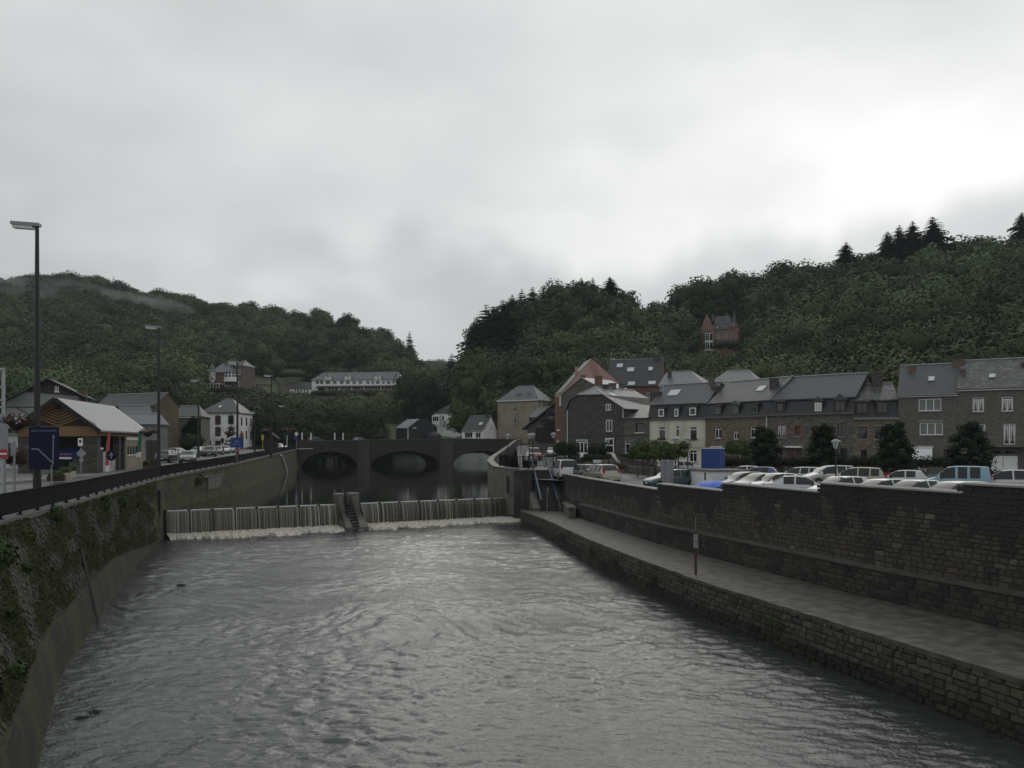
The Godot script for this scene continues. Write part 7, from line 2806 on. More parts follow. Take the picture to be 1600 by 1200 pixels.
func make_street_things():
	tall_lamp(58, 350, 35.2, -2.55, "tall black street lamp nearest to us, at the blue map sign", 3.5)
	tall_lamp(248, 510, 66.0, -2.55, "tall black street lamp beside the market hall's far end", 3.5)
	tall_lamp(371, 565, 94.0, -2.2, "tall black street lamp in front of the white house", 3.4)
	for e in [[398, 644, 150, -1.6, "small far street lamp right of the white house"], [444, 634, 160, -1.4, "small far street lamp over the bridge approach"], [424, 586.5, 118, -1.9, "far street lamp whose head shows against the meadow"], [310, 594, 118, -2.0, "far street lamp standing against the dark wood left of the villa"]]:
		tall_lamp(e[0], e[1], e[2], e[3], e[4])
	for e in [[415, 673, 140, "flower basket hanging left of the yellow bus stop sign"], [446, 672, 158, "left one of the two flower baskets near the traffic light"], [459, 671.5, 165, "flower basket above the round road sign"]]:
		flower_basket(at(e[0], e[1], e[2]), 0.75, e[3])
		var st := thing("basket_pole", e[3].replace("flower basket", "thin dark pole of the basket"), "pole", Transform3D(Basis(), at(e[0] + 6, 694.0 - (lut(LY, e[2])) * F / e[2], e[2])), "poles of the hanging baskets")
		var m := MB.new()
		m.tube([Vector3.ZERO, Vector3(0, 4.6, 0)], 0.06, 0.05, 6)
		m.bar(Vector3(0, 4.5, 0), Vector3(-0.8, 4.5, 0), 0.05, 0.05)
		part(st, "pole", m, M.black_metal)
	# pale lattice mast at the left edge
	var mast := thing("lamp_mast", "pale grey mast with short arms at the left edge", "mast", Transform3D(Basis(), Vector3(gx(4, 42), EYE - 2.55, -42)))
	var m := MB.new()
	m.tube([Vector3(0.05, 0, 0), Vector3(0.05, 6.35, 0)], 0.11, 0.08, 8)
	part(mast, "pole", m, M.steel)
	for py in [576.5, 605, 625, 636]:
		var a := MB.new()
		var y: float = (HZ - py) / F * 42 + 2.55
		a.cbox(Vector3(-0.15, y, 0.1), Vector3(0.62 if py < 580 else 0.42, 0.09, 0.12))
		part(mast, "arm", a, M.steel)
	var bx := MB.new()
	bx.box(Vector3(-0.1, 1.8, -0.1), Vector3(0.22, 4.1, 0.1))
	part(mast, "box", bx, M.galvanised)
	# big blue map sign on the first lamp
	var h := frame_of(45, 34.6, 91, 34.2, -2.55)
	var q := rect_of(h, [45, 667, 91, 734])
	var s := thing("map_sign", "large dark blue direction board with a pale forked arrow", "sign", h.t)
	m = MB.new()
	m.box(Vector3(q[0], q[1], -0.05), Vector3(q[0] + q[2], q[1] + q[3], 0))
	part(s, "board", m, M.sign_blue)
	m = MB.new()
	m.box(Vector3(q[0], q[1] + q[3] - 0.28, 0.002), Vector3(q[0] + q[2], q[1] + q[3] - 0.02, 0.006))
	part(s, "header", m, M.sign_blue)
	for k in 2:
		m = MB.new()
		m.box(Vector3(q[0] + (0.12 if k == 0 else 0.52), q[1] + q[3] - 0.21, 0.008), Vector3(q[0] + (0.45 if k == 0 else q[2] - 0.08), q[1] + q[3] - 0.12, 0.010))
		part(s, "faded_lettering", m, mat("faded_ink", lin(.018, .04, .10), 0.6))
	var bar := func(a: Array, b: Array):
		var u := fp(h, a[0], a[1], 0.008)
		var v := fp(h, b[0], b[1], 0.008)
		var mb := MB.new()
		mb.bar(u, v, 0.06, 0.006, Vector3.BACK)
		part(s, "route_line", mb, M.paint_dim)
	bar.call([82.5, 728], [83.5, 683])
	bar.call([82, 723], [59, 701.5])
	bar.call([60, 701.5], [49, 701.5])
	m = MB.new()
	var tip := fp(h, 83.5, 679.5, 0.011)
	m.slab([tip + Vector3(-0.09, -0.12, 0), tip + Vector3(0.09, -0.12, 0), tip + Vector3(0, 0.02, 0)], Vector3(0, 0, -0.005))
	part(s, "arrow_head", m, M.paint_dim)
	m = MB.new()
	var px := fp(h, 81.5, 740)
	m.tube([Vector3(px.x, 0, 0.03), Vector3(px.x, q[1] + 0.2, 0.03)], 0.03, 0.03, 6)
	part(s, "post", m, M.galvanised)
	# second blue sign with round prohibition sign
	var k2 := frame_of(360, 92, 380.5, 91.5, -2.15)
	q = rect_of(k2, [360, 683.5, 380, 699.5])
	s = thing("direction_sign", "small blue direction board with pale lettering on the third lamp post", "sign", k2.t)
	m = MB.new()
	m.box(Vector3(q[0], q[1], -0.06), Vector3(q[0] + q[2], q[1] + q[3], 0))
	part(s, "board", m, M.sign_blue_bright)
	for e in [[0.10, 0.82, 0.12, 0.12], [0.55, 0.62, 0.6, 0.14], [0.30, 0.30, 0.55, 0.10], [1.1, 0.22, 0.16, 0.12]]:
		m = MB.new()
		m.box(Vector3(q[0] + e[0], q[1] + e[1], 0.002), Vector3(q[0] + e[0] + e[2], q[1] + e[1] + e[3], 0.008))
		part(s, "lettering", m, M.paint_dim)
	m = MB.new()
	m.tube([Vector3(q[0] + 0.72, 0, -0.1), Vector3(q[0] + 0.72, q[1], -0.1)], 0.09, 0.09, 8)
	part(s, "post", m, M.black_metal)
	round_sign(370, 703.8, 91.0, 0.28, -2.15, "round red-rimmed road sign under the small blue board", "sign_red", "paint_dim", 0.0)
	# signs along the road
	round_sign(174.5, 711.5, 62.0, 0.40, -2.55, "round dark blue sign with a pale upward arrow before the market hall", "sign_blue", "", 1.0)
	round_sign(7, 709, 33.0, 0.20, -2.55, "round red no-entry sign at the left edge", "sign_red", "bar", 0.0)
	var pl := thing("sign_post", "grey post with a narrow plate seen from behind, right of the no-entry sign", "sign", Transform3D(Basis(), Vector3(gx(22.5, 33.5), EYE - 2.55, -33.5)))
	m = MB.new()
	post(m, (HZ - 690) / F * 33.5 + 2.55, 0.045)
	part(pl, "post", m, M.galvanised)
	m = MB.new()
	var y := (HZ - 712) / F * 33.5 + 2.55
	m.box(Vector3(-0.11, y, 0.05), Vector3(0.10, y + 0.5, 0.07))
	part(pl, "plate", m, M.galvanised)
	var dm := thing("priority_sign", "back of a grey diamond road sign by the stone pier", "sign", Transform3D(Basis(), Vector3(gx(126.5, 63), EYE - 2.55, -63)))
	m = MB.new()
	post(m, 2.3)
	part(dm, "post", m, M.galvanised)
	m = MB.new()
	m.obox(Transform3D(Basis(Vector3.BACK, PI / 4), Vector3(0.05, (HZ - 708.5) / F * 63 + 2.55, 0.05)), Vector3(0.55, 0.55, 0.02))
	part(dm, "diamond", m, M.galvanised)
	m = MB.new()
	disc(m, Vector3(0.05, (HZ - 719) / F * 63 + 2.55, 0.05), 0.17, 0.02)
	part(dm, "small_disc", m, M.galvanised)
	var gp := thing("sign_post", "thin grey post standing in front of the dark grey saloon", "post", Transform3D(Basis(), Vector3(gx(278.5, 75), EYE - 2.4, -75)))
	m = MB.new()
	post(m, 1.9, 0.06)
	part(gp, "post", m, M.galvanised)
	# flags
	var fl := thing("beach_flag", "tall narrow red and white feather flag at the hall entrance", "flag", Transform3D(Basis(), Vector3(gx(166, 71.5), EYE - 2.5, -71.5)))
	m = MB.new()
	var up := (HZ - 674) / F * 71.5 + 2.5
	m.slab([Vector3(-0.08, 0.15, 0), Vector3(0.22, 0.15, 0), Vector3(0.22, 0.65, 0), Vector3(-0.08, 0.65, 0)], Vector3(0, 0, -0.02))
	part(fl, "white_foot", m, M.paint_white)
	m = MB.new()
	m.slab([Vector3(-0.08, 0.652, 0), Vector3(0.22, 0.652, 0), Vector3(0.30, up * 0.6, 0.03), Vector3(0.34, up * 0.85, 0.03), Vector3(0.30, up, 0), Vector3(0.16, up - 0.1, 0), Vector3(0.04, up * 0.75, 0)], Vector3(0, 0, -0.02))
	part(fl, "red_cloth", m, M.flag_red)
	m = MB.new()
	m.tube([Vector3(-0.1, 0, -0.01), Vector3(-0.08, up * 0.5, -0.01), Vector3(0.06, up * 0.8, -0.01), Vector3(0.3, up + 0.03, -0.01)], 0.015, 0.012, 5)
	part(fl, "pole", m, M.galvanised)
	var gf := thing("hanging_banner", "green and white banner hanging beside the second lamp", "banner", Transform3D(Basis(), Vector3(gx(217, 76), EYE - 2.5, -76)))
	m = MB.new()
	m.slab([Vector3(-0.25, 1.25, 0), Vector3(0.22, 1.35, 0.1), Vector3(0.22, 1.8, 0.1), Vector3(-0.22, 1.7, 0)], Vector3(0, 0, -0.02))
	part(gf, "white_end", m, M.paint_white)
	m = MB.new()
	m.slab([Vector3(-0.22, 1.702, 0), Vector3(0.22, 1.802, 0.1), Vector3(0.30, 3.6, 0.0), Vector3(0.0, 3.75, 0)], Vector3(0, 0, -0.02))
	part(gf, "green_cloth", m, M.flag_green)
	m = MB.new()
	m.tube([Vector3(0.32, 0, 0), Vector3(0.32, 3.8, 0)], 0.03, 0.03, 6)
	part(gf, "pole", m, M.galvanised)
	# planters
	for e in [[98, 742, 58, 0.55, 0.5, "square cream planter with shrubs before the market hall", "planter"], [111.5, 738.5, 62, 0.28, 0.5, "smaller cream planter behind the square one", "planter"], [88, 749, 56, 0.5, 0.3, "low dark round-edged planter at the kerb", "timber_dark"], [229, 733, 80, 0.35, 0.5, "brown planter at the far corner of the hall", "rust"], [238, 732, 82, 0.4, 0.5, "second brown planter by the second lamp", "rust"], [257, 736, 68, 0.4, 0.28, "low brown trough by the road right of the second lamp", "rust"]]:
		var p := at(e[0], e[1], e[2])
		p.y = EYE - 2.5
		var o := thing("planter", e[5], "planter", Transform3D(Basis(Vector3.UP, 0.4), p), "planters along the left road")
		m = MB.new()
		m.slab([Vector3(-e[3], 0, e[3]), Vector3(e[3], 0, e[3]), Vector3(e[3] * 1.08, e[4], e[3]), Vector3(-e[3] * 1.08, e[4], e[3])], Vector3(0, 0, -2 * e[3]))
		part(o, "tub", m, M[e[6]])
		m = MB.new()
		leaf_blob(m, Vector3(0, e[4] + 0.1, 0), Vector3(e[3], 0.25, e[3]), 260, 0.10, Color(.045, .065, .025), int(e[0]))
		part(o, "shrub", m, M.leaf)
	# bus stop, traffic lights and signs near the bridge head
	var bs := thing("bus_stop_sign", "yellow bus stop sign on a pole by the railing", "sign", Transform3D(Basis(), at(410.5, 706, 150)))
	m = MB.new()
	post(m, 3.0, 0.06)
	part(bs, "post", m, M.sign_yellow)
	m = MB.new()
	m.box(Vector3(-0.22, 2.1, 0.02), Vector3(0.22, 3.1, 0.08))
	part(bs, "plate", m, M.sign_yellow)
	for e in [[448.5, 697, 168, "black traffic light at the left end of the bridge"], [356, 700, 178, "black traffic light before the white house door"]]:
		var tl := thing("traffic_light", e[3], "traffic light", Transform3D(Basis(), at(e[0], e[1], e[2])))
		m = MB.new()
		post(m, 2.4, 0.07)
		part(tl, "post", m, M.trim_white)
		m = MB.new()
		m.box(Vector3(-0.22, 2.2, -0.1), Vector3(0.22, 3.3, 0.12))
		var bxo := part(tl, "housing", m, M.black_metal)
		for i in 3:
			m = MB.new()
			disc(m, Vector3(0, 2.42 + i * 0.33, 0.135), 0.1, 0.02)
			part(bxo, "lens", m, M.bumper_black)
	round_sign(463.5, 678, 186, 0.42, -1.0, "white round sign above a blue one at the bridge head", "paint_white", "", 0.0)
	round_sign(463, 684.5, 185.5, 0.50, -1.0, "blue round sign on the same pole at the bridge head", "sign_blue_bright", "", 0.0)
	for e in [[472, 684, 188, "pale slim marker post at the bridge head, left one"], [523, 683, 192, "left one of the two white-banded poles on the bridge"], [536, 684, 192, "right one of the two white-banded poles on the bridge"], [486, 684, 192, "white signboard post behind the dark car on the bridge"]]:
		var o := thing("marker_post", e[3], "post", Transform3D(Basis(), at(e[0], 694, e[2])), "posts near the bridge head")
		m = MB.new()
		m.tube([Vector3.ZERO, Vector3(0, 1.0, 0)], 0.08, 0.08, 6)
		part(o, "foot", m, M.black_metal)
		m = MB.new()
		m.box(Vector3(-0.14, 1.0, -0.05), Vector3(0.14, 2.6, 0.05))
		part(o, "plate", m, M.trim_white)
	var sh := thing("wooden_shelter", "dark wooden shelter with peaked roof by the left bridge head", "shelter", Transform3D(Basis(), at(423, 703.5, 158)))
	m = MB.new()
	m.box(Vector3(-1.1, 0, -1.2), Vector3(1.1, 2.2, 0.2))
	part(sh, "hut", m, M.timber_black)
	m = MB.new()
	m.slab([Vector3(-1.5, 2.1, 0.5), Vector3(0, 3.3, 0.5), Vector3(0, 3.3, -1.6), Vector3(-1.5, 2.1, -1.6)], Vector3(0, 0.1, 0))
	m.slab([Vector3(0, 3.3, 0.5), Vector3(1.5, 2.1, 0.5), Vector3(1.5, 2.1, -1.6), Vector3(0, 3.3, -1.6)], Vector3(0, 0.1, 0))
	part(sh, "roof", m, M.timber_black)
	# lanterns round the stairs and the car park
	for e in [[793, 678, 92, -2.1, "lantern on the curved pool wall, leftmost of the lanterns"], [827, 677.5, 86, -2.5, "front lantern left of the stair head"], [832.5, 676.5, 92, -2.6, "lantern just behind the one left of the stair head"], [864.5, 676, 84, -2.5, "lantern right of the stair head"], [950.5, 685, 92, -3.3, "lantern in front of the stone house's tall window"], [1055.5, 683, 78, -3.3, "left one of the two lanterns before the cream house"], [1074.5, 683, 74, -3.3, "right one of the two lanterns before the cream house"], [1306, 686, 50, -3.3, "lantern rising from behind the wall before the long brown house"]]:
		lantern(e[0], e[1], e[2], e[3], e[4])
	for e in [[845, 140, "slim lamp pole on the ramp road pavement, nearer one"], [808, 118, "slim dark pole on the pavement inside the curved wall"], [814, 150, "slim dark pole further up inside the curved wall"]]:
		var o := thing("pole", e[2], "pole", Transform3D(Basis(), Vector3(gx(e[0], e[1]), ground_y(gx(e[0], e[1]), e[1]), -e[1])), "slim poles along the ramp")
		m = MB.new()
		m.tube([Vector3.ZERO, Vector3(0, 3.4, 0)], 0.06, 0.05, 6)
		m.cbox(Vector3(0, 3.42, 0), Vector3(0.2, 0.12, 0.2))
		part(o, "pole", m, M.black_metal)
	# inner wall along the ramp
	var iw := thing("ramp_wall", "low pale-topped wall between the ramp road and the pool walk", "wall")
	m = MB.new()
	var cop := MB.new()
	var ds := [88.0, 100.0, 115.0, 132.0, 150.0, 172.0, 192.0]
	for i in ds.size() - 1:
		var a := Vector3(lut([[88, 1.3], [100, 1.6], [150, 3.0], [192, 3.6]], ds[i]), EYE + lut([[88, -1.75], [100, -1.7], [150, -0.4], [192, 0.5]], ds[i]), -ds[i])
		var b := Vector3(lut([[88, 1.3], [100, 1.6], [150, 3.0], [192, 3.6]], ds[i + 1]), EYE + lut([[88, -1.75], [100, -1.7], [150, -0.4], [192, 0.5]], ds[i + 1]), -ds[i + 1])
		m.quad(Vector3(b.x, b.y - 3, b.z), Vector3(a.x, a.y - 3, a.z), a, b)
		m.quad(Vector3(a.x + .4, a.y - 3, a.z), Vector3(b.x + .4, b.y - 3, b.z), b + Vector3(.4, 0, 0), a + Vector3(.4, 0, 0))
		cop.slab([a + Vector3(-.06, .1, 0), a + Vector3(.46, .1, 0), b + Vector3(.46, .1, 0), b + Vector3(-.06, .1, 0)], Vector3(0, -0.098, 0))
	part(iw, "face", m, M.concrete)
	part(iw, "coping", cop, M.coping)
	# power pole on the left hill's shoulder
	var pp := thing("power_pole", "wooden power pole with crossarm on the skyline of the left hill", "pole", Transform3D(Basis(), at(605, 548, 440)))
	m = MB.new()
	m.tube([Vector3.ZERO, Vector3(0, 9.5, 0)], 0.25, 0.2, 6)
	part(pp, "mast", m, M.timber_black)
	m = MB.new()
	m.cbox(Vector3(0, 8.8, 0), Vector3(3.2, 0.3, 0.3))
	part(pp, "crossarm", m, M.timber_black)

func round_sign(px: float, py: float, d: float, r: float, g: float, label: String, face: String, mark: String, arrow: float):
	var t := thing("road_sign", label, "sign", Transform3D(Basis(), Vector3(gx(px, d), EYE + g, -d)))
	var y := (HZ - py) / F * d - g
	var m := MB.new()
	post(m, y + r * 0.8, 0.04)
	part(t, "post", m, M.galvanised)
	m = MB.new()
	disc(m, Vector3(0, y, 0.07), r, 0.025)
	part(t, "disc", m, M[face])
	if mark == "bar":
		m = MB.new()
		m.box(Vector3(-r * 0.72, y - r * 0.16, 0.072), Vector3(r * 0.72, y + r * 0.16, 0.078))
		part(t, "white_bar", m, M.paint_white)
	elif mark != "":
		m = MB.new()
		disc(m, Vector3(0, y, 0.078), r * 0.66, 0.005)
		part(t, "centre", m, M[mark])
	if arrow > 0.0:
		m = MB.new()
		m.box(Vector3(-r * 0.14, y - r * 0.6, 0.072), Vector3(r * 0.14, y + r * 0.2, 0.078))
		m.slab([Vector3(-r * 0.5, y + r * 0.02, 0.079), Vector3(r * 0.5, y + r * 0.02, 0.079), Vector3(0, y + r * 0.62, 0.079)], Vector3(0, 0, -0.006))
		part(t, "arrow", m, M.paint_dim)

# ================= TREES =================
func leaf_blob(mb: MB, o: Vector3, r: Vector3, count: int, size: float, c: Color, seed_: int, core := true):
	var q := RandomNumberGenerator.new()
	q.seed = seed_
	mb.col = c * 0.85
	if core:
		mb.ball(o, r * 0.62, 4, 7)
	for k in count:
		var u := Vector3(q.randfn(), q.randfn(), q.randfn()).normalized()
		if u.y < -0.75:
			u.y = -u.y
		var p := o + u * r * (0.70 + 0.42 * q.randf())
		var t := q.randf_range(0.84, 1.18)
		mb.col = Color(c.r * t * q.randf_range(0.9, 1.15), c.g * t, c.b * t * q.randf_range(0.8, 1.1))
		leaf(mb, p, u, size * q.randf_range(0.6, 1.4), q)

func leaf(mb: MB, p: Vector3, u: Vector3, s: float, q: RandomNumberGenerator):
	var n := (u + Vector3(q.randfn(), q.randfn() + 0.3, q.randfn()) * 0.42).normalized()
	var x := n.cross(Vector3(q.randfn(), q.randfn(), q.randfn())).normalized()
	var y := n.cross(x)
	var m := (n * 0.25 + u * 0.75).normalized()
	mb.trin(p - x * s - y * s * 0.5, p + x * s - y * s * 0.45, p + y * s * 0.9, m, m, m)

func broadleaf(seed_: int, h: float, wide: float, lobes: int, leaves: int, size: float, c: Color) -> MB:
	var q := RandomNumberGenerator.new()
	q.seed = seed_
	var mb := MB.new()
	for k in lobes:
		var a := TAU * (k * 0.618 + q.randf() * 0.15)
		var t := (k + 0.5) / lobes
		var y := lerpf(0.30, 0.86, t)
		var rad := wide * (0.62 * sqrt(maxf(0.0, 1.0 - pow((t - 0.35) / 0.72, 2.0)))) * q.randf_range(0.55, 1.05)
		var lr := h * q.randf_range(0.15, 0.25)
		leaf_blob(mb, Vector3(cos(a) * rad, y * h, sin(a) * rad), Vector3(lr * 1.2, lr * 0.95, lr * 1.2), leaves, size, c * q.randf_range(0.85, 1.18), seed_ * 100 + k)
	leaf_blob(mb, Vector3(0, h * 0.48, 0), Vector3(wide * 0.46, h * 0.27, wide * 0.46), leaves * 3, size, c, seed_ * 100 + 99, false)
	return mb

func trunk_mesh(seed_: int, h: float, r: float) -> MB:
	var q := RandomNumberGenerator.new()
	q.seed = seed_
	var mb := MB.new()
	mb.col = Color(.035, .03, .024)
	mb.tube([Vector3(0, -0.6, 0), Vector3(q.randf_range(-.2, .2), h * 0.3, 0), Vector3(0, h * 0.62, q.randf_range(-.2, .2))], r, r * 0.4, 7)
	for k in 5:
		var a := TAU * k / 5.0 + q.randf()
		var s := Vector3(0, h * (0.28 + 0.05 * k), 0)
		mb.tube([s, s + Vector3(cos(a), 0.9, sin(a)) * h * 0.12, s + Vector3(cos(a), 1.0, sin(a)) * h * 0.24], r * 0.4, r * 0.12, 5)
	return mb

# spruce: drooping sprays in whorls
func spruce(seed_: int, h: float, wide: float, levels: int, c: Color, droop := 0.35, bare := 0.06) -> MB:
	var q := RandomNumberGenerator.new()
	q.seed = seed_
	var mb := MB.new()
	for i in levels:
		var t := (i + q.randf() * 0.6) / levels
		var y := lerpf(bare, 0.985, t) * h
		var len := wide * pow(1.0 - t, 0.85) * q.randf_range(0.75, 1.15) + 0.02 * h
		var n := 6 + int(7 * (1.0 - t))
		for k in n:
			if q.randf() < 0.10:
				continue
			var a := TAU * (k + q.randf() * 0.8) / n + i
			var d := Vector3(cos(a), 0, sin(a))
			var side := Vector3(-d.z, 0, d.x)
			var l := len * q.randf_range(0.6, 1.12)
			var p0 := Vector3(0, y, 0)
			var segs := 4
			var prev := p0
			for s in segs:
				var f := (s + 1.0) / segs
				var p := p0 + d * l * f + Vector3(0, -droop * l * f * f + 0.10 * l * f, 0)
				var w := l * 0.34 * (1.1 - f * 0.75)
				var tone := q.randf_range(0.6, 1.4)
				mb.col = Color(c.r * tone, c.g * tone, c.b * tone)
				var up := (Vector3.UP * 0.8 + d * 0.5).normalized()
				mb.trin(prev, p + side * w - Vector3(0, w * 0.55, 0), p + d * w * 0.6, up, (up + side).normalized(), up)
				mb.trin(prev, p + d * w * 0.6, p - side * w - Vector3(0, w * 0.55, 0), up, up, (up - side).normalized())
				mb.trin(prev, p - Vector3(0, w * 0.9, 0), p + d * w * 0.5, side, side, side)
				prev = p
	return mb

func tree_thing(called: String, label: String, category: String, p: Vector3, crown, trunk, s: Vector3, turn: float, group := "") -> Node3D:
	var t := thing(called, label, category, Transform3D(Basis(Vector3.UP, turn).scaled_local(s), p), group)
	part(t, "trunk", trunk, M.bark)
	part(t, "crown", crown, M.leaf)
	return t

const LEAF_DARK := Color(.020, .034, .016)
const LEAF_MID := Color(.034, .055, .022)
const LEAF_LIGHT := Color(.052, .080, .028)

func make_forest():
	var far := []
	var near := []
	for k in 6:
		far.append(broadleaf(200 + k, 11.0, 4.9, 10, 240, 0.31, Color(.066, .092, .046)).mesh())
	for k in 4:
		near.append(broadleaf(300 + k, 11.0, 4.9, 13, 480, 0.21, Color(.066, .092, .046)).mesh())
	var fir := []
	for k in 2:
		fir.append(spruce(400 + k, 15.0, 3.0, 20, Color(.026, .040, .024)).mesh())
	var q := RandomNumberGenerator.new()
	q.seed = 1234
	var patch := FastNoiseLite.new()
	patch.seed = 3
	patch.frequency = 0.011
	for hill in [[HILL_A, "forest_left", "dense mixed woodland covering the misty left hill", 0], [HILL_B, "forest_right", "dense dark woodland covering the central and right hills", 1], [HILL_C, "forest_far", "distant bluish woodland closing the valley gap", 2]]:
		var spots := {}
		var h: Array = hill[0]
		for i in h.size() - 1:
			for j in 4:
				var a := hill_point(h, i, j)
				var b := hill_point(h, i + 0.999, j)
				var c := hill_point(h, i, j + 0.999)
				var e := hill_point(h, i + 0.999, j + 0.999)
				var area := ((a.distance_to(b) + c.distance_to(e)) * 0.5) * ((a.distance_to(c) + b.distance_to(e)) * 0.5)
				var n := int(area / 58.0)
				for k in n:
					var t := j + q.randf()
					var p := hill_point(h, i + q.randf(), t)
					var d := -p.z
					var px := 800.0 + F * p.x / d
					var s := q.randf_range(0.95, 1.85) * (0.85 if hill[3] == 0 else 1.12)
					if px < -180 or px > 1790 or blocked(px, d, HZ - (p.y + 7.4 * s - EYE) * F / d, 4.8 * s * F / d, hill[3], q):
						continue
					var g := patch.get_noise_2d(p.x, p.z)
					var kind := "f%d" % (q.randi() % 6)
					if d < 262.0:
						kind = "n%d" % (q.randi() % 4)
					if hill[3] == 0 and t > 3.4 and q.randf() < 0.10 or hill[3] == 1 and q.randf() < 0.035 + (0.25 if g > 0.32 else 0.0):
						kind = "c%d" % (q.randi() % 2)
						s *= 0.75
					if not spots.has(kind):
						spots[kind] = []
					var lum := clampf(0.9 + 0.6 * g, 0.5, 1.3) * q.randf_range(0.65, 1.4)
					var warm := q.randf_range(0.94, 1.12)
					spots[kind].append([Transform3D(Basis(Vector3.UP, q.randf() * TAU).scaled_local(Vector3(s * q.randf_range(.9, 1.2), s, s * q.randf_range(.9, 1.2))), p - Vector3(0, (3.6 if hill[3] == 0 else 4.5) * s, 0)), Color(lum * warm, lum, lum / warm)])
		for kind in spots:
			var mm := MultiMesh.new()
			mm.transform_format = MultiMesh.TRANSFORM_3D
			mm.use_colors = true
			var mesh: Mesh = {"f": far, "n": near, "c": fir}[kind[0]][int(kind[1])]
			mm.mesh = mesh
			mm.instance_count = spots[kind].size()
			for k in spots[kind].size():
				mm.set_instance_transform(k, spots[kind][k][0])
				mm.set_instance_color(k, spots[kind][k][1])
			var o := MultiMeshInstance3D.new()
			o.name = hill[1]
			o.multimesh = mm
			o.material_override = M.leaf
			o.set_meta("kind", "stuff")
			tag(o, hill[2], "forest", hill[1].replace("_", " "))
			add_child(o, true)
	single_trees(near)

func blocked(px: float, d: float, top: float, r: float, hill: int, q: RandomNumberGenerator) -> bool:
	# [px0, px1, nearest d allowed, clear row]: keeps buildings and meadows free
	if hill == 0:
		if px < 250 and d < 162 or px >= 250 and px < 400 and d < 206:
			return true
		if px + r > 486 and px - r < 628 and d < 366 and top < 612:
			return true
		if px + r > 450 and px - r < 490 and d < 366 and top < 616:
			return true
		if px + r > 326 and px - r < 382 and d < 296 and top < 609:
			return true
		if px + r > 384 and px - r < 456 and d < 345 and top < 607:
			return true
		if px > 396 and px < 490 and d > 300 and d < 400:
			return q.randf() < 0.9
		if px > 610 and d < 284:
			return true
	elif hill == 1:
		if px < 775 and d < 292 or px < 880 and d < 264:
			return true
		if px >= 880 and px < 1105 and d < 192 or px >= 1105 and px < 1190 and d < 160:
			return true
		if px + r > 1093 and px - r < 1157 and d < 352 and top < 545 - (12.0 if px < 1117 else 24.0) + 12.0:
			return true
		if px > 1190 and d < 128:
			return true
	return false

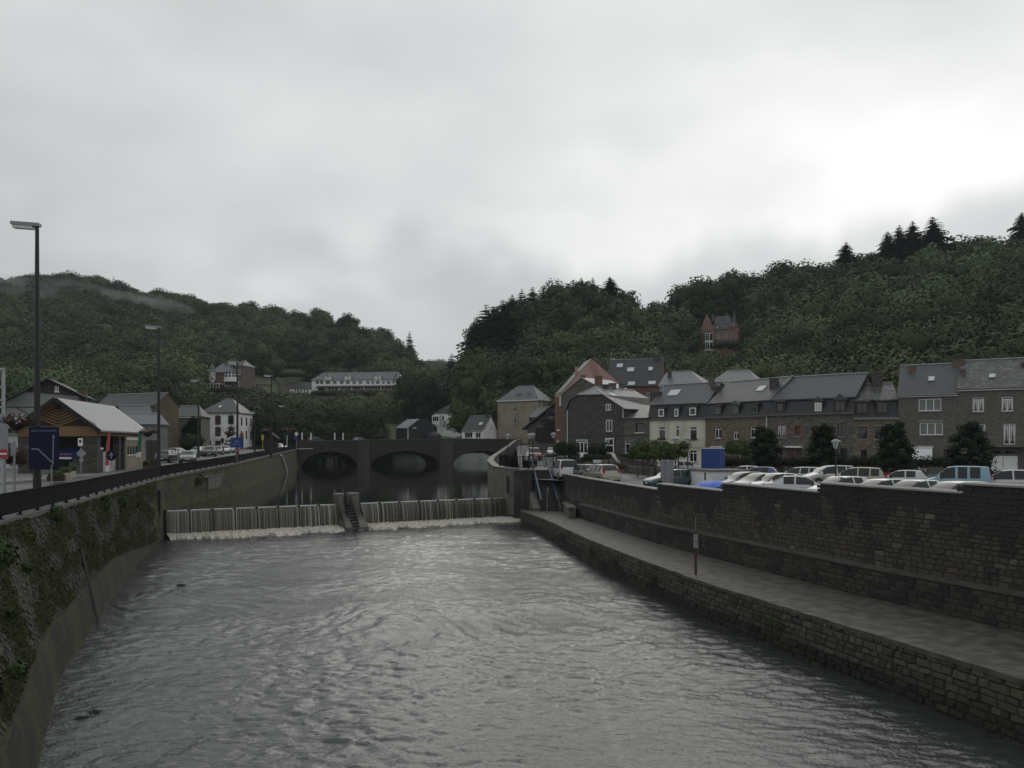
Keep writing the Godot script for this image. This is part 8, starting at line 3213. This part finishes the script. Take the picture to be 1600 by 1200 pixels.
func single_trees(near: Array):
	var trunk := trunk_mesh(5, 11.0, 0.28)
	var firs := []
	for k in 4:
		firs.append(spruce(500 + k, 20.0, 4.6 + 0.7 * (k % 2), 34, Color(.017, .026, .017), 0.28 + 0.1 * k, 0.08).mesh())
	var ftrunk := MB.new()
	ftrunk.col = Color(.03, .025, .02)
	ftrunk.tube([Vector3(0, -1, 0), Vector3(0, 10, 0), Vector3(0, 19.6, 0)], 0.3, 0.04, 6)
	var fm := ftrunk.mesh()
	var n := 0
	var g := "conifers on the skyline"
	for e in [[640, 516, 576, 425, 0.75, "lone dark conifer on the shoulder of the left hill"], [170, 434, 462, 540, .9, "small conifer at the highest point of the left skyline"], [18, 430, 458, 545, 1.0, "conifer on the left skyline near the picture edge"],
		[745, 492, 610, 325, 1.1, "slim spruce at the left end of the conifer hill, lower one"], [759, 473, 600, 330, 1.1, "tall spruce second from the left on the conifer hill"], [771, 476, 600, 335, 1.2, "dark spruce third from the left on the conifer hill"], [786, 466, 570, 335, 1.3, "bushy conifer left of the hill's flat top"], [800, 458, 540, 340, 1.0, "conifer at the left corner of the hill's flat top"], [815, 450, 530, 342, 1.0, "conifer on the flat top, next to its left corner"], [832, 447, 520, 345, 1.1, "broad conifer on the left half of the flat top"], [850, 443, 515, 345, 1.1, "conifer near the middle of the flat top"], [868, 441, 510, 345, 1.1, "conifer in the middle of the flat top"], [886, 441, 505, 345, 1.0, "conifer just left of the tallest pair"], [908, 432, 495, 345, 1.0, "tall conifer with a pointed tip on the central hill"], [926, 432, 492, 345, .9, "slim conifer between the pointed one and the spreading one"], [953, 431, 488, 345, 1.6, "spreading conifer with wide drooping arms on the central hill"], [972, 452, 495, 345, 1.3, "low spreading conifer at the right end of the central hill"],
		[1020, 469, 500, 352, 1.1, "left one of the small conifers in the saddle"], [1031, 474, 502, 352, 1.0, "small conifer second from left in the saddle"], [1049, 465, 502, 352, 1.1, "taller conifer in the saddle"], [1060, 468, 500, 352, 1.0, "rightmost conifer in the saddle"],
		[1322, 377, 425, 340, 1.3, "lone spreading conifer on the right skyline"], [1361, 392, 425, 338, 1.0, "small conifer right of the lone spreading one"], [1387, 360, 420, 330, 1.2, "leftmost of the four big conifers on the right skyline"], [1405, 350, 418, 330, 1.2, "second of the four big conifers on the right skyline"], [1426, 344, 415, 330, 1.2, "third of the four big conifers on the right skyline"], [1457, 337, 410, 330, 1.6, "rightmost and widest of the four big conifers"], [1597, 330, 400, 315, 1.3, "dark conifer at the right edge of the picture"]]:
		var p := at(e[0], e[2], e[3])
		var hgt: float = (e[2] - e[1]) * e[3] / F
		var s := hgt / 20.0
		tree_thing("conifer_tree", e[5], "conifer", p, firs[n % 4], fm, Vector3(s * e[4] * 1.6, s, s * e[4] * 1.6), n * 1.3, g)
		n += 1
	# blue cedar by the valley gap
	var ced := spruce(601, 24.0, 8.0, 44, Color(.030, .041, .040), 0.30, 0.05)
	tree_thing("cedar_tree", "big blue-grey cedar with layered branches in the valley gap", "cedar", at(706, 650, 292), ced, fm, Vector3(0.95, 0.95, 0.95), 0.4)
	n = 0
	for e in [[724, 631, 688, 258, 1.0, LEAF_LIGHT, "round tree in front of the white villa"], [1103, 440, 530, 352, .95, LEAF_MID, "big round-headed tree left above the chateau on the skyline"], [1140, 434, 520, 362, .9, LEAF_MID, "second round-headed skyline tree right above the chateau"], [520, 650, 692, 226, .9, LEAF_MID, "rounded tree behind the left part of the bridge"], [486, 655, 694, 214, .8, LEAF_LIGHT, "bushy tree right behind the bridge's left parapet"], [440, 655, 697, 205, .9, LEAF_MID, "leafy tree behind the traffic light"], [412, 650, 700, 200, .8, LEAF_DARK, "dark tree beside the white house"], [590, 655, 693, 232, .9, LEAF_MID, "wide tree behind the middle of the bridge"], [555, 640, 690, 245, .9, LEAF_DARK, "taller dark tree below the hotel"], [872, 555, 640, 268, .9, LEAF_LIGHT, "light green tree left of the pink gable"], [820, 560, 640, 270, 1.0, LEAF_MID, "tree above the beige block's roof"], [780, 575, 660, 275, .9, LEAF_MID, "tree left of the beige block"], [735, 555, 670, 275, .7, LEAF_LIGHT, "light green tree at the foot of the conifer hill"], [1190, 575, 640, 165, 1.2, LEAF_LIGHT, "light green tree above the long brown terrace house"], [660, 590, 680, 285, .8, LEAF_DARK, "dark tree at the left side of the valley gap"], [640, 585, 660, 300, .8, LEAF_MID, "tree at the right end of the hotel"]]:
		var p := at(e[0], e[2], e[3])
		var s: float = (e[2] - e[1]) * e[3] / F / 10.6
		var own := broadleaf(700 + n, 11.0, 4.8, 20, 150, 0.30, e[5] * 1.1)
		tree_thing("leafy_tree", e[6], "tree", p, own, trunk, Vector3(s * e[4], s, s * e[4]), n * 0.9, "single trees below the woods")
		n += 1

func make_plants():
	# dark yews in front of the terrace
	var n := 0
	for e in [[1195, 664, 745, 78, 60, "dark yew nearest to the cream house"], [1286, 660, 745, 75, 66, "dark yew in front of the long brown house"], [1396, 657, 746, 72, 66, "dark yew before the small narrow house"], [1517, 656, 746, 70, 74, "dark yew before the garage doors"]]:
		var p := at(e[0], e[2], e[3])
		var x := p.x
		p.y = LOT
		var hgt: float = EYE + (HZ - e[1]) / F * e[3] - LOT
		var w: float = e[4] / F * e[3] * 0.5
		var mb := MB.new()
		var q := RandomNumberGenerator.new()
		q.seed = 900 + n
		for k in 26:
			var t := (k + 0.5) / 26.0
			var a := TAU * k * 0.618
			var rad := w * 0.66 * sqrt(maxf(0.02, 1.0 - pow((t - 0.32) / 0.72, 2.0))) * q.randf_range(0.6, 1.1)
			leaf_blob(mb, Vector3(cos(a) * rad, lerpf(0.12, 0.93, t) * hgt, sin(a) * rad), Vector3(w * .42, hgt * 0.11, w * .42) * lerpf(1.1, 0.6, t), 130, 0.10, Color(.016, .026, .014) * q.randf_range(.8, 1.3), 950 + n * 40 + k)
		var tr := MB.new()
		tr.col = Color(.03, .022, .018)
		tr.tube([Vector3(0, -0.2, 0), Vector3(0, hgt * 0.8, 0)], 0.14, 0.05, 6)
		tree_thing("yew_tree", e[5], "yew", p, mb, tr, Vector3.ONE, n * 1.1, "yews in the car park")
		n += 1
	# clipped plane trees on bare stems
	n = 0
	for e in [[996, 690, 715, 738, 84, "front left clipped tree on a bare stem by the garden wall"], [1004, 690, 716, 738, 88, "clipped tree just behind the front left one"], [1013, 691, 716, 740, 80, "clipped tree with pale stem in front of the cream house"], [1022, 692, 716, 737, 86, "fourth clipped tree of the row, left of the cabinet"], [1040, 692, 718, 737, 88, "clipped tree above the grey cabinet"], [1060, 692, 718, 737, 90, "last clipped tree of the row, behind the two lanterns"], [1145, 688, 712, 740, 90, "small clipped tree left of the first yew"], [1160, 689, 712, 740, 92, "small clipped tree touching the first yew"]]:
		var p := at(e[0], e[3], e[4])
		p.y = LOT
		var s: float = e[4] / F
		var y1: float = EYE + (HZ - e[1]) * s - LOT
		var y0: float = EYE + (HZ - e[2]) * s - LOT
		var mb := MB.new()
		var q := RandomNumberGenerator.new()
		q.seed = 1200 + n
		for k in 9:
			var c := Vector3(q.randf_range(-.6, .6), lerpf(y0, y1, q.randf_range(.1, .85)), q.randf_range(-.6, .6))
			leaf_blob(mb, c, Vector3(.62, .55, .62), 170, 0.095, LEAF_LIGHT * q.randf_range(0.8, 1.6), 1300 + n * 20 + k)
		var tr := MB.new()
		tr.col = Color(.07, .06, .045)
		tr.tube([Vector3(0, -0.2, 0), Vector3(0.03, y0 * 0.6, 0), Vector3(0, y1 * 0.85, 0)], 0.10, 0.05, 6)
		tree_thing("clipped_tree", e[5], "tree", p, mb, tr, Vector3.ONE, n * 1.7, "clipped trees in the car park")
		n += 1
	# hedges and shrubs
	n = 0
	for e in [["hedge", "dark clipped hedge along the stone house's front", [962, 722, 102, 8.0, 0.9, 0.9], Color(.020, .032, .015)], ["hedge", "low hedge along the far edge of the car park under the terrace", [1300, 733, 84, 26.0, 1.3, 0.8], Color(.020, .028, .014)], ["shrub", "rounded shrub between the ground-floor windows of the stone house", [934, 717, 114, 2.4, 2.2, 1.2], LEAF_DARK], ["shrub", "leafy shrub at the left corner of the stone house", [893, 717, 116, 1.8, 2.4, 1.2], LEAF_DARK], ["shrub", "dark shrub beside the ramp road's parked cars", [876, 714, 128, 1.7, 2.4, 1.3], LEAF_DARK], ["shrub", "yellowish grass clump by the garden wall", [963, 735, 92, 1.6, 0.9, 0.8], Color(.075, .070, .028)], ["shrub", "reddish-brown clipped shrub behind the grey sign post", [23, 733, 64, 1.5, 1.6, 1.0], Color(.045, .028, .02)], ["shrub", "green shrub at the foot of the ivy wall", [300, 701, 138, 3.6, 2.4, 1.2], LEAF_MID], ["hedge", "hedge terrace above the meadow beside the hotel", [445, 578, 372, 34.0, 3.5, 3.0], LEAF_MID], ["hedge", "lower hedge line across the meadow above the garden walls", [430, 590, 352, 26.0, 2.2, 2.0], LEAF_LIGHT], ["hedge", "bushes along the foot of the hotel terrace", [560, 620, 338, 38.0, 2.4, 3.0], LEAF_MID], ["hedge", "bushes in front of the hotel wing", [466, 624, 336, 12.0, 2.6, 3.0], LEAF_DARK], ["shrub", "bushes round the foot of the brick villa", [352, 616, 277, 14.0, 1.8, 2.0], LEAF_DARK], ["shrub", "bushes hiding the foot of the chateau", [1138, 549, 328, 12.0, 4.6, 4.0], LEAF_MID]]:
		var v: Array = e[2]
		var p := at(v[0], v[1], v[2])
		var mb := MB.new()
		var q := RandomNumberGenerator.new()
		q.seed = 1500 + n
		var k := maxi(3, int(v[3] / maxf(v[4] * 0.55, 0.7)))
		for i in k:
			var x := lerpf(-v[3] / 2, v[3] / 2, (i + 0.5) / k)
			var rr: float = v[4] * 0.5 * q.randf_range(0.85, 1.15)
			leaf_blob(mb, Vector3(x, v[4] * 0.5, q.randf_range(-.2, .2) * v[5]), Vector3(maxf(v[3] / k, 0.5) * 0.85, rr, v[5] * 0.6), 150, clampf(v[2] * 0.0012, 0.09, 0.35), e[3] * q.randf_range(0.85, 1.2), 1600 + n * 60 + i)
		one(e[0], e[1], "hedge" if e[0] == "hedge" else "shrub", mb, M.leaf, p)
		n += 1
	# ivy on the brown house
	var iv := frame_of(258, 151.6, 313, 145.6, -2.2)
	var mi := MB.new()
	var qi := RandomNumberGenerator.new()
	qi.seed = 44
	for k in 1500:
		var u := qi.randf()
		var px := 284.0 + 29.0 * u
		var top := lerpf(672.0, 652.0, clampf(u * 1.9, 0.0, 1.0)) + qi.randf_range(-2.0, 4.0)
		var c := fp(iv, px, lerpf(top, 704.0, qi.randf()), qi.randf_range(0.05, 0.35))
		mi.col = Color(.016, .028, .014) * qi.randf_range(0.6, 1.6)
		leaf(mi, c, Vector3.BACK, 0.24, qi)
	var ivo := one("ivy", "dark ivy climbing over the right half of the brown house wall", "ivy", mi, M.leaf)
	ivo.transform = iv.t
	wall_plants()

# weeds rooted in the walls and tufts along the quay
func wall_plants():
	var q := RandomNumberGenerator.new()
	q.seed = 77
	var n := 0
	for e in [[24.8, 1.75, 1.0, "big leafy bush rooted in the left wall near the picture edge"], [33, 1.93, .75, "green bush hanging over the wall top below the blue map sign"], [42, 1.88, .8, "bush on the left wall below the arrow sign"], [47, 1.80, .6, "small bush on the left wall, right of the arrow sign"], [29, 1.80, .45, "yellow-green weeds high on the left wall"], [52, 1.70, .4, "weeds on the left wall near the weir"], [22, 1.35, .35, "ferny tuft in the lower left wall"], [19.5, 1.12, .45, "bright green weed at the ledge of the left wall"], [27, 1.55, .3, "tiny plant in the middle of the left wall"], [17.0, 1.2, .5, "reddish weeds in the bottom left corner"], [74, 1.82, 1.1, "bush growing beside the outlet plate on the left wall"], [37, 1.40, .35, "small fern over the mossy ledge"]]:
		var p := left_face(e[0], e[1])
		var nn := Vector3(1, 0.35, 0.3).normalized()
		var c := Color(.050, .085, .030) if n != 9 else Color(.075, .045, .028)
		if n == 4:
			c = Color(.085, .095, .025)
		var mb := MB.new()
		for k in 5:
			var o: Vector3 = Vector3(q.randf_range(-.1, .5), q.randf_range(-.5, .4), q.randf_range(-.9, .9)) * e[2] * 0.7
			leaf_blob(mb, o * Vector3(.5, .7, .6), Vector3(.30, .42, .5) * e[2] * q.randf_range(.6, 1.2), 90, 0.05 + 0.02 * e[2], c * q.randf_range(.5, 1.1), 2000 + n * 9 + k, false)
		one("wall_plant", e[3], "plant", mb, M.leaf, p + nn * 0.1, "plants on the left river wall")
		n += 1
	# moss and small leaves scattered over the left wall: uncountable
	var gc := MB.new()
	var pn := FastNoiseLite.new()
	pn.frequency = 0.35
	for k in 26000:
		var d := q.randf_range(14.0, 60.0)
		var t := 1.03 + 0.96 * q.randf()
		var p := left_face(d, t)
		if pn.get_noise_2d(d, p.y * 1.6) < 0.0 - 0.12 * q.randf():
			continue
		gc.col = Color(.030, .042, .015).lerp(Color(.055, .056, .016), q.randf()) * q.randf_range(.4, 1.2)
		leaf(gc, p + Vector3(0.1 + q.randf() * 0.06, 0, 0), Vector3(1, 0.2, 0.2).normalized(), q.randf_range(.03, .075), q)
	var go := part(self, "moss", gc, M.leaf)
	go.set_meta("kind", "stuff")
	tag(go, "moss and creeping weeds spread over the left river wall", "moss")
	n = 0
	for e in [[58.5, "grass tuft on the quay front nearest the stairs"], [50.0, "second grass tuft on the quay front"], [45.5, "third grass tuft on the quay front"], [40.0, "small tuft low on the quay front"], [29.5, "tuft on the quay front by the rough stones"]]:
		var mb := MB.new()
		var d: float = e[0]
		for k in 260:
			var a := Vector3(q.randf_range(-.12, .1), 0, q.randf_range(-.8, .8))
			var tipp := a + Vector3(q.randf_range(-.35, .05), q.randf_range(.15, .55), q.randf_range(-.2, .2))
			mb.col = Color(.050, .072, .022) * q.randf_range(.6, 1.4)
			var sd := Vector3(0, 0, 0.018)
			mb.trin(a - sd, a + sd, tipp, Vector3(-.5, .8, .3), Vector3(-.5, .8, .3), Vector3(-.5, .8, .3))
		one("grass_tuft", e[1], "grass", mb, M.leaf, Vector3(lut(QE, d) - 0.02, EYE + lut(QY, d) - 0.75, -d), "grass tufts on the quay front")
		n += 1
	for e in [[128, 1122, "green weed drifting in the water at the lower left"], [283, 914, "small dark weed on the water below the weir's left end"], [148, 1112, "second green weed at the lower left, just right of the first"]]:
		var mb := MB.new()
		var d: float = 7.15 * F / (e[1] - HZ)
		for k in 200:
			var a := Vector3(q.randfn() * .09, 0.0, q.randfn() * .07)
			mb.col = Color(.035, .055, .022) * q.randf_range(.6, 1.4)
			var sd := Vector3(0.012, 0, 0)
			mb.trin(a - sd, a + sd, a + Vector3(q.randf_range(-.08, .08), q.randf_range(.03, .13), q.randf_range(-.06, .06)), Vector3(0, .8, .5), Vector3(0, .8, .5), Vector3(0, .8, .5))
		one("water_weed", e[2], "weed", mb, M.leaf, Vector3(gx(e[0], d), 0.0, -d), "weeds in the water")
